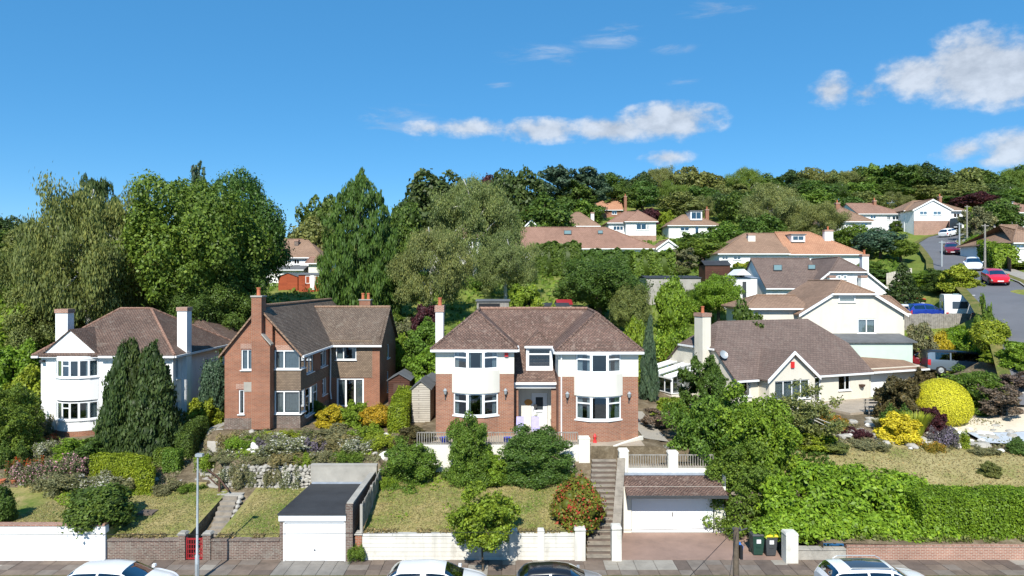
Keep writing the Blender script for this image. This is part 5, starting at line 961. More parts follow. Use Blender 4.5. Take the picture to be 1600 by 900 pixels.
def single_garage():
    h = T('single_garage', 'flat roofed garage with white up-and-over door on the pavement', 'garage', (-9.2, 31.5, .1)); x0, x1 = PX(437, 31.5), PX(545, 31.5); d0, d1 = PX(445, 31.5), PX(538, 31.5)
    for a, b in ((x0, d0 - .06), (d1 + .06, x1)): MB().box(a, b, 31.5, 31.85, -.1, 1.98).build('brick_jamb', 'brick_brown', h)
    MB().box(d0 - .06, d0, 31.46, 31.8, .1, 1.98).box(d1, d1 + .06, 31.46, 31.8, .1, 1.98).box(d0 - .06, d1 + .06, 31.46, 31.8, 1.9, 1.98).build('door_frame', 'white_gloss', h)
    g = MB().box(d0, d1, 31.54, 31.6, .11, 1.9).build('garage_door', 'white_gloss', h)
    MB().box(d0 + .12, d1 - .12, 31.53, 31.54, .2, .22).box(d0 + .12, d1 - .12, 31.53, 31.54, 1.78, 1.8).box(d0 + .12, d0 + .14, 31.53, 31.54, .22, 1.78).box(d1 - .14, d1 - .12, 31.53, 31.54, .22, 1.78).build('panel_moulding', 'upvc', g)
    MB().tube(((d0 + d1) / 2, 31.54, .62), ((d0 + d1) / 2, 31.47, .62), .03).build('handle', 'metal_dark', g)
    MB().box(x0 - .02, x1 - .1, 31.4, 31.5, 1.98, 2.26).build('fascia', 'white_gloss', h); MB().hexa([(x0 - .06, 31.36, 2.26), (x1 - .08, 31.36, 2.26), (x1 - .08, 36.7, 2.1), (x0 - .06, 36.7, 2.1)], [(x0 - .06, 31.36, 2.33), (x1 - .08, 31.36, 2.33), (x1 - .08, 36.7, 2.17), (x0 - .06, 36.7, 2.17)]).build('flat_roof', 'felt', h)
    MB().box(x0, x0 + .22, 31.85, 36.7, -.1, 2.1).build('side_wall', 'brick_brown', h); MB().box(x0, x1, 36.55, 36.7, 2.1, 2.24).build('lead_upstand', 'lead', h)
    MB().box(x1 - .06, x1 + .16, 31.55, 36.7, -.1, 2.72).build('parapet_wall', 'brick_brown', h)
    for i in range(9): y = 31.52 + i * .576; MB().box(x1 - .1, x1 + .2, y, y + .56, 2.72 + .0, 2.8).build('coping_stone', 'concrete', h)
    MB().box(x1 - .12, x1 + .2, 31.4, 31.54, -.1, 2.75).build('pier', 'brick_brown', h)
    w_ = T('concrete_retaining_wall', 'plain grey concrete retaining wall behind the flat garage roof', 'wall', (-9.2, 36.8, 2)); MB().hexa([(x0 - .1, 36.72, 1.5), (x1 + .25, 36.72, 1.5), (x1 + .25, 37., 1.5), (x0 - .1, 37., 1.5)], [(x0 - .1, 36.72, 3.1), (x1 + .25, 36.72, 3.1), (x1 + .25, 37., 3.1), (x0 - .1, 37., 3.1)]).build('wall_body', 'concrete', w_)
    MB().box(x0 - .12, x1 + .27, 36.7, 37.02, 3.1, 3.16).build('wall_top', 'concrete', w_)
    f = T('board_fence', 'weathered grey board fence between the flat garage and the middle lawn', 'fence', (-6.98, 34, 1.3)); n = 28; me = None
    for i in range(n):
        y = 31.8 + i * .16; z = 2.6 + .4 * i / n; b = 1.0 + 1.2 * i / n
        if me is None: o = MB().box(-.02, .02, 0, .15, 0, 1.15).build('board', 'timber_grey', None); me = o.data; o.parent = f; o.location = Vector((-6.98, y, z - 1.1)) - OFF[f]
        else: inst('board', me, f, (-6.98 + random.uniform(-.01, .01), y, z - 1.1 + random.uniform(-.02, .02)), (0, random.uniform(-.02, .02), 0))
    for y in (31.72, 34.0, 36.2): z = 2.66 + .4 * (y - 31.7) / 4.5; MB().box(-7.05, -6.93, y - .07, y + .05, .5, z).build('post', 'concrete', f)
single_garage()

def rubble_bank():
    w_ = T('rubble_wall', 'pale sloping rubble stone bank above the lawn by the flat garage', 'wall', (-13.5, 37, 1.8)); stone_wall(w_, -15.9, -10.9, 37.0, 1.75, 3.1, 'stone', .27, .42, zt=lambda x: 3.0 if x > -14.6 else 3.0 - (-14.6 - x) * .75)
    w_ = T('rockery_edge', 'rough stone edging below the rose bed on the left', 'wall', (-24, 37.6, 1.8))
    for i in range(26):
        x = PX(random.uniform(38, 132), 37.4); stone(w_, x, 37.2 + random.uniform(0, .6), 1.95 + random.uniform(0, .35), random.uniform(.3, .6), random.uniform(.3, .5), random.uniform(.22, .4))
    for i in range(7): stone(w_, PX(random.uniform(195, 330), 38), 37.4 + random.uniform(0, .5), 1.95 + random.uniform(0, .2), .4, .4, .3)
    r = T('rockery', 'scattered pale rockery stones in the bed before the brick house', 'rockery', (-12, 40, 3.3))
    for i in range(70):
        x = random.uniform(-17, -7.6); y = random.uniform(38.2, 42.3); k = random.uniform(.18, .5); stone(r, x, y, gz(x, y) + .04, k, k * .8, k * .6, random.choice(['stone', 'stone', 'white_stone']))
    for u, v, d_, k, lab in ((600, 692, 38.8, .75, 'upright white boulder beside the ivy covered bush'), (572, 722, 37.6, 1.1, 'big white boulder behind the concrete retaining wall'), (397, 697, 39.8, .7, 'tilted pale boulder in the rockery below the brick house'), (345, 700, 39.8, .6, 'white star shaped rock at the left end of the rockery')):
        x = PX(u, d_); o = stone(None, x, d_, gz(x, d_) + .2 * k, k, k * .7, k * (1.1 if u == 600 else .7), 'white_stone', 'boulder'); tag(o, lab, 'boulder')
    r = T('garden_rockery', 'grey slate rockery below the patio of the cream bungalow', 'rockery', (23, 43, 3.4))
    for i in range(95):
        u = random.uniform(1310, 1580); d_ = random.uniform(40.6, 44.5) + (1.5 if u < 1380 else 0); x = PX(u, d_); k = random.uniform(.3, .95); stone(r, x, d_, gz(x, d_) + .03, k * 1.2, k * .8, k * .5, random.choice(['stone', 'stone', 'concrete', 'white_stone']))
    w_ = T('drive_edge_wall', 'rough stone wall edging the drive behind the yellow dome bush', 'wall', (33, 48, 4))
    for i in range(60): t = i / 59; x = 28.8 + 9 * t; y = 49.0 - 2.4 * t; stone(w_, x, y + random.uniform(-.15, .15), gz(x, y) + .15 + (i % 2) * .22, .42, .36, .34, random.choice(['stone', 'stone_brown', 'white_stone']))
    # second flight on the left
    s = T('gate_steps', 'narrow stone steps climbing from the red gate beside the left lawn', 'steps', (-14.5, 33, .2)); n = 11
    for i in range(n):
        y = 31.95 + i * .39; z = .2 + (i + 1) * .135; x = -14.05 - i * .07
        MB().hexa([(x - .52, y, z - .5), (x + .3, y, z - .5), (x + .3, y + .6, z - .5), (x - .52, y + .6, z - .5)], [(x - .52, y, z), (x + .3, y, z), (x + .3, y + .6, z), (x - .52, y + .6, z)]).build('step', 'step_stone', s)
        stone(s, x + .42, y + .2, z - .05, .3, .4, .3, 'stone')
    s = T('upper_steps', 'short flight of pale steps above the wooden handrail', 'steps', (-16.8, 38, 2))
    for i in range(6):
        x = -15.7 - i * .3; y = 36.6 + i * .42; z = 1.78 + i * .19; MB().hexa([(x - .75, y + .1, z - .6), (x + .35, y - .2, z - .6), (x + .6, y + .5, z - .6), (x - .5, y + .8, z - .6)], [(x - .75, y + .1, z), (x + .35, y - .2, z), (x + .6, y + .5, z), (x - .5, y + .8, z)]).build('step', 'concrete', s)
    l = MB().hexa([(-15.6, 36.1, 1.5), (-14.3, 36.0, 1.5), (-14.2, 37.0, 1.5), (-15.7, 37.0, 1.5)], [(-15.6, 36.1, 1.74), (-14.3, 36.0, 1.74), (-14.2, 37.0, 1.74), (-15.7, 37.0, 1.74)]); S('steps_landing', l, 'concrete')
    # path between hedge and brick house
    m = MB(); pts = [(-17.4, 39.2), (-17.8, 41), (-18.7, 43), (-19.2, 46), (-19.2, 50)]
    for (ax, ay), (bx, by) in zip(pts[:-1], pts[1:]): m.quad((ax - .5, ay, gz(ax, ay) + .05), (ax + .5, ay, gz(ax, ay) + .05), (bx + .5, by, gz(bx, by) + .05), (bx - .5, by, gz(bx, by) + .05))
    S('side_path', m, 'concrete')
    r = T('handrail', 'brown wooden handrail beside the upper garden steps', 'handrail', (-15.6, 37, 1.8)); P = [(PX(316, 38.4), 38.4, PZ(727, 38.4)), (PX(343, 36.5), 36.5, PZ(748, 36.5)), (PX(357, 36.1), 36.1, PZ(767, 36.1))]
    MB().path([P[0], P[1]], .045, 6).build('top_rail', 'timber_brown', r); MB().path([(P[0][0], P[0][1], P[0][2] - .4), (P[1][0], P[1][1], P[1][2] - .4)], .035, 6).build('middle_rail', 'timber_brown', r); MB().path([P[1], P[2]], .045, 6).build('end_rail', 'timber_brown', r)
    for p in P[:2]: MB().box(p[0] - .05, p[0] + .05, p[1] - .05, p[1] + .05, p[2] - 1.1, p[2] + .05).build('post', 'timber_brown', r)
    MB().box(PX(219, 34.2), PX(243, 34.2), 33.9, 34.5, gz(-17.5, 34.2) - .1, gz(-17.5, 34.5) + .03).build('cover', 'slab_d', tag(T('manhole_cover', 'flat brown manhole cover in the left lawn', 'manhole cover', (-18, 34.2, 1.4))))
rubble_bank()

# ------------------------------------------------------------------ paved places of the right-hand garden
S('bungalow_patio', MB(MBUNG).box(6.4, 18.8, -4.2, .0, 3.2, 3.88), 'patio')
def drape(name, mat, cells, lift=.05):
    m = MB()
    for q in cells: m.quad(*[(x, y, gz(x, y) + lift) for x, y in q])
    return S(name, m, mat)
drape('cream_drive', 'paving_cream', [[(28.2 + i, 43.6 - .08 * i), (29.2 + i, 43.5 - .08 * i), (29.2 + i, 46.0 - .1 * i), (28.2 + i, 46.1 - .1 * i)] for i in range(10)], .12)
drape('blue_paving', 'paving_blue', [[(29.0 + i, 41.7 - .1 * i), (30.0 + i, 41.6 - .1 * i), (30.0 + i, 43.4 - .08 * i), (29.0 + i, 43.5 - .08 * i)] for i in range(9)], .12)
drape('brown_drive', 'patio', [[(28.2 + i, 46.2 - .1 * i), (29.2 + i, 46.1 - .1 * i), (29.2 + i, 48.4 - .2 * i), (28.2 + i, 48.6 - .2 * i)] for i in range(11)], .1)
drape('side_gravel', 'gravel', [[(7.6, 39.2 + i), (9.0, 39.2 + i), (9.0, 40.2 + i), (7.6, 40.2 + i)] for i in range(8)], .06)
S('white_drive', MB().box(37.2, 42, 51.2, 54.2, 4.5, 6.3), 'paving_cream')

# ------------------------------------------------------------------ the upper road with its footway
def upper_road():
    def strip(a, b, lift):
        m = MB(); P = []
        for i, (x, y) in enumerate(RC):
            q0 = RC[max(i - 1, 0)]; q1 = RC[min(i + 1, len(RC) - 1)]; t = (q1 - q0) / np.linalg.norm(q1 - q0); n = np.array([t[1], -t[0]])
            zc = float(tps(np.array([x]), np.array([y]))[0]); P.append([(*(np.array([x, y]) + n * k), zc + lift) for k in (a, b)])
        for p, q in zip(P[:-1], P[1:]): m.quad(p[0], p[1], q[1], q[0])
        return m
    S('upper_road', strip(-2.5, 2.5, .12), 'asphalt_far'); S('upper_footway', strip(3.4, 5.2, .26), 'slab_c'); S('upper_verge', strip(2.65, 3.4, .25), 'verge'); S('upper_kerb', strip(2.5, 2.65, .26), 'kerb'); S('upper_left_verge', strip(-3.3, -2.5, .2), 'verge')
upper_road()
def road_at(t, off):
    """point on the upper road at arc fraction t (in knots), off metres to its right-hand side"""
    i = min(int(t), len(RC) - 2); f = t - i; p = RC[i] * (1 - f) + RC[i + 1] * f; q = RC[i + 1] - RC[i]; q = q / np.linalg.norm(q); n = np.array([q[1], -q[0]]); xy = p + n * off
    za = tps(np.array([RC[i][0], RC[i + 1][0]]), np.array([RC[i][1], RC[i + 1][1]])); z = za[0] * (1 - f) + za[1] * f
    return (xy[0], xy[1], z + .13), math.atan2(q[1], q[0]), math.atan2(za[1] - za[0], np.linalg.norm(RC[i + 1] - RC[i]))

# ------------------------------------------------------------------ vehicles
def loft_car(name, label, loc, heading, L, W, H, keys, paint, roofp=None, win=(.1, .36, .56, .74), tail=(.03, .13), screen=(.585, .755), suv=False, pitch=0., lights=True, sunroof=None, glassp='car_glass', rails=False, group=None):
    M = Matrix.Translation(loc) @ Matrix.Rotation(heading, 4, 'Z') @ Matrix.Rotation(-pitch, 4, 'Y')
    c = T(name, label, 'van' if 'van' in name else 'car', loc, group); K = np.array(keys, float); N = 49; f = np.linspace(0, 1, N)
    C = [np.interp(f, K[:, 0], K[:, j]) for j in range(1, 6)]
    sm = lambda a: np.concatenate([[a[0]], (a[:-2] + 2 * a[1:-1] + a[2:]) / 4, [a[-1]]])
    C = [sm(sm(a)) for a in C]; zb, hw, zbelt, zr, hr = C; s = W / 2
    ring = []
    for i in range(N):
        b, w_, be, r, q = zb[i] * H, hw[i] * s, zbelt[i] * H, zr[i] * H, hr[i] * s; re = max(be + .004, r - .05 * H)
        h = [(w_ * .86, b), (w_ * .97, b + .09), (w_, b * .5 + be * .5), (w_ * .985, be)]
        for k in (.12, .5, .88, 1.): h.append((w_ * .985 * (1 - k) + q * k, be * (1 - k) + re * k))
        h += [(q * .86, re * .25 + r * .75), (q * .5, r + .012), (0, r + .02)]
        ring.append([(x, z) for x, z in h] + [(-x, z) for x, z in h[-2::-1]])
    R = len(ring[0]); V = [((f[i] - .5) * L, y, z) for i in range(N) for y, z in ring[i]]
    parts = {}
    for i in range(N - 1):
        fm = (f[i] + f[i + 1]) / 2
        for j in range(R - 1):
            jm = min(j, R - 2 - j); side = 0 if j < R / 2 else 1; k = 'body'
            if jm in (4, 5):
                if win[0] < fm < win[1] - .008: k = ('side_window', side, 0)
                elif win[1] + .012 < fm < win[2]: k = ('side_window', side, 1)
                elif win[2] + .01 < fm < win[3] and ring[i + 1][7][1] - ring[i + 1][3][1] > .12: k = ('side_window', side, 2)
            if jm >= 7 and screen[0] < fm < screen[1]: k = 'windscreen'
            if jm >= 7 and tail[0] < fm < tail[1]: k = 'rear_window'
            if jm >= 8 and sunroof and sunroof[0] < fm < sunroof[1]: k = 'sunroof'
            if lights and jm in (2, 3) and fm < .035: k = ('tail_light', side)
            if lights and jm in (2,) and .955 < fm < .99: k = ('headlight', side)
            if k == 'body' and roofp and jm >= 6 and ring[i][7][1] - ring[i][3][1] > .2: k = 'roof_panel'
            parts.setdefault(k, []).append((i * R + j, (i + 1) * R + j, (i + 1) * R + j + 1, i * R + j + 1))
    bd = parts['body']
    for i in range(N - 1): bd.append((i * R + R - 1, (i + 1) * R + R - 1, (i + 1) * R, i * R))
    bd.append(tuple(range(R - 1, -1, -1))); bd.append(tuple((N - 1) * R + j for j in range(R)))
    for k, fs in parts.items():
        nm = k if isinstance(k, str) else k[0]; used = sorted({q for p in fs for q in p}); ix = {q: i for i, q in enumerate(used)}
        mb = MB(M); mb.v = [V[q] for q in used]; mb.f = [tuple(ix[q] for q in p)[::-1] for p in fs]
        mt = {'body': paint, 'roof_panel': roofp, 'windscreen': glassp, 'rear_window': glassp, 'side_window': glassp, 'sunroof': 'glass_dark', 'tail_light': 'lamp_red', 'headlight': 'lamp_clear'}[nm]
        mb.build(nm, mt, c, True)
    # cabin: a dark tub so the glass has something behind it
    MB(M).box((win[0] - .5) * L, (screen[1] - .5) * L - .1, -s * .78, s * .78, .35 * H, .56 * H).build('cabin', 'black', c)
    for a in (.3, .52):
        for y in (-.36, .36): MB(M).box((a - .5) * L - .1, (a - .5) * L + .06, y - .22, y + .22, .56 * H, .8 * H).build('seat', 'room_dark', c)
    rw = .31 if not suv else .34
    for a in (.19, .81):
        for sd in (-1, 1):
            wm = M @ Matrix.Translation(((a - .5) * L, sd * (s * .98 - .1), rw)) @ Matrix.Rotation(math.radians(90) * -sd, 4, 'X')
            o = MB().lathe((0, 0, 0), [(rw * .62, -.1), (rw * .95, -.1), (rw, -.05), (rw, .07), (rw * .93, .115), (rw * .66, .12), (rw * .62, .1)], 20).build('wheel', 'rubber', c, True, M=wm); MB().lathe((0, 0, 0), [(.05, .06), (rw * .63, .07), (rw * .63, .11), (rw * .55, .1), (.06, .118), (.01, .118)], 12).build('rim', 'metal_grey', o, False, M=wm)
            MB().lathe((0, 0, 0), [(.02, -.02), (rw * 1.16, -.02), (rw * 1.16, .098), (.02, .09)], 20).build('wheel_arch', 'black', c, False, M=wm)
    for sd in (-1, 1):
        x = (screen[1] - .5) * L - .28; MB(M).hexa([(x, sd * s * .95, .66 * H), (x + .12, sd * s * .95, .66 * H), (x + .14, sd * (s + .1), .67 * H), (x, sd * (s + .1), .67 * H)][::sd], [(x, sd * s * .95, .72 * H), (x + .1, sd * s * .95, .72 * H), (x + .12, sd * (s + .09), .73 * H), (x, sd * (s + .09), .73 * H)][::sd]).build('wing_mirror', paint, c)
        for a in (.34, .52): MB(M).box((a - .5) * L, (a - .5) * L + .16, sd * s * .99 - .02, sd * s * .99 + .02, .6 * H, .62 * H).build('door_handle', paint, c)
        if rails: MB(M).path([((.16 - .5) * L, sd * s * .68, H * .95), ((.2 - .5) * L, sd * s * .68, H * 1.02), ((.55 - .5) * L, sd * s * .68, H * 1.02), ((.6 - .5) * L, sd * s * .68, H * .95)], .022, 6).build('roof_rail', 'metal_grey', c)
    for x in (-L / 2 - .012, L / 2 - .006): MB(M).box(x, x + .018, -.26, .26, .38, .49).build('number_plate', 'label_white', c)
    return c
HATCH = [(0, .3, .80, .5, .58, .72), (.02, .18, .9, .62, .69, .74), (.06, .14, .96, .66, .84, .70), (.14, .13, .985, .665, .965, .66), (.4, .13, 1, .65, 1.0, .67), (.58, .13, 1, .64, .95, .665), (.765, .13, .985, .63, .665, .8), (.92, .14, .94, .53, .575, .78), (.975, .16, .86, .44, .5, .72), (1, .24, .74, .36, .42, .62)]
SALOON = [(0, .3, .8, .5, .58, .72), (.02, .16, .9, .62, .69, .76), (.14, .14, .96, .65, .70, .76), (.27, .13, .985, .655, .94, .65), (.45, .13, 1, .65, 1., .66), (.58, .13, 1, .64, .95, .66), (.75, .13, .985, .63, .66, .8), (.92, .14, .94, .53, .57, .78), (.975, .16, .86, .44, .5, .72), (1, .24, .74, .36, .42, .62)]
SUV = [(0, .3, .82, .55, .62, .74), (.015, .18, .93, .64, .74, .75), (.05, .15, .97, .655, .90, .71), (.1, .14, .99, .655, .965, .69), (.4, .14, 1, .645, 1., .69), (.6, .14, 1, .635, .965, .69), (.755, .14, .985, .62, .66, .82), (.93, .15, .95, .57, .62, .8), (.98, .17, .88, .48, .54, .74), (1, .24, .78, .38, .46, .66)]
VAN = [(0, .2, .93, .54, .93, .82), (.01, .14, .98, .55, .98, .84), (.4, .13, 1, .55, 1., .84), (.7, .13, 1, .54, .985, .82), (.74, .13, 1, .54, .96, .82), (.88, .13, .98, .5, .56, .84), (.96, .14, .92, .42, .48, .78), (1, .2, .82, .3, .36, .7)]
def vehicles():
    yc = 27.95
    loft_car('parked_car', 'white hatchback parked left of the grey lamp post', (-16.0, yc, 0), 0, 4.25, 1.82, 1.46, HATCH, 'paint_white')
    loft_car('parked_car', 'silvery white hatchback parked left of the small street tree', (-3.05, yc, 0), 0, 4.2, 1.8, 1.47, HATCH, 'paint_white')
    loft_car('parked_car', 'small black hatchback with silver window pillars beside the stone steps', (2.05, yc - .05, 0), 0, 3.75, 1.72, 1.42, HATCH, 'paint_silver', 'paint_black')
    loft_car('parked_car', 'white sports utility car with black glass sunroof and roof rails', (14.95, yc, 0), 0, 4.5, 1.86, 1.5, SUV, 'paint_white', suv=True, sunroof=(.2, .57), rails=True, tail=(.02, .085), win=(.07, .34, .55, .74), screen=(.61, .75))
    # on the upper road, all facing downhill
    p, a, g = road_at(3.0, .5); loft_car('moving_car', 'bright red car coming down the upper road', p, a + math.pi, 4.2, 1.8, 1.42, HATCH, 'paint_red', pitch=-g)
    p, a, g = road_at(4.0, 1.5); loft_car('parked_car', 'white saloon behind the red car on the upper road', p, a + math.pi, 4.5, 1.85, 1.45, SALOON, 'paint_white', pitch=-g)
    p, a, g = road_at(6.0, .3); loft_car('moving_car', 'dark maroon car in the bend of the upper road', p, a + math.pi, 4.3, 1.85, 1.5, HATCH, 'paint_maroon', pitch=-g)
    p, a, g = road_at(9.0, .8); loft_car('parked_car', 'small white car at the far top of the upper road', p, a, 4.0, 1.8, 1.5, HATCH, 'paint_white', pitch=g)
    p = (PX(1489, 126.5), 126, gz(PX(1489, 126.5), 126) + .1); loft_car('parked_van', 'black van behind the small white car at the road top', p, math.radians(60), 4.9, 2.0, 2.1, VAN, 'paint_dark', win=(.12, .4, .66, .83), screen=(.735, .87), tail=(-1, -1), suv=True)
    # beside the bungalow
    p = (PX(1497, 57), 57, 5.3); loft_car('camper_van', 'grey blue camper van with dark side window beside the bungalow', p, math.radians(-13), 5.2, 1.95, 1.98, VAN, 'paint_bluegrey', 'paint_dark', win=(.1, .32, .66, .83), screen=(.735, .87), tail=(-1, -1), suv=True, pitch=math.radians(-2))
    p = (PX(1437, 60), 60.2, 5.55); loft_car('parked_car', 'dark red car behind the grey blue camper van', p, math.radians(70), 4.2, 1.8, 1.45, HATCH, 'paint_maroon')
    # behind the tall board fence
    p = (PX(1446, 66.5), 66.5, 9.15); loft_car('parked_car', 'deep blue car behind the tall grey fence', p, math.radians(5), 4.2, 1.8, 1.75, HATCH, 'paint_blue')
    p = (PX(1440, 73), 73, 9.75); loft_car('parked_car', 'white and red car in front of the dark conifer', p, math.radians(-8), 4.2, 1.8, 1.5, HATCH, 'paint_white', 'paint_red')
    p = (PX(1407, 67), 67, 8.9); loft_car('parked_van', 'white van behind the cream house right corner', p, math.radians(20), 4.4, 1.85, 1.9, VAN, 'paint_white', win=(.1, .32, .66, .83), screen=(.735, .87), tail=(-1, -1))
    # caravan
    x, y, z = PX(1500, 65.0), 65.0, 9.1; c = T('caravan', 'white touring caravan behind the tall grey board fence', 'caravan', (x, y, z)); M = Matrix.Translation((x, y, z)) @ Matrix.Rotation(math.radians(-27), 4, 'Z')
    pr = [(-.0, .45), (-.08, 1.2), (.06, 2.3), (.35, 2.62), (3.6, 2.66), (4.6, 2.5), (5.0, 1.8), (5.05, .7), (4.9, .45)]; mb = MB(M); n = len(pr)
    mb.v = [(-1.25, a, b) for a, b in pr] + [(1.25, a, b) for a, b in pr]; mb.f = [tuple(range(n)), tuple(range(2 * n - 1, n - 1, -1))] + [((i + 1) % n, i, n + i, n + (i + 1) % n) for i in range(n)]; mb.build('body', 'white_gloss', c)
    MB(M).hexa([(-.6, -.1, 1.35), (.6, -.1, 1.35), (.6, .02, 2.0), (-.6, .02, 2.0)], [(-.6, -.13, 1.35), (.6, -.13, 1.35), (.6, -.03, 2.0), (-.6, -.03, 2.0)]).build('rear_window', 'glass_dark', c)
    MB(M).box(-.4, .4, 1.6, 2.3, 2.66, 2.74).build('roof_hatch', 'sky_glass', c); MB(M).box(-1.28, -1.25, 1.0, 2.4, 1.3, 1.95).build('side_window', 'glass_dark', c)
    for sd in (-1, 1): MB().lathe((0, 0, 0), [(.1, -.08), (.3, -.08), (.32, .06), (.1, .1)], 16).build('wheel', 'rubber', c, M=M @ Matrix.Translation((sd * 1.12, 2.5, .32)) @ Matrix.Rotation(math.radians(90), 4, 'Y'))
    for sd in (-1, 1): MB(M).box(sd * 1.0 - .1, sd * 1.0 + .1, -.1, -.02, .6, .95).build('tail_light', 'lamp_red', c)
vehicles()

# ------------------------------------------------------------------ street furniture, bins, sheds, small things
def small_things():
    x = PX(308, 29.3); l = T('lamp_post', 'tall slim grey lamp post on the verge', 'street lamp', (x, 29.3, .11)); MB().path([(x, 29.3, .1), (x, 29.3, 1.25), (x, 29.3, 1.3), (x + .03, 29.3, 5.55)], [.09, .09, .055, .04], 10).build('post', 'metal_grey', l, True); MB().box(x - .04, x + .26, 29.2, 29.4, 5.5, 5.62).build('lantern', 'metal_grey', l)
    MB().box(x - .05, x + .05, 29.205, 29.215, .4, .9).build('inspection_door', 'metal_grey', l)
    x, d = PX(1150, 20.5), 20.5; t = T('telegraph_pole', 'brown wooden telegraph pole with wires by the double garage drive', 'telegraph pole', (x, d, .1)); MB().path([(x, d, 0), (x, d, 5.6)], [.11, .085], 10).build('pole', 'bark', t, True); zt = 5.62
    MB().box(x + .09, x + .17, d - .12, d, 4.7, 5.1).build('junction_box', 'black', t); MB().tube((x - .1, d, 5.45), (x + .34, d, 5.6), .018).build('bracket', 'metal_dark', t)
    for i, dx in enumerate((-.1, .1)): MB().lathe((x + dx, d - .05, 5.55), [(.02, 0), (.035, .04), (.02, .1)], 8).build('insulator', 'metal_dark', t)
    def wire(lab, p, q, sag):
        P, Q = Vector(p), Vector(q); pts = [P.lerp(Q, i / 24) - Vector((0, 0, sag * 4 * (i / 24) * (1 - i / 24))) for i in range(25)]; tag(MB().path(pts, .008, 4).build('telephone_wire', 'black', None), lab, 'wire')
    wire('thin black wire running left from the telegraph pole top', (x - .1, d, 5.6), (-44, 21.5, 5.6), .35)
    wire('thin black wire sloping down left from the pole toward the viewer', (x - .08, d - .05, 5.55), (-3, 9, 4.2), .2); wire('second thin black wire sloping down from the pole toward the viewer', (x, d - .05, 5.5), (1.5, 8, 3.6), .2)
    def bin_(lab, u, body, lid, y=32.3):
        x = PX(u, y); z = .13; b = T('wheelie_bin', lab, 'bin', (x, y, z)); o = MB().hexa([(x - .21, y - .24, z + .05), (x + .21, y - .24, z + .05), (x + .21, y + .22, z + .05), (x - .21, y + .22, z + .05)], [(x - .28, y - .32, z + .95), (x + .28, y - .32, z + .95), (x + .28, y + .3, z + .95), (x - .28, y + .3, z + .95)]).build('body', body, b)
        MB().hexa([(x - .3, y - .36, z + .955), (x + .3, y - .36, z + .955), (x + .3, y + .32, z + .98), (x - .3, y + .32, z + .98)], [(x - .26, y - .3, z + 1.02), (x + .26, y - .3, z + 1.02), (x + .26, y + .28, z + 1.08), (x - .26, y + .28, z + 1.08)]).build('lid', lid, b)
        MB().tube((x - .25, y + .36, z + .98), (x + .25, y + .36, z + .98), .02).build('handle', body, b); MB().box(x - .1, x + .1, y - .32, y - .285, z + .6, z + .78).build('sticker', 'label_white', b)
        MB().box(x - .1, x + .1, y - .3, y - .265, z + .4, z + .42).build('moulding', body, b)
        for s in (-1, 1): MB().tube((x + s * .2, y + .24, z + .1), (x + s * .26, y + .24, z + .1), .1, .1, 14).build('wheel', 'rubber', b)
    bin_('dark green wheelie bin beside the yellow lidded one', 1182, 'bin_green', 'bin_grey'); bin_('dark grey wheelie bin with bright yellow lid', 1202, 'bin_grey', 'bin_yellow', 32.2)
    x, y = PX(1156, 32.4), 32.4; b = T('recycling_caddy', 'small bright blue recycling container left of the wheelie bins', 'container', (x, y, .13)); MB().hexa([(x - .1, y - .1, .13), (x + .1, y - .1, .13), (x + .1, y + .1, .13), (x - .1, y + .1, .13)], [(x - .13, y - .13, .48), (x + .13, y - .13, .48), (x + .13, y + .13, .48), (x - .13, y + .13, .48)]).build('body', 'blue', b); MB().lathe((x, y, .48), [(.1, 0), (.05, .1), (.04, .16)], 10).build('lid', 'blue', b)
    # sheds
    def shed(name, lab, x0, x1, y0, y1, z0, ze, zr, wallm, roofm, axis='x', doorm=None, hip=False):
        h = T(name, lab, 'shed', ((x0 + x1) / 2, y0, z0)); m = MB(); wall(m, (x0, y0), (x1, y0), z0 - .5, ze); wall(m, (x1, y0), (x1, y1), z0 - .5, ze); wall(m, (x1, y1), (x0, y1), z0 - .5, ze); wall(m, (x0, y1), (x0, y0), z0 - .5, ze)
        if axis == 'y': gable(m, (x0, y0), (x1, y0), ze, zr)
        m.build('wall', wallm, h); ps, A, B = hip_polys(x0 - .12, x1 + .12, y0 - .12, y1 + .12, ze, zr, axis); roof_slab(MB(), ps, .05).build('roof', roofm, h)
        if doorm: o = MB().box((x0 + x1) / 2 - .4, (x0 + x1) / 2 + .4, y0 - .03, y0 - .003, z0, z0 + 1.7).build('door', doorm, h)
        return h
    shed('garden_shed', 'dark brown shed with felt roof right of the brick house', PX(607, 49), PX(640, 49), 49, 51.5, 4.0, PZ(594, 49), PZ(583, 49), 'boards_brown', 'felt_grey', 'y', 'timber_brown')
    shed('garden_shed', 'weathered pale board shed left of the middle house', PX(643.5, 44), PX(672, 44), 44, 46.4, 3.9, PZ(608, 44), PZ(594, 44), 'boards', 'felt_grey', 'y')
    shed('garden_shed', 'grey felted shed roof behind the pale board shed', PX(655, 47), PX(683, 47), 47, 49.4, 3.9, PZ(598, 47), PZ(589, 47), 'boards_brown', 'felt_grey', 'y')
    shed('red_shed', 'red brown garden shed with grey roof among the left trees', PX(435, 85), PX(465, 85), 85, 88, 12.0, PZ(432, 85), PZ(426, 85), 'boards_red', 'felt_grey', 'y')
    h = shed('summerhouse', 'red brown summerhouse with dark windows beside the red shed', PX(466, 84.5), PX(506, 84.5), 84.6, 87, 12.0, PZ(429, 84.5), PZ(426, 85), 'boards_red', 'felt_grey', 'x')
    for a, b in ((477, 484), (491.5, 498)): window(h, (PX(466, 84.5), 84.6), (PX(506, 84.5), 84.6), PX(a, 84.5) - PX(466, 84.5), PX(b, 84.5) - PX(466, 84.5), PZ(443, 84.5), PZ(431, 84.5), 1, rec=-.02, sill=False, glass='glass_dark')
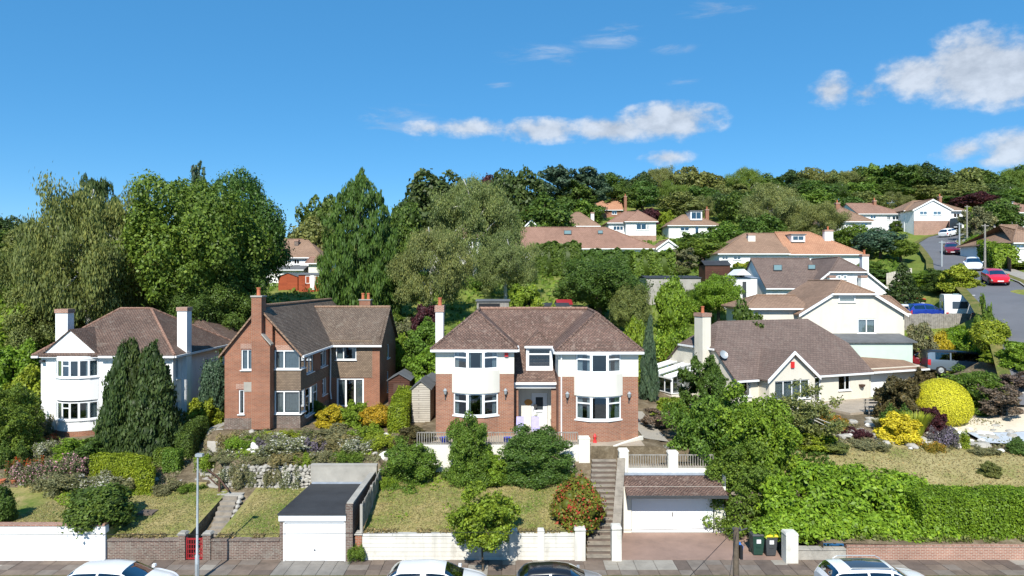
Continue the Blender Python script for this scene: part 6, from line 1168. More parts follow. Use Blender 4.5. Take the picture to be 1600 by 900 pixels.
    MB().box(PX(484.5, 84.5), PX(491, 84.5), 84.53, 84.597, 12.0, PZ(430, 84.5)).build('door', 'upvc', h)
    h = shed('open_garage', 'grey timber garage with painted-in dark doorway behind the middle house', PX(745, 58), PX(795, 58), 58, 61.5, 8.4, PZ(470, 58), PZ(467.5, 59), 'timber_grey', 'felt_grey', 'x'); MB().box(PX(748, 58), PX(781, 58), 57.95, 58.0, 8.6, PZ(474, 58)).build('opening_shade', 'black', h)  # black panel on the closed front paints the shade inside the doorway
    shed('low_shed', 'small red roofed shed behind the middle house ridge', PX(872, 62), PX(893, 62), 62, 65, 9, PZ(475, 62), PZ(468, 63), 'timber_grey', 'red_paint'); shed('low_outbuilding', 'low white outbuilding with dark flat roof above the middle house', PX(850, 60), PX(888, 60), 60, 62, 9, PZ(478, 60), PZ(473, 61), 'render_white', 'felt')
    shed('flat_garage_block', 'flat roofed pale garage block among trees behind the bungalow', PX(1010, 76), PX(1095, 76), 76, 81, 10.3, PZ(434, 76), PZ(430.5, 78), 'concrete', 'felt')
    shed('brown_summerhouse', 'dark brown hut with black roof below the hillside bungalows', PX(1102, 84), PX(1141, 84), 84, 87, 12.4, PZ(414, 84), PZ(407, 85.5), 'boards_brown', 'felt')
    h = shed('pediment_studio', 'white garden studio with small triangular pediment', PX(1132, 76), PX(1183, 76), 76, 80, 10.2, PZ(434, 76), PZ(432, 78), 'render_white', 'lead'); m = MB(); x0, x1 = PX(1150, 75.6), PX(1174, 75.6); z = PZ(430, 75.6); m.hexa([(x0, 75.5, z), (x1, 75.5, z), (x1, 79, z), (x0, 79, z)], [((x0 + x1) / 2 - .01, 75.5, z + .7), ((x0 + x1) / 2 + .01, 75.5, z + .7), ((x0 + x1) / 2 + .01, 79, z + .7), ((x0 + x1) / 2 - .01, 79, z + .7)]); m.build('pediment', 'upvc', h); MB().box(PX(1160, 76), PX(1166, 76), 75.95, 76, 10.3, PZ(440, 76)).build('door', 'glass_dark', h)
    # fences
    def fence(lab, u0, u1, d0, d1, h, mat, bw=.17, base=None):
        x0, x1 = PX(u0, d0), PX(u1, d1); zc = base; L = math.hypot(x1 - x0, d1 - d0); n = int(L / bw); f = T('board_fence', lab, 'fence', ((x0 + x1) / 2, (d0 + d1) / 2, gz((x0 + x1) / 2, (d0 + d1) / 2))); a = math.atan2(d1 - d0, x1 - x0); me = None
        for i in range(n):
            t = i / n; x, y = x0 + (x1 - x0) * t, d0 + (d1 - d0) * t; z = (gz(x, y) if base is None else base) - .3
            if me is None: o = MB().box(0, bw * .94, -.015, .015, 0, h + .3).build('board', mat, None); me = o.data; o.parent = f; o.location = Vector((x, y, z)) - OFF[f]; o.rotation_euler = (0, 0, a)
            else: inst('board', me, f, (x, y, z + random.uniform(-.03, .03)), (0, 0, a + random.uniform(-.05, .05)))
    fence('tall weathered grey board fence in front of the caravan', 1408, 1534, 62.6, 63, 2.0, 'timber_grey', .2, 8.05)
    fence('pale timber fence panel by the upper road corner', 1385, 1425, 80, 80.5, 1.6, 'timber_pale', .3)
    fence('dark red brown fence along the footway of the upper road', 1553, 1580, 92, 77, 1.3, 'timber_brown', .3)
    # poles on the upper road
    for lab, u, d, vt, vb, mat in (('slim grey lamp post on the left side of the upper road', 1471.5, 86, 376, 422, 'metal_grey'), ('tall telegraph pole on the footway of the upper road', 1539, 80, 350, 428, 'timber_grey'), ('telegraph pole near the big white gable house', 1511, 108, 321, 380, 'timber_grey'), ('slim lamp post near the maroon car', 1499, 98, 348, 396, 'metal_grey')):
        x = PX(u, d); p = T('street_pole', lab, 'pole', (x, d, PZ(vb, d))); MB().path([(x, d, PZ(vb, d) - 1.5), (x, d, PZ(vt, d))], [.14, .09], 8).build('pole', mat, p); MB().box(x - .4, x + .4, d - .05, d + .05, PZ(vt, d) - .25, PZ(vt, d) - .15).build('crossarm', mat, p)
    # pots, chairs, lantern posts of the terrace
    for u, lab in ((694, 'blue glazed pot behind the railing, left of the big leafy bush'), (793.5, 'blue glazed pot behind the railing, right of the big leafy bush')):
        x = PX(u, 37.85); p = T('plant_pot', lab, 'plant pot', (x, 37.85, 4.0)); MB().lathe((x, 37.85, 4.0), [(.12, 0), (.22, .16), (.26, .34), (.28, .36), (.22, .34), (.05, .3)], 14).build('pot', 'blue_pot', p, True)
    for i, (u, lab) in enumerate(((813, 'lilac garden chair left of the white front door path'), (837, 'lilac garden chair right in front of the porch'))):
        x, y, z = PX(u, 39.6), 39.6, 4.0; c = T('garden_chair', lab, 'chair', (x, y, z)); MB().box(x - .24, x + .24, y - .22, y + .22, z + .4, z + .46).build('seat', 'lilac', c); MB().hexa([(x - .24, y + .2, z + .46), (x + .24, y + .2, z + .46), (x + .24, y + .25, z + .46), (x - .24, y + .25, z + .46)], [(x - .22, y + .36, z + 1.1), (x + .22, y + .36, z + 1.1), (x + .22, y + .41, z + 1.1), (x - .22, y + .41, z + 1.1)]).build('backrest', 'lilac', c)
        for a in (-.2, .2):
            for b in (-.18, .18): MB().tube((x + a, y + b, z), (x + a, y + b, z + .4), .018).build('leg', 'lilac', c)
    for u, lab in ((836.5, 'dark square planter left of the white front door'), (864.5, 'dark square planter right of the white front door')):
        x, y = PX(u, 41.6), 41.6; p = T('door_planter', lab, 'plant pot', (x, y, 4.07)); MB().hexa([(x - .13, y - .13, 4.07), (x + .13, y - .13, 4.07), (x + .13, y + .13, 4.07), (x - .13, y + .13, 4.07)], [(x - .17, y - .17, 4.6), (x + .17, y - .17, 4.6), (x + .17, y + .17, 4.6), (x - .17, y + .17, 4.6)]).build('pot', 'metal_dark', p)
        pm = MB()
        for i in range(26): a = i * 2.4; pm.quad((x + .03 * math.cos(a), y + .03 * math.sin(a), 4.58), (x + .03 * math.cos(a + 1), y + .03 * math.sin(a + 1), 4.58), (x + .22 * math.cos(a), y + .22 * math.sin(a), 4.9 + .3 * random.random()))
        pm.build('leaves', 'leaf_mid', p)
    x, y = PX(929.5, 38.2), 38.2; p = T('garden_figure', 'small red upright ornament at the head of the stone steps', 'ornament', (x, y, 4.0)); MB().lathe((x, y, 4.0), [(.12, 0), (.09, .1), (.06, .22), (.1, .34), (.05, .45), (.02, .5)], 10).build('body', 'red_bright', p, True)
    for i, u in enumerate((4, 22, 36)):
        x, y = PX(u, 37.3), 37.3; z = gz(x, y); p = T('terracotta_pot', ('terracotta pot at the left picture edge', 'middle one of three terracotta pots on the left', 'terracotta pot nearest the pink roses')[i], 'plant pot', (x, y, z)); MB().lathe((x, y, z), [(.1, 0), (.15, .17), (.17, .17), (.17, .23), (.13, .23), (.03, .2)], 14).build('pot', 'terracotta', p, True)
    x, y = PX(1374, 47), 47.3; b = T('garden_bench', 'weathered grey timber bench beside the dark purple bush', 'bench', (x, y, 3.88))
    for i in range(4): MB().box(x - .75, x + .75, y - .25 + i * .14, y - .13 + i * .14, 4.3, 4.34).build('seat_slat', 'timber_grey', b)
    for i in range(2): MB().box(x - .75, x + .75, y + .3, y + .34, 4.5 + i * .2, 4.6 + i * .2).build('back_slat', 'timber_grey', b)
    for a in (-.68, .62):
        for c in (-.22, .3): MB().box(x + a, x + a + .07, y + c, y + c + .06, 3.85, 4.3 if c < 0 else 4.82).build('leg', 'timber_grey', b)
small_things()

# ------------------------------------------------------------------ foliage: every crown is a cloud of leaf faces over clumps, every tree has its trunk and limbs
def nrm(a): return a / np.maximum(np.linalg.norm(a, axis=1, keepdims=True), 1e-9)
def leaf_mesh(name, C, Nn, size, tint, aspect=1.5, down=0., G=None, core=None):
    """one small folded face per leaf; down bends the leaf axis towards the ground"""
    n = len(C); r = G or rng; t = r.normal(size=(n, 3)); t -= Nn * (t * Nn).sum(1, keepdims=True); t = nrm(t)
    if down:
        dv = np.tile([0, 0, -1.], (n, 1)) + nrm(Nn) * .25; t = nrm(t * (1 - down) + dv * down)
    b = nrm(np.cross(Nn, t)); l = (size * aspect / 2)[:, None]; w_ = (size / 2)[:, None]; j = r.uniform(.7, 1.3, (n, 1))
    V = np.stack([C - t * l, C + b * w_ * j + Nn * w_ * .2, C + t * l, C - b * w_ + Nn * w_ * .2], 1).reshape(-1, 3); nv = 4 * n; tt = np.repeat(tint, 4)
    me = bpy.data.meshes.new(name); F_ = np.arange(nv).reshape(-1, 4)
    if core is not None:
        cv, cf = core; F_ = np.concatenate([F_, np.array(cf) + nv]); V = np.concatenate([V, np.array(cv)]); tt = np.concatenate([tt, np.full(len(cv), .05)])  # inner hulls added to block light, tinted dark for the shade between leaves
    nf = len(F_); me.vertices.add(len(V)); me.vertices.foreach_set('co', V.astype(np.float32).ravel()); me.loops.add(4 * nf); me.loops.foreach_set('vertex_index', F_.astype(np.int32).ravel())
    me.polygons.add(nf); me.polygons.foreach_set('loop_start', np.arange(0, 4 * nf, 4, dtype=np.int32)); me.update(calc_edges=True); me.validate()
    a = me.attributes.new('tint', 'FLOAT', 'POINT'); a.data.foreach_set('value', np.clip(tt, 0, 1).astype(np.float32)); me.materials.append(MATS['leaf_mid'])
    return me
def sph(c, r, nu=8, nv=6):
    v = [(c[0] + r[0] * math.sin(math.pi * (j + .001) / (nv - 1) * .999) * math.cos(2 * math.pi * i / nu), c[1] + r[1] * math.sin(math.pi * (j + .001) / (nv - 1) * .999) * math.sin(2 * math.pi * i / nu), c[2] - r[2] * math.cos(math.pi * j / (nv - 1))) for j in range(nv) for i in range(nu)]
    return v, [(j * nu + i, j * nu + (i + 1) % nu, (j + 1) * nu + (i + 1) % nu, (j + 1) * nu + i) for j in range(nv - 1) for i in range(nu)]
def crown(name, ells, n, size, G, inner=.62, up=.25, rnd=.65, aspect=1.5, down=0., core=0., tv=.24, keep=.72, low=.25, spray=.07, warp=.34):
    E = np.array(ells, float); area = (E[:, 3] * E[:, 4] + E[:, 4] * E[:, 5] + E[:, 3] * E[:, 5]); ix = G.choice(len(E), size=int(n * 1.5), p=area / area.sum())
    dv = nrm(G.normal(size=(len(ix), 3))); rad = G.uniform(inner, 1.03, len(ix)) ** .7; sp = G.random(len(ix)) < spray; rad = np.where(sp, G.uniform(1.0, 1.3, len(ix)), rad); C = E[ix, :3] + dv * E[ix, 3:6] * rad[:, None]
    ok = np.ones(len(C), bool)
    for k in range(len(E)):
        q = np.sqrt((((C - E[k, :3]) / E[k, 3:6]) ** 2).sum(1)); ok &= ~((q < keep) & (ix != k))
    ok &= ~((dv[:, 2] < -.55) & (G.random(len(C)) > low)); C, dv, ix = C[ok][:n], dv[ok][:n], ix[ok][:n]
    Nn = nrm(nrm(dv / E[ix, 3:6] * E[ix, 3:6].mean(1, keepdims=True)) + np.array([0, 0, up]) + G.normal(size=C.shape) * rnd)
    ct = G.uniform(-.16, .16, len(E)); tint = .45 + ct[ix] + G.normal(size=len(C)) * tv
    if warp:      # bend the clumps out of round
        rr = E[:, 3].mean(); ph = G.uniform(0, 6.28, (6, 3)); Wv = np.zeros_like(C)
        for k in range(3):
            f_ = (1.5, 2.9, 5.2)[k] / rr; a_ = (1., .6, .35)[k] * rr * warp
            for j in range(3): Wv[:, j] += a_ * np.sin(C[:, (j + 1) % 3] * f_ + ph[k, j]) * np.cos(C[:, (j + 2) % 3] * f_ * .8 + ph[k + 3, j])
        C = C + Wv; C[:, 2] = np.maximum(C[:, 2], E[:, 2].min() - E[:, 5].max())
    cr = None
    if core:
        cv, cf = [], []
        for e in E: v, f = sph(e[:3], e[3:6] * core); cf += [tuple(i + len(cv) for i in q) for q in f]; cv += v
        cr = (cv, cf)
    return leaf_mesh(name, C, Nn, size * G.uniform(.45, 1.5, len(C)), tint, aspect, down, G, cr)
def clumps(G, n, cz, rx, rz, k=.34, jit=.12, bottom=-.5, flat=.85):
    """clump ellipsoids over an egg shaped envelope of half width rx centred at height cz"""
    out = []
    for i in range(n):
        z = 1 - (i + .5) / n * (1 - bottom); a = i * 2.39996 + G.uniform(-.4, .4); s = math.sqrt(max(0, 1 - z * z)); q = G.uniform(.56, .78); r = rx * k * G.uniform(.75, 1.25)
        out.append((rx * s * math.cos(a) * q + G.normal() * jit * rx, rx * s * math.sin(a) * q + G.normal() * jit * rx, cz + rz * z * q + G.normal() * jit * rz, r, r, r * flat * rz / rx))
    return out
def limbs(G, ells, r0, top, n=7, lean=.05):
    mb = MB(); P = [(0, 0, -.12), (G.normal() * lean * .3, G.normal() * lean * .3, top * .35), (G.normal() * lean, G.normal() * lean, top * .7), (G.normal() * lean, G.normal() * lean, top)]; mb.path(P, [r0 * 1.25, r0, r0 * .7, r0 * .25], 8)
    for e in [ells[i] for i in G.choice(len(ells), size=min(n, len(ells)), replace=False)]:
        s = Vector(P[1]).lerp(Vector(P[3]), G.uniform(.0, .7)); t = Vector(e[:3]); m_ = s.lerp(t, .5) + Vector((0, 0, .03)); mb.path([s, m_, t], [r0 * .45, r0 * .3, r0 * .1], 6)
    return mb
PROTO = {}
def proto(key, ells, n, size, seed, bark='bark', trunk=(.03, .75, 7), **kw):
    G = np.random.default_rng(seed); c = crown(key, ells, n, size, G, **kw); o = limbs(G, ells, *trunk).build('trunk_proto', bark, None); t = o.data; bpy.data.objects.remove(o)
    v = np.zeros(len(c.vertices) * 3, dtype=np.float32); c.vertices.foreach_get('co', v); v = v.reshape(-1, 3); q = lambda a, p: np.percentile(a, p)
    hx = (q(v[:, 0], 98.5) - q(v[:, 0], 1.5) + q(v[:, 1], 98.5) - q(v[:, 1], 1.5)) / 4; S_ = Matrix.Diagonal((.5 / hx, .5 / hx, 1 / q(v[:, 2], 99.6), 1)); c.transform(S_); t.transform(S_); PROTO[key] = (c, t)
def protos():
    for s in range(4):
        G = np.random.default_rng(100 + s); E = clumps(G, 44, .57, .5, .45, .25, .08) + [(0, 0, .55, .24, .24, .24)]; proto('oak%d' % s, E, 62000, .0118, s, low=.5)
        G = np.random.default_rng(200 + s); E = clumps(G, 24, .56, .48, .46, .34, .09) + [(0, 0, .5, .26, .26, .26)]; proto('far%d' % s, E, 9000, .033, 20 + s, low=.5)
    for s in range(3):
        G = np.random.default_rng(300 + s); E = clumps(G, 60, .55, .5, .45, .19, .1, -.8, 1.15); proto('birch%d' % s, E, 66000, .0072, 30 + s, 'bark_white', (.02, .93, 12), down=.75, aspect=2.4, rnd=.9, inner=.25, low=.9, keep=.35)
        E = []                     # pine: flat plates of needles on a bare stem
        for i in range(13): z = .48 + .5 * i / 13; a = i * 2.4; q = (.30 if i < 9 else .16) * (1 - .25 * G.random()); E.append((q * math.cos(a), q * math.sin(a), z, .17, .17, .05))
        proto('pine%d' % s, E + [(0, 0, .95, .15, .15, .06)], 7000, .03, 40 + s, trunk=(.022, .95, 12), rnd=.8, low=.8)
    for s in range(2):             # dense drooping conifer in tiers
        G = np.random.default_rng(400 + s); E = []
        for i in range(120): t = (i + .5) / 120; z = .04 + .93 * t; a = i * 2.39996; q = .47 * (1 - t ** 3.4) ** .75 + .02; r = .085 * (1.15 - .5 * t); E.append((q * math.cos(a) * G.uniform(.75, 1), q * math.sin(a) * G.uniform(.75, 1), z + G.normal() * .01, r, r, r * .62))
        E += [(0, 0, .25, .3, .3, .24), (0, 0, .6, .2, .2, .3)]; proto('spire%d' % s, E, 56000, .0105, 50 + s, down=.7, aspect=2.6, rnd=.55, up=.5, low=.15, trunk=(.03, .9, 4))
        E = []
        for i in range(60): t = i / 60; a = i * 2.39996; q = .42 * (1 - t) + .03; E.append((q * math.cos(a), q * math.sin(a), .08 + .9 * t, .13 * (1.1 - t) + .03, .13 * (1.1 - t) + .03, .03)) 
        proto('fir%d' % s, E, 9000, .024, 60 + s, aspect=2.2, rnd=.5, trunk=(.025, .97, 8), low=.9)
    for s in range(3):
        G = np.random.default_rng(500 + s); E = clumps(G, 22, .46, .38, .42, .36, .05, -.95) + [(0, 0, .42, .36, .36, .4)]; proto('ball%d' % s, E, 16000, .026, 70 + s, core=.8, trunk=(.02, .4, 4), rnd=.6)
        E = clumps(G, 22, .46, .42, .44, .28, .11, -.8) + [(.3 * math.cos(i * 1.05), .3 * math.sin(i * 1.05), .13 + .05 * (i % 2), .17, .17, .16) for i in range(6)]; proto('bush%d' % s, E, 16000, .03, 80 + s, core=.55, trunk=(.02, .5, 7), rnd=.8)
        E = [(math.cos(i * 2.4) * q_, math.sin(i * 2.4) * q_, .08 + .84 * i / 39, .17 - .09 * i / 39, .17 - .09 * i / 39, .1) for i in range(40) for q_ in [.26 * (1 - (i / 39) ** 2.2) * G.uniform(.7, 1.1)]]; proto('column%d' % s, E, 16000, .02, 90 + s, core=.7, down=.6, aspect=2, up=.6, rnd=.5, trunk=(.03, .5, 2))
        E = clumps(G, 26, .5, .46, .46, .22, .16, -.9); proto('loose%d' % s, E, 7500, .03, 95 + s, trunk=(.016, .85, 18), rnd=.9, inner=.2, low=.9, keep=.3)
        E = [(G.uniform(-.42, .42), G.uniform(-.42, .42), G.uniform(.05, .5), G.uniform(.1, .2), G.uniform(.1, .2), G.uniform(.14, .42)) for i in range(26)]; proto('low%d' % s, E, 8000, .034, 97 + s, core=.35, trunk=(.01, .3, 4), rnd=.9)
    G = np.random.default_rng(9); E = clumps(G, 80, .6, .44, .44, .17, .15, -.85) + [(0, 0, .62, .2, .2, .22)]; proto('silver', E, 9000, .02, 98, 'bark_white', trunk=(.022, .9, 22), rnd=.9, inner=.2, low=.8, keep=.4); proto('street', E, 19000, .021, 99, trunk=(.013, .9, 16), rnd=.9, inner=.2, low=.8, keep=.4)
    for s in range(3): G = np.random.default_rng(600 + s); E = clumps(G, 50, .5, .46, .5, .21, .1, -.95) + [(.34 * math.cos(i * .8), .34 * math.sin(i * .8), .1, .15, .15, .12) for i in range(8)] + [(0, 0, .45, .28, .28, .38)]; proto('grove%d' % s, E, 40000, .0158, 110 + s, core=.4, spray=.06, rnd=.75, trunk=(.02, .7, 8), low=.6)
    G = np.random.default_rng(7); proto('dome', [(0, 0, .4, .5, .5, .58), (.02, 0, .38, .5, .48, .56)], 32000, .012, 5, core=.97, inner=.96, rnd=.32, trunk=(.03, .2, 2), keep=.1, spray=0, warp=.03)
    # upright blades: fountain grass and iris clumps
    n = 900; a = G.uniform(0, 6.28, n); q = G.uniform(0, .12, n); L = G.uniform(.5, 1, n); C = np.stack([np.cos(a) * (q + .22 * L), np.sin(a) * (q + .22 * L), L * .45], 1); me = bpy.data.meshes.new('tuft')
    out = np.stack([np.cos(a), np.sin(a), np.zeros(n)], 1); sd = np.stack([-np.sin(a), np.cos(a), np.zeros(n)], 1) * .016; B0 = out * q[:, None]; T1 = out * (q + .42 * L)[:, None] + np.array([0, 0, 1]) * (L * .9)[:, None]; Mi = (B0 + T1) / 2 + np.array([0, 0, .12]) * L[:, None]
    V = np.stack([B0 - sd, B0 + sd, Mi + sd, Mi - sd, Mi - sd, Mi + sd, T1 + sd * .2, T1 - sd * .2], 1).reshape(-1, 3); me.from_pydata(V.tolist(), [], np.arange(len(V)).reshape(-1, 4).tolist()); at = me.attributes.new('tint', 'FLOAT', 'POINT'); at.data.foreach_set('value', np.repeat(G.uniform(.2, .9, n), 8).astype(np.float32)); me.materials.append(MATS['leaf_mid']); PROTO['tuft'] = (me, None)
protos()
USED = {}
def plant(name, label, cat, x, y, z, W, H, key, mat, group=None, D=None, rot=None, sink=.1):
    o = T(name, label, cat, (x, y, z - sink), group); o.scale = (W, D or W, H); o.rotation_euler = (0, 0, random.uniform(0, 6.28) if rot is None else rot); c, t = PROTO[key]
    q = bpy.data.objects.new('crown' if 'tree' in cat else 'foliage', c); COL.objects.link(q); q.parent = o; q.material_slots[0].link = 'OBJECT'; q.material_slots[0].material = MATS['leaf_' + mat]
    if t is not None: q = bpy.data.objects.new('trunk' if 'tree' in cat else 'stem', t); COL.objects.link(q); q.parent = o
    return o
def P(name, label, cat, u, vt, w, d, key, mat, vb=None, group=None, dd=None, rot=None, hmul=1.):
    """plant by its column, top row, width in photo pixels and distance; it stands on the ground there"""
    x = PX(u, d); z = gz(x, d); z = min(z, PZ(vb, d)) if vb and PZ(vb, d) < z else z
    return plant(name, label, cat, x, d, z, w * d / F, (PZ(vt, d) - z + .1) * hmul, key, mat, group, dd, rot)

def hedge(name, label, pts, wd, z0f, h, mat, n, size, bulge=.06, cat='hedge', loc=None, rough=.04):
    """clipped hedge: leaf faces over a thick ribbon that follows the plan points"""
    G = np.random.default_rng(abs(hash(label)) % 9999 if False else len(label) * 37 + n); Pn = np.array(pts, float); seg = np.linalg.norm(np.diff(Pn, axis=0), axis=1); tot = seg.sum(); cum = np.concatenate([[0], np.cumsum(seg)])
    def at(s):
        i = np.clip(np.searchsorted(cum, s, side='right') - 1, 0, len(seg) - 1); f = ((s - cum[i]) / seg[i])[:, None]; p = Pn[i] * (1 - f) + Pn[i + 1] * f; t = (Pn[i + 1] - Pn[i]) / seg[i][:, None]; return p, np.stack([t[:, 1], -t[:, 0]], 1), t
    ar = np.array([tot * h, tot * h, tot * wd, wd * h, wd * h]); k = G.choice(5, size=n, p=ar / ar.sum()); s = G.uniform(0, tot, n); s = np.where(k == 3, 0, np.where(k == 4, tot - 1e-4, s)); p, nn, tt = at(s)
    a = np.where(k == 0, 1., np.where(k == 1, -1., G.uniform(-1, 1, n))); hz = np.where(k == 2, 1., G.uniform(0, 1, n)); lump = bulge * (np.sin(s * 2.3 + hz * 3) + np.sin(s * 5.1 + a * 2) * .6)
    e = np.where(hz > .8, (hz - .8) / .2, 0) * (k < 2) * .18; xy = p + nn * ((a * wd / 2) * (1 - e * .35) + np.sign(a) * (lump + G.normal(size=n) * rough) * (k < 2))[:, None]; ex = np.where(k == 3, -1, np.where(k == 4, 1, 0)); xy = xy + tt * (ex * (G.normal(size=n) * rough))[:, None]
    z0 = np.array([z0f(x_, y_) for x_, y_ in p[:: max(1, n // 60)]]); z0 = np.interp(s, *zip(*sorted(zip(s[:: max(1, n // 60)], z0)))); z = z0 + hz * h + np.where(k == 2, lump + G.normal(size=n) * rough, 0) - np.where(k == 2, (np.abs(a) ** 4) * .1, 0)
    N0 = np.zeros((n, 3)); N0[:, :2] = nn * (a * (k < 2))[:, None] + tt * ex[:, None]; N0[:, 2] = (k == 2) * 1.; Nn = nrm(N0 + np.array([0, 0, .15]) + G.normal(size=(n, 3)) * .5)
    cv, cf = [], []
    ss = np.linspace(0, tot - 1e-4, max(2, int(tot / .5) + 1)); p, nn, tt = at(ss); zz = [z0f(*q) for q in p]; ie = .1
    for i in range(len(ss)):
        for sg, q in ((-1, 0), (1, 0), (1, 1), (-1, 1)): cv.append((*(p[i] + nn[i] * sg * (wd / 2 - ie * (1.6 if q else 1)) + tt[i] * (ie if i == 0 else -ie if i == len(ss) - 1 else 0)), zz[i] - .2 if q == 0 else zz[i] + h - ie))
    for i in range(len(ss) - 1):
        for j in range(4): b = i * 4; cf.append((b + j, b + (j + 1) % 4, b + 4 + (j + 1) % 4, b + 4 + j))
    cf += [(3, 2, 1, 0), tuple(len(cv) - 4 + j for j in range(4))]
    me = leaf_mesh(name, np.column_stack([xy, z]), Nn, size * G.uniform(.6, 1.3, n), .45 + .1 * np.sin(s * 3.) + G.normal(size=n) * .2, 1.5, 0, G, (cv, cf))
    c = p[len(p) // 2]; o = T(name, label, cat, (c[0], c[1], zz[len(p) // 2])); me.transform(Matrix.Translation(-OFF[o])); q = bpy.data.objects.new('foliage', me); COL.objects.link(q); q.parent = o; q.material_slots[0].link = 'OBJECT'; q.material_slots[0].material = MATS['leaf_' + mat]
    return o

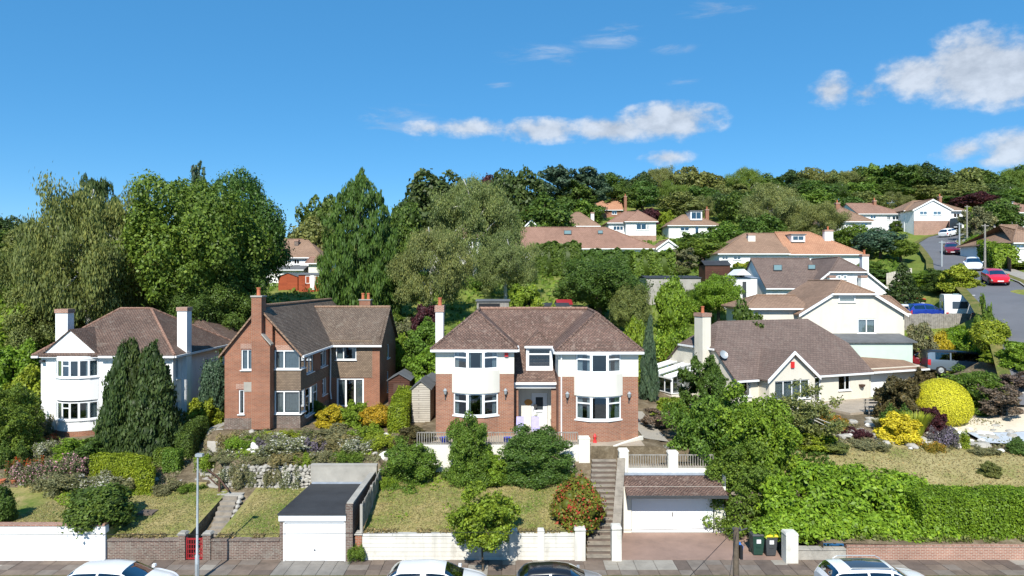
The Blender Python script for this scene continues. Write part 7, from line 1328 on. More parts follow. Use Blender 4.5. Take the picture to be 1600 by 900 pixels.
def front_plants():
    B = 'shrub'
    # left garden
    P('round_shrub', 'glossy round green shrub leaning over the white wall end', B, 156, 759, 90, 32.5, 'ball0', 'deep', vb=832); P('round_shrub', 'dark green round shrub cut off at the left edge above the white wall', B, -4, 760, 46, 32.6, 'ball1', 'deep', vb=832)
    for u, vt, w_, k in ((187, 541, 46, 0), (212, 534, 46, 1), (241, 540, 62, 2)):
        P('cypress_tree', {0: 'left column of the dark cypress group before the white house', 1: 'tallest middle column of the dark cypress group', 2: 'broad right column of the dark cypress group'}[k], 'tree', u, vt, w_ * 1.25, 41 + .5 * (k == 1), 'column%d' % k, 'dark')
    zz = lambda x, y: gz(x, y) - .02
    hedge('curved_hedge', 'bright green clipped hedge curving above the left lawn', [(PX(149, 38.4), 38.4), (PX(190, 38.3), 38.2), (PX(222, 37.8), 37.8), (PX(230, 37.2), 37.0), (PX(231, 36.4), 36.2)], .75, lambda x, y: gz(x, y) - .05, 1.25, 'hedgelime', 9000, .06)
    hedge('box_hedge', 'tall clipped green hedge along the path below the brick house', [(PX(285, 40.2), 40.2), (PX(313, 43), 43.2)], .8, zz, 1.55, 'deep', 8000, .065)
    hedge('box_hedge', 'square clipped hedge block beside the dark cypress group', [(PX(246, 39.6), 39.6), (PX(265, 39.6), 39.6)], .7, zz, .95, 'mid', 3500, .06); hedge('box_hedge', 'leafy clipped hedge block below the tall path hedge', [(PX(256, 38.6), 38.8), (PX(281, 38.8), 38.9)], .8, zz, 1.15, 'mid', 4000, .06)
    P('garden_tree', 'broad leafy tree in front of the left edge house', 'tree', 16, 604, 84, 41.5, 'grove2', 'mid'); P('golden_shrub', 'yellow green shrub left of the white house', B, 45, 575, 70, 47.5, 'bush0', 'lime'); P('garden_shrub', 'green shrub behind the golden one left of the white house', B, 28, 535, 80, 52, 'bush1', 'bright')
    P('rhododendron', 'bright green rhododendron in front of the white round bay', B, 120, 684, 56, 40.6, 'bush1', 'bright'); P('rhododendron', 'dark leafy rhododendron right of the bright one', B, 153, 686, 66, 40.4, 'bush2', 'deep')
    for i, (u, vt, w_, d, m, lab) in enumerate(((50, 722, 42, 37.6, 'pink', 'pale pink rose bush above the rough stone edging'), (84, 716, 44, 37.7, 'pink', 'deep pink rose bush nearest the bright hedge'), (118, 712, 40, 38.2, 'pink', 'pink flowering shrub under the rhododendron'), (32, 716, 34, 38.6, 'scarlet', 'scarlet flower clump above the terracotta pots'), (58, 716, 18, 38.6, 'scarlet', 'small red rose between the pink roses'),
                                                   (70, 690, 34, 41.5, 'white', 'cream rose bush against the white house corner'), (74, 680, 28, 43.4, 'scarlet', 'red rose by the brick base of the white house'), (60, 640, 30, 44.2, 'sage', 'climber on the white house wall left of the bay'), (97, 738, 60, 36.9, 'sage', 'grey green trailing plants over the stone edging'), (150, 742, 60, 36.9, 'white', 'straggly white flowered plants below the curved hedge'), (190, 748, 46, 36.7, 'sage', 'pale ground plants left of the curved hedge end'), (262, 752, 50, 37, 'sage', 'ivy mound below the clipped hedge block'), (300, 755, 36, 36.9, 'mid', 'small green mound beside the upper steps'), (20, 690, 40, 40, 'deep', 'low dark shrub under the left garden tree'))):
        P('flowering_plant', lab, B, u, vt, w_, d, 'low%d' % (i % 3), m)
    P('side_tree', 'small round tree between the white and brick houses', 'tree', 335, 563, 44, 47.0, 'ball2', 'blue'); P('golden_shrub', 'lime green shrub at the foot of the brick house corner', B, 322, 622, 56, 46.5, 'bush2', 'lime'); P('garden_shrub', 'dark shrub behind the clipped path hedge', B, 300, 632, 40, 47, 'bush0', 'deep')
    # rockery before the brick house
    rk = [(326, 708, 34, 38.6, 'bright', 'bright green mound beside the handrail post'), (352, 712, 40, 38.4, 'sage', 'grey lavender mound above the rubble bank'), (378, 683, 46, 40.0, 'bright', 'glossy green leafy clump in the rockery'), (417, 684, 34, 39.7, 'purple', 'faded purple lavender mound, left of two'), (492, 684, 30, 39.5, 'purple', 'faded purple lavender mound, right of two'), (450, 682, 70, 39.4, 'white', 'wide white flowered mat in the middle of the rockery'), (345, 700, 40, 39.3, 'sage', 'grey green cushion at the left end of the rockery'), (410, 712, 40, 38.2, 'sage', 'silvery trailing mat above the pale rubble'), (447, 708, 50, 38.2, 'dry', 'dry brown grass mat above the pale rubble'), (475, 710, 26, 37.8, 'bright', 'fern at the corner of the concrete wall'), (505, 706, 40, 38, 'sage', 'straggly green weeds above the concrete wall'), (540, 706, 40, 38, 'mid', 'green weeds above the right end of the concrete wall'), (560, 682, 60, 39.8, 'white', 'pale flowered creeping plants near the boulder'), (590, 676, 50, 40.2, 'lime', 'yellow green creeper below the clipped hedge'), (530, 680, 60, 40.2, 'dry', 'dry flower stalks in the rockery middle'), (395, 676, 60, 41.2, 'sage', 'low grey plants along the brick house base'), (440, 674, 50, 41.4, 'lime', 'fresh green plants below the corner window'), (360, 676, 30, 41.5, 'dry', 'tawny grass clump at the brick house corner'), (515, 668, 70, 41.4, 'sage', 'pale plants along the garden kerb'), (572, 664, 50, 41.6, 'bright', 'green ferny plants below the golden shrub'), (395, 735, 24, 37.3, 'sage', 'green tuft hanging on the rubble bank, left one'), (424, 730, 26, 37.3, 'sage', 'green tuft hanging on the rubble bank, right one'), (455, 728, 30, 37.25, 'white', 'pale flowered mat hanging over the rubble near the garage'), (375, 722, 34, 37.35, 'sage', 'grey mat hanging over the left end of the rubble'), (350, 728, 30, 37.4, 'white', 'white flowered cushion beside the handrail')]
    for i, (u, vt, w_, d, m, lab) in enumerate(rk): P('rockery_plant', lab, 'plant', u, vt, w_, d, 'low%d' % (i % 3), m)
    P('golden_shrub', 'golden yellow shrub left of two before the brick house doors', B, 518, 634, 44, 44.0, 'bush0', 'gold'); P('garden_shrub', 'fresh green shrub between the two golden shrubs', B, 553, 628, 44, 44.2, 'bush1', 'bright'); P('golden_shrub', 'round golden yellow shrub right of two before the brick house', B, 590, 632, 46, 43.4, 'ball1', 'gold')
    hedge('box_hedge', 'rounded clipped green hedge beside the pale board shed', [(PX(622, 42.4), 42.2), (PX(634, 46.2), 46.6)], 1.15, zz, 1.7, 'hedgelime', 9000, .065)
    P('pot_plant', 'potted leafy shrub by the brick house side window', B, 497, 626, 24, 46.8, 'bush1', 'mid')
    # middle garden
    P('ivy_bush', 'large ivy covered bush beside the grey board fence', B, 637, 690, 86, 36.9, 'grove0', 'mid', vb=762); P('dark_shrub', 'dark purple green shrub above the ivy covered bush', B, 648, 668, 56, 38.6, 'bush1', 'brown'); P('low_shrub', 'low bright green ferny patch at the ivy bush foot', B, 608, 744, 30, 36.0, 'low1', 'bright')
    P('laurel_bush', 'tall leafy green bush hiding the left terrace railing', B, 733, 645, 76, 36.6, 'grove1', 'mid', dd=2.2); P('laurel_bush', 'wide dark green bush below the lilac chairs', B, 838, 667, 110, 36.5, 'grove2', 'deep', dd=2.0, rot=0.1); P('low_shrub', 'small yellow green shrub between the two big terrace bushes', B, 770, 705, 46, 36.3, 'bush1', 'bright')
    P('photinia', 'rounded red tipped bush beside the stone steps', B, 904, 747, 74, 32.9, 'ball1', 'red', vb=834)
    P('street_tree', 'small street tree on the pavement before the painted wall', 'tree', 755, 758, 94, 30.4, 'street', 'bright', vb=885)
    P('low_shrub', 'small creeping plant on the red brick pier', B, 556, 832, 26, 31.5, 'low0', 'mid', vb=872, hmul=.6)
    # right of the middle house
    P('bare_shrub', 'brown twiggy shrub beside the gravel path', B, 1027, 640, 48, 42.5, 'loose0', 'twig'); P('garden_shrub', 'bright green shrub below the conservatory', B, 1050, 622, 52, 45.5, 'bush2', 'bright'); P('conifer_shrub', 'dark upright shrub in front of the bungalow chimney', B, 1096, 556, 60, 45.5, 'loose1', 'deep'); P('conifer_shrub', 'feathery dark shrub right of the bungalow chimney', B, 1112, 572, 44, 45, 'bush0', 'deep')
    P('garden_tree', 'dense bright green tree above the garage terrace', 'tree', 1112, 612, 124, 38.6, 'grove0', 'mid', vb=770); P('garden_tree', 'tall leafy green tree right of the double garage', 'tree', 1176, 606, 132, 37.8, 'grove1', 'bright', vb=790); P('garden_tree', 'lower spreading tree drooping over the rubble wall', 'tree', 1158, 695, 110, 35.8, 'grove2', 'mid', vb=818)
    P('silver_tree', 'sparse olive tree with bare white limb before the bungalow gable', 'tree', 1254, 600, 96, 41.0, 'silver', 'birch', vb=720); P('silver_tree', 'second sparse olive tree left of the orange shrub', 'tree', 1212, 618, 70, 42, 'silver', 'birch', vb=715); P('garden_shrub', 'olive green shrub under the sparse tree', B, 1270, 672, 60, 40.5, 'bush0', 'lime'); P('dark_shrub', 'rounded olive shrub above the laurel mound', B, 1300, 690, 44, 40, 'ball0', 'olive')
    P('orange_shrub', 'orange tinted shrub at the patio corner', B, 1300, 645, 44, 44, 'bush1', 'orange'); P('purple_bush', 'dark purple brown bush before the bungalow garage door', B, 1405, 592, 66, 46, 'bush2', 'brown'); P('dome_bush', 'clipped bright yellow dome bush on the right', B, 1470, 592, 82, 45.5, 'dome', 'yellow'); P('yellow_conifer', 'bright yellow conifer in the slate rockery', B, 1403, 646, 56, 42.3, 'bush0', 'yellow')
    for i, (u, vt, w_, d, m, k, lab) in enumerate(((1432, 640, 50, 43, 'lime', 'tuft', 'arching yellow green grass behind the yellow conifer'), (1459, 636, 36, 44, 'copper', 'bush1', 'dark red leaved shrub under the yellow dome'), (1378, 652, 34, 44, 'sage', 'tuft', 'pale grassy clump left of the yellow conifer'), (1475, 668, 36, 41.6, 'purple', 'low0', 'mauve heather in the slate rockery'), (1500, 672, 26, 41.5, 'lime', 'low1', 'pale yellow cushion right of the mauve heather'), (1458, 690, 30, 40.8, 'orange', 'low2', 'rust coloured heather at the lawn edge'), (1530, 698, 40, 40.6, 'sage', 'low0', 'grey green mat at the lawn edge'), (1590, 683, 26, 40.5, 'deep', 'column0', 'small dark conifer by the blue paving'), (1546, 722, 28, 37.6, 'olive', 'bush0', 'lone small shrub in the dry lawn'), (1335, 668, 40, 43, 'copper', 'low1', 'dark red ground plants by the patio'), (1360, 690, 60, 41, 'sage', 'low2', 'grey green plants along the lawn edge'), (1392, 632, 40, 44.6, 'deep', 'low0', 'green mound under the purple bush'), (1566, 604, 66, 46, 'twig', 'loose1', 'brown twiggy bush above the stone drive edge'), (1518, 574, 84, 48.5, 'mid', 'grove1', 'big green rounded bush below the camper van'), (1440, 578, 40, 51, 'brown', 'bush1', 'brown bush between bungalow and yellow dome'), (1592, 580, 60, 48, 'twig', 'loose0', 'dead brown bush at the right edge'), (1595, 536, 56, 50, 'bright', 'bush2', 'yellow green shrub at the right edge above the white drive'), (1527, 534, 22, 57.5, 'yellow', 'bush0', 'small yellow shrub beside the camper van roof'), (1468, 518, 34, 60, 'gold', 'ball1', 'rounded golden shrub below the grey board fence'), (1498, 510, 42, 60.2, 'hedge', 'ball0', 'clipped round green shrub below the grey board fence'), (1546, 500, 46, 53.5, 'lime', 'ball2', 'wide olive green dome shrub at the end of the fence'), (1534, 528, 50, 57.5, 'bright', 'low1', 'spreading juniper below the olive dome shrub'), (1437, 505, 36, 59, 'sage', 'loose2', 'small sparse tree before the grey fence'), (1576, 528, 60, 53.2, 'bright', 'bush1', 'spreading green shrub on the bank below the upper road'), (1558, 548, 40, 52, 'lime', 'bush2', 'yellow green shrub left of the white drive'), (1600, 560, 44, 51.2, 'mid', 'low1', 'low green growth at the right edge beside the white drive'))):
        P('garden_shrub', lab, B, u, vt, w_, d, k, m, vb=640 if u == 1518 else None)
    # laurel mound over the brick wall, made of many rounded clumps
    G = np.random.default_rng(77); E = []
    for i in range(210):
        u = G.uniform(1195, 1475); t = G.random() if i % 2 else 0.02 + .1 * G.random(); d = 32.25 + 3.6 * t; x = PX(u, d); top = np.interp(u, [1190, 1250, 1330, 1400, 1440, 1475], [3.1, 3.6, 3.4, 3.05, 2.6, 2.1]); zb_ = .75; zt_ = top * (.45 + .55 * min(1, t * 1.9)); r = G.uniform(.5, .8); zc = zt_ - r * .6 if G.random() < .45 else G.uniform(zb_ + .3, max(zb_ + .35, zt_ - .3)); E.append((x, d, zc, r * 1.1, r * .8, r * .75))
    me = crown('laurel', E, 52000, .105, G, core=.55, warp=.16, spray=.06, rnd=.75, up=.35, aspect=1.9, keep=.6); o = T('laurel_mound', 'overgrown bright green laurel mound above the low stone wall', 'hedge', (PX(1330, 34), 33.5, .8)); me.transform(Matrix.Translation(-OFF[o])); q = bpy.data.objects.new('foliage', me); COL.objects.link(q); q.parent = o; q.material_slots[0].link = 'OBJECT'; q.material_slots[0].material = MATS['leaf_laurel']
    hedge('clipped_hedge', 'long clipped green hedge above the pink brick wall', [(19.2, 33.1), (24, 33.1), (30, 33.1), (36, 33.2)], 2.1, lambda x, y: .72, 2.1, 'hedge', 50000, .075, .06)
front_plants()

def behind_plants():
    t = 'tree'
    L = [('willow_tree', 'broad olive drooping tree behind the white house left chimney', 138, 300, 165, 58, 'birch0', 'olive'), ('willow_tree', 'second olive drooping tree at the far left', 72, 362, 120, 61, 'birch1', 'olive'), ('willow_tree', 'olive drooping tree filling behind the white house roof', 205, 300, 140, 63, 'birch2', 'olive'), ('sycamore_tree', 'great fresh green sycamore above the white house roof', 288, 283, 215, 62, 'oak0', 'mid'), ('sycamore_tree', 'tall green sycamore left of the glimpsed white house', 372, 276, 136, 70, 'oak1', 'deep'), ('sycamore_tree', 'shaded sycamore lower boughs behind the brick house chimney', 345, 380, 130, 64, 'oak2', 'deep'), ('dark_conifer', 'dark conifer tip above the olive drooping tree', 150, 284, 110, 72, 'spire1', 'dark'), ('blue_cedar', 'blue green cedar tip above the great sycamore', 310, 261, 75, 90, 'fir0', 'blue'), ('leafy_tree', 'green tree at the left picture edge', -14, 400, 90, 60, 'oak2', 'mid'), ('leafy_tree', 'bright green shrubby tree under the olive trees at left', 22, 470, 90, 56, 'bush2', 'bright'), ('leafy_tree', 'dense green tree behind the white house left chimney base', 60, 440, 110, 57, 'oak3', 'olive'), ('leafy_tree', 'green undergrowth tree between the white and brick houses', 330, 440, 120, 60, 'oak1', 'deep'), ('leafy_tree', 'green shrubby tree left of the brick house chimney', 375, 450, 80, 66, 'bush0', 'mid'),
         ('skyline_tree', 'dark round tree on the skyline left of the tall conifer', 500, 306, 66, 118, 'far0', 'deep'), ('skyline_tree', 'pale green tree below the dark skyline tree', 488, 338, 70, 108, 'far1', 'olive'), ('leafy_tree', 'green tree right of the glimpsed white house', 518, 366, 50, 112, 'far2', 'mid'), ('tall_conifer', 'tall dense drooping conifer behind the brick house', 562, 275, 116, 66, 'spire0', 'deep'), ('dome_conifer', 'rounded dark green tree right of the tall conifer', 633, 318, 56, 90, 'ball0', 'deep'), ('weeping_birch', 'weeping birch directly right of the tall conifer', 672, 358, 108, 64, 'birch0', 'birch'), ('weeping_birch', 'big pale birch with white branches below the dark oaks', 742, 282, 118, 88, 'birch1', 'birch'), ('weeping_birch', 'silvery birch above the open grey garage', 790, 366, 94, 72, 'birch2', 'birch'), ('skyline_oak', 'large dark oak on the skyline, left of the copper beech', 692, 270, 120, 122, 'far0', 'dark'), ('skyline_oak', 'dark oak shoulder left of the large skyline oak', 655, 292, 80, 125, 'far1', 'dark'), ('copper_beech', 'dark purple copper beech on the skyline', 764, 276, 56, 128, 'far2', 'copper'), ('skyline_oak', 'dark round oak right of the copper beech', 808, 265, 90, 124, 'far3', 'dark'), ('leafy_tree', 'green tree below the right skyline oak', 852, 305, 80, 118, 'far1', 'deep'), ('leafy_tree', 'mid green tree beside the cream gable house', 862, 322, 64, 118, 'far2', 'mid'), ('scots_pine', 'left tall pine on the skyline', 874, 261, 70, 150, 'pine0', 'blue'), ('scots_pine', 'right tall pine on the skyline', 922, 263, 62, 152, 'pine1', 'blue'), ('scots_pine', 'shorter pine between the two tall pines', 900, 285, 62, 148, 'pine2', 'deep'), ('leafy_tree', 'green tree under the pines', 890, 310, 80, 140, 'far0', 'deep'), ('leafy_tree', 'tree left of the hilltop brick house', 912, 315, 60, 138, 'far3', 'mid'),
         ('copper_shrub', 'red brown bush above the picture window bungalow', 1014, 326, 34, 142, 'bush0', 'copper'), ('golden_shrub', 'yellow green bush beside the red brown one', 1042, 330, 26, 142, 'bush1', 'lime'),
         ('leafy_tree', 'big green tree behind the middle house ridge', 938, 405, 130, 66, 'oak0', 'deep'), ('leafy_tree', 'pale green bushy tree right of the middle house ridge', 985, 445, 60, 62, 'oak3', 'olive'), ('leafy_tree', 'round fresh green shrub tree before the garage block', 1050, 433, 46, 66, 'ball1', 'bright'), ('leafy_tree', 'round green tree right of the garage block', 1122, 430, 70, 70, 'oak2', 'bright'), ('garden_shrub', 'dark green shrub left of the cream house roof', 1172, 474, 66, 56, 'bush1', 'deep'), ('leafy_tree', 'bright green bush behind the open grey garage', 820, 446, 56, 64, 'bush2', 'bright'), ('golden_shrub', 'yellow shrub behind the middle house ridge', 848, 470, 40, 60, 'low0', 'lime'), ('cypress_column', 'narrow blue green cypress column right of the middle house', 1014, 497, 26, 50, 'column1', 'blue'), ('garden_shrub', 'big bright shrub left of the narrow cypress', 996, 500, 44, 53, 'bush0', 'bright'), ('garden_shrub', 'broad leafy shrub left of the middle house chimney', 664, 500, 60, 56, 'bush1', 'mid'), ('garden_shrub', 'purple leaved shrub below the weeping birch', 665, 478, 44, 60, 'bush2', 'copper'), ('garden_shrub', 'green shrub mass behind the pale board shed', 668, 545, 60, 52, 'bush0', 'bright'), ('garden_shrub', 'pale shrub behind the brick house right gable', 630, 498, 44, 60, 'loose1', 'sage'), ('garden_shrub', 'small green shrub on the back lawn of the brick house', 622, 520, 30, 58.5, 'ball0', 'bright'), ('garden_shrub', 'rust red shrub right of the narrow cypress', 1024, 548, 44, 58.5, 'low1', 'orange'), ('garden_shrub', 'spreading green shrub above the conservatory', 1052, 515, 60, 58, 'low2', 'bright'),
         ('cedar_tree', 'dark layered conifer right of the white chalet house', 1410, 412, 56, 72, 'fir1', 'dark'), ('leafy_tree', 'blue green willow beside the orange roof', 1374, 356, 66, 98, 'far1', 'blue'), ('leafy_tree', 'green tree between the orange roof and the willow', 1338, 352, 60, 104, 'far0', 'mid'), ('leafy_tree', 'rounded green tree left of the upper road', 1408, 375, 50, 96, 'far2', 'mid'), ('leafy_tree', 'yellow green bushy tree behind the caravan', 1500, 414, 50, 70, 'bush0', 'lime'), ('leafy_tree', 'dark green tree left of the yellow one behind the caravan', 1472, 420, 48, 73, 'grove0', 'deep'), ('leafy_tree', 'green bushes left of the dark pair behind the caravan', 1446, 424, 52, 77, 'grove1', 'bright'), ('leafy_tree', 'sapling at the kerb of the upper road', 1536, 462, 24, 57, 'loose0', 'mid'), ('skyline_tree', 'dark purple tree behind the big white gable house', 1522, 300, 60, 150, 'far1', 'copper'), ('leafy_tree', 'round dark green tree right of the big gable house', 1558, 312, 62, 112, 'far2', 'deep'), ('leafy_tree', 'sparse pale tree between pole and round dark tree', 1524, 325, 44, 110, 'loose1', 'sage'), ('garden_shrub', 'round clipped green bush beside the upper footway', 1527, 367, 32, 98, 'ball1', 'bright'), ('garden_shrub', 'dark red bush behind the clipped round bush', 1552, 370, 30, 100, 'bush2', 'copper'), ('garden_shrub', 'low green shrubs under the frame edge house', 1580, 362, 46, 98, 'low0', 'bright'), ('garden_shrub', 'green shrub at the fence end near the right edge', 1592, 410, 40, 80, 'bush1', 'bright'),
         ('leafy_tree', 'pale feathery tree above the orange roof', 1212, 292, 90, 120, 'birch0', 'birch'), ('leafy_tree', 'pale green tree before the screened bungalow', 1280, 318, 80, 112, 'birch1', 'olive'), ('leafy_tree', 'dark tree left of the pale feathery tree', 1158, 300, 70, 138, 'far0', 'deep'), ('leafy_tree', 'green bush below the dormer bungalow', 1130, 348, 60, 108, 'far1', 'mid'), ('leafy_tree', 'bright green bushes left of the brown bungalow half', 1098, 372, 80, 102, 'far2', 'mid'), ('leafy_tree', 'green hedge tree right of the tiny annexe', 1082, 364, 50, 116, 'far3', 'deep'), ('leafy_tree', 'grey green bushy shrub right of the dark hedge', 1068, 388, 40, 94, 'loose1', 'sage'), ('leafy_tree', 'olive tree under the wood behind the orange roof', 1190, 335, 60, 116, 'far3', 'deep'), ('far_tree', 'distant dark tree clump at the left horizon', 14, 338, 70, 330, 'far0', 'dark'), ('far_tree', 'distant pale tree clump beside the dark one at left horizon', 45, 349, 60, 300, 'far1', 'olive'), ('far_tree', 'low distant trees at the left picture edge', -20, 345, 80, 320, 'far2', 'deep')]
    for a in L: P(a[0], a[1], 'tree' if a[0].endswith(('tree', 'conifer', 'oak', 'birch', 'pine', 'cedar', 'beech', 'column')) else 'shrub', *a[2:])
    zz = lambda x, y: gz(x, y) - .1
    hedge('conifer_hedge', 'tall dark conifer hedge in front of the long bungalow', [(PX(838, 92), 92), (PX(905, 92), 92)], 3.5, zz, 4.0, 'deep', 9000, .3, .3); hedge('conifer_hedge', 'lower dark hedge right of the tall conifer hedge', [(PX(905.5, 92), 92), (PX(985, 92), 92)], 3, zz, 3.0, 'deep', 8000, .28, .25); hedge('conifer_hedge', 'rounded dark hedge end before the tiny annexe', [(PX(986, 91), 91), (PX(1050, 91), 91)], 3, zz, 2.9, 'mid', 7000, .26, .35)
    hedge('garden_hedge', 'yellow green hedge below the brown bungalow half', [(PX(1150, 90), 90), (PX(1205, 90), 90)], 2, zz, 2.0, 'lime', 5000, .24, .2); hedge('garden_hedge', 'clipped green hedge along the upper footway', [(PX(1540, 92), 92), (PX(1572, 80), 80)], 2.2, zz, 2.4, 'bright', 7000, .2, .12)
    names = ['first', 'second', 'third', 'fourth', 'fifth', 'sixth', 'seventh', 'eighth', 'ninth', 'tenth', 'eleventh', 'twelfth', 'thirteenth', 'fourteenth', 'fifteenth', 'sixteenth', 'seventeenth', 'eighteenth', 'nineteenth', 'twentieth', 'twenty-first', 'twenty-second', 'twenty-third', 'twenty-fourth', 'twenty-fifth', 'twenty-sixth']
    G = np.random.default_rng(3); sky = [(958, 272), (1000, 268), (1030, 262), (1075, 262), (1105, 270), (1135, 278), (1165, 262), (1190, 270), (1215, 275), (1240, 264), (1268, 262), (1296, 264), (1325, 268), (1352, 262), (1378, 258), (1402, 256), (1428, 256), (1452, 258), (1478, 264), (1502, 266), (1526, 264), (1552, 266), (1578, 262), (1604, 258)]
    ks = ['far0', 'far1', 'birch0', 'far2', 'far3', 'pine0', 'birch1', 'far1', 'fir0', 'far0']; ms = ['deep', 'olive', 'mid', 'dark', 'olive', 'deep', 'olive', 'deep']
    for i, (u, v) in enumerate(sky): P('skyline_tree', 'wood tree on the right skyline, %s from the left' % names[i], 'tree', u, v + G.uniform(-2, 3), G.uniform(46, 66), 182 + G.uniform(-6, 6), ks[i % 10], ms[(i * 3) % 8], group='trees of the hilltop wood')
    j = 0
    for r, (d, v0, v1, u0, st) in enumerate(((170, 282, 292, 968, 38), (155, 296, 308, 1062, 40))):
        u = u0; i = 0
        while u < 1610 and i < 26:
            if not (r == 1 and 1395 < u < 1500): P('wood_tree', '%s row of the hillside wood, %s tree from the left' % (('middle', 'lower')[r], names[i]), 'tree', u, G.uniform(v0, v1), G.uniform(46, 70), d + G.uniform(-5, 5), ['far0', 'far2', 'birch2', 'far3', 'far1', 'loose0', 'far2'][(i + r) % 7], ms[(i * 5 + r) % 8], group='trees of the hilltop wood'); 
            i += 1; u += st + G.uniform(-8, 8)
    # uncounted undergrowth of the hillside gardens: small shrubs nothing tells apart
    spots = 0; HOUSES = [(o.location.x, o.location.y, 'the ' + o.name.split('.')[0].replace('_', ' ')) for o in COL.objects if o.get('category') in ('house', 'shed', 'caravan')]
    boxes = [(PX(818, 105), PX(1060, 105), 100, 115), (24, 36, 57, 71), (28, 44, 73, 86), (PX(1100, 95), PX(1350, 95), 92, 106)]
    for i in range(420):
        if spots >= 130: break
        d = G.uniform(56, 150); u = G.uniform(430, 1640); x = PX(u, d); 
        if float(road_dist(np.array([x]), np.array([d]))[0]) < 7.5 or any(a < x < b and c < d < e for a, b, c, e in boxes): continue
        if -33 < x < -8 and d < 62: continue
        if 26 < x < 46 and 55 < d < 70: continue
        h = G.uniform(1.0, 2.3); w_ = G.uniform(1.8, 4.2); m_ = ['mid', 'bright', 'deep', 'olive', 'lime', 'mid', 'sage'][i % 7]; k_ = ['bush0', 'bush1', 'low0', 'ball1', 'low2', 'bush2'][i % 6]
        nh = min(HOUSES, key=lambda q: math.hypot((q[0] - x) * 1.0, q[1] - d)); lab = '%s %s %s %s %s' % (('small', 'wide')[int(w_ > 3)], {'mid': 'green', 'bright': 'bright green', 'deep': 'dark green', 'olive': 'olive', 'lime': 'yellow green', 'sage': 'grey green'}[m_], {'b': 'bushy shrub', 'l': 'low spreading shrub'}.get(k_[0], 'shrub') if k_ != 'ball1' else 'rounded shrub', 'in front of' if d < nh[1] - 1 else 'behind', nh[2])
        lab = lab if abs(nh[0] - x) < 5 else lab.replace('in front of', 'left of' if x < nh[0] else 'right of').replace('behind', 'left of' if x < nh[0] else 'right of')
        plant('hillside_shrub', lab, 'shrub', x, d, gz(x, d), w_, h, k_, m_, 'small shrubs in the hillside gardens'); spots += 1
behind_plants()

# ------------------------------------------------------------------ what nobody could count: grass blades, ground cover
def scatter(name, label, cat, mat, n, reg, size, h, seed, flat=.3):
    G = np.random.default_rng(seed); x0, x1, y0, y1, test = reg; X = G.uniform(x0, x1, n); Y = G.uniform(y0, y1, n); ok = test(X, Y) if test else np.ones(n, bool); X, Y = X[ok], Y[ok]; Z = ground(X, Y)
    C = np.column_stack([X, Y, Z + h * G.uniform(.1, 1, len(X))]); Nn = nrm(G.normal(size=C.shape) + np.array([0, -.3, 1.6 if name == 'lawn_grass' else flat])); me = leaf_mesh(name, C, Nn, size * G.uniform(.5, 1.4, len(X)), G.normal(.45, .25, len(X)), 1.8, 0, G); o = bpy.data.objects.new(name, me); COL.objects.link(o); o.material_slots[0].link = 'OBJECT'; o.material_slots[0].material = MATS['leaf_' + mat]; tag(o, label, cat, kind='stuff')
scatter('lawn_grass', 'short dry grass blades of the middle lawn', 'grass', 'dry', 16000, (-6.9, 3.3, 31.9, 37.3, None), .045, .03, 1); scatter('lawn_grass', 'short dry grass blades of the left lawn', 'grass', 'dry', 16000, (-24, -10.95, 31.9, 36.9, lambda x, y: ~((x > -15.4) & (x < -13.6))), .045, .03, 2)
scatter('lawn_grass', 'sparse green blades along the shady edge of the middle lawn', 'grass', 'bright', 5000, (-6.6, 3.0, 34.8, 37.3, lambda x, y: y > 36.3 + .5 * np.sin(x * 1.7)), .07, .05, 5); scatter('lawn_grass', 'greener grass strip at the back of the left lawn', 'grass', 'bright', 4500, (-24, -19, 34, 36.9, lambda x, y: y > 35.3 + .8 * np.sin(x * 1.2)), .07, .05, 6)
scatter('lawn_grass', 'short dry grass blades of the lawn behind the hedge', 'grass', 'dry', 12000, (14, 40, 35, 41, lambda x, y: ((x - 24) / 11) ** 2 + ((y - 38.2) / 3.4) ** 2 < 1), .06, .03, 3)
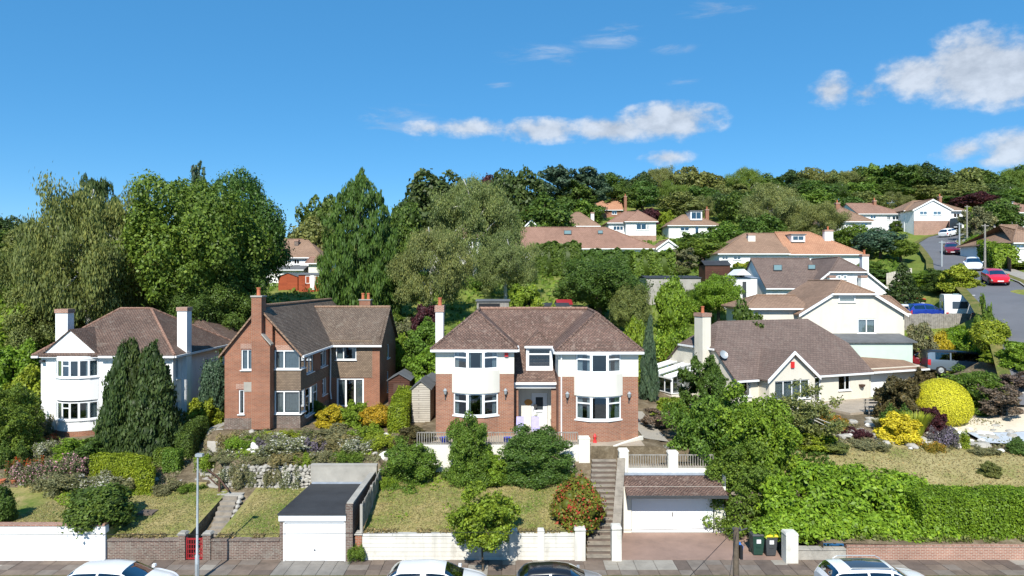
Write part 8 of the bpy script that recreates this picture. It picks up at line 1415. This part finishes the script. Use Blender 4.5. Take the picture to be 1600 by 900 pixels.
scatter('ground_cover', 'mixed low ground cover of the rockery before the brick house', 'ground cover', 'sage', 12000, (-17.2, -7.2, 37.7, 42.4, None), .07, .1, 4); scatter('ground_cover', 'fresh green ground cover between rockery plants', 'ground cover', 'bright', 3500, (-16, -6.9, 38, 42.2, lambda x, y: np.sin(x * 1.9) + np.sin(y * 2.3) > .5), .08, .16, 8); scatter('ground_cover', 'pale flowers sprinkled over the rockery', 'ground cover', 'white', 2600, (-16.5, -7.4, 38, 42, lambda x, y: np.sin(x * 2.7 + 1) + np.sin(y * 3.1) > .3), .06, .22, 9)
scatter('ground_cover', 'straggling plants in the rose bed of the white house', 'ground cover', 'sage', 8000, (-29, -18.6, 37, 43.4, None), .07, .14, 10); scatter('ground_cover', 'green plants between the slate rocks of the right garden', 'ground cover', 'sage', 6000, (19, 32, 40.3, 46, lambda x, y: np.sin(x * 1.3) + np.sin(y * 2) > 0), .08, .14, 11)
scatter('ground_cover', 'leafy growth under the trees right of the middle house', 'ground cover', 'deep', 9000, (10.7, 18, 35.5, 48, None), .12, .25, 12); scatter('rough_grass', 'rough grass and weeds over the hillside gardens', 'grass', 'mid', 40000, (-70, 100, 58, 150, lambda x, y: road_dist(x, y) > 6.5), .35, .3, 13); scatter('rough_grass', 'rough growth on the bank at the right picture edge', 'grass', 'bright', 9000, (28, 46, 46, 62, lambda x, y: (road_dist(x, y) > 6.3) & ~((x > 28) & (x < 38) & (y > 54) & (y < 62)) & ~((x > 36.8) & (y < 55) & (y > 50))), .14, .2, 14)
scatter('wall_top_grass', 'long grass spilling over the garden wall tops', 'grass', 'dry', 5000, (-18.6, 3.3, 31.7, 32.05, lambda x, y: ((x < -15.2) | (x > -13.8)) & ((x < -10.9) | (x > -6.9)) & (np.sin(x * 1.7) + np.sin(x * 4.1) > -.4)), .06, .16, 15); scatter('wall_top_grass', 'green weeds along the top of the pink brick wall', 'weeds', 'olive', 4000, (16, 30, 31.75, 32.3, lambda x, y: np.sin(x * 1.3) + np.sin(x * 3.7) > -.5), .08, .2, 16)
scatter('lawn_grass', 'rank green tufts under the bushes of the middle lawn', 'grass', 'bright', 1500, (-6.8, 3.2, 31.9, 37.3, lambda x, y: np.sin(x * 2.3 + y) + np.sin(y * 3.1 - x) > 1.35), .09, .1, 17)
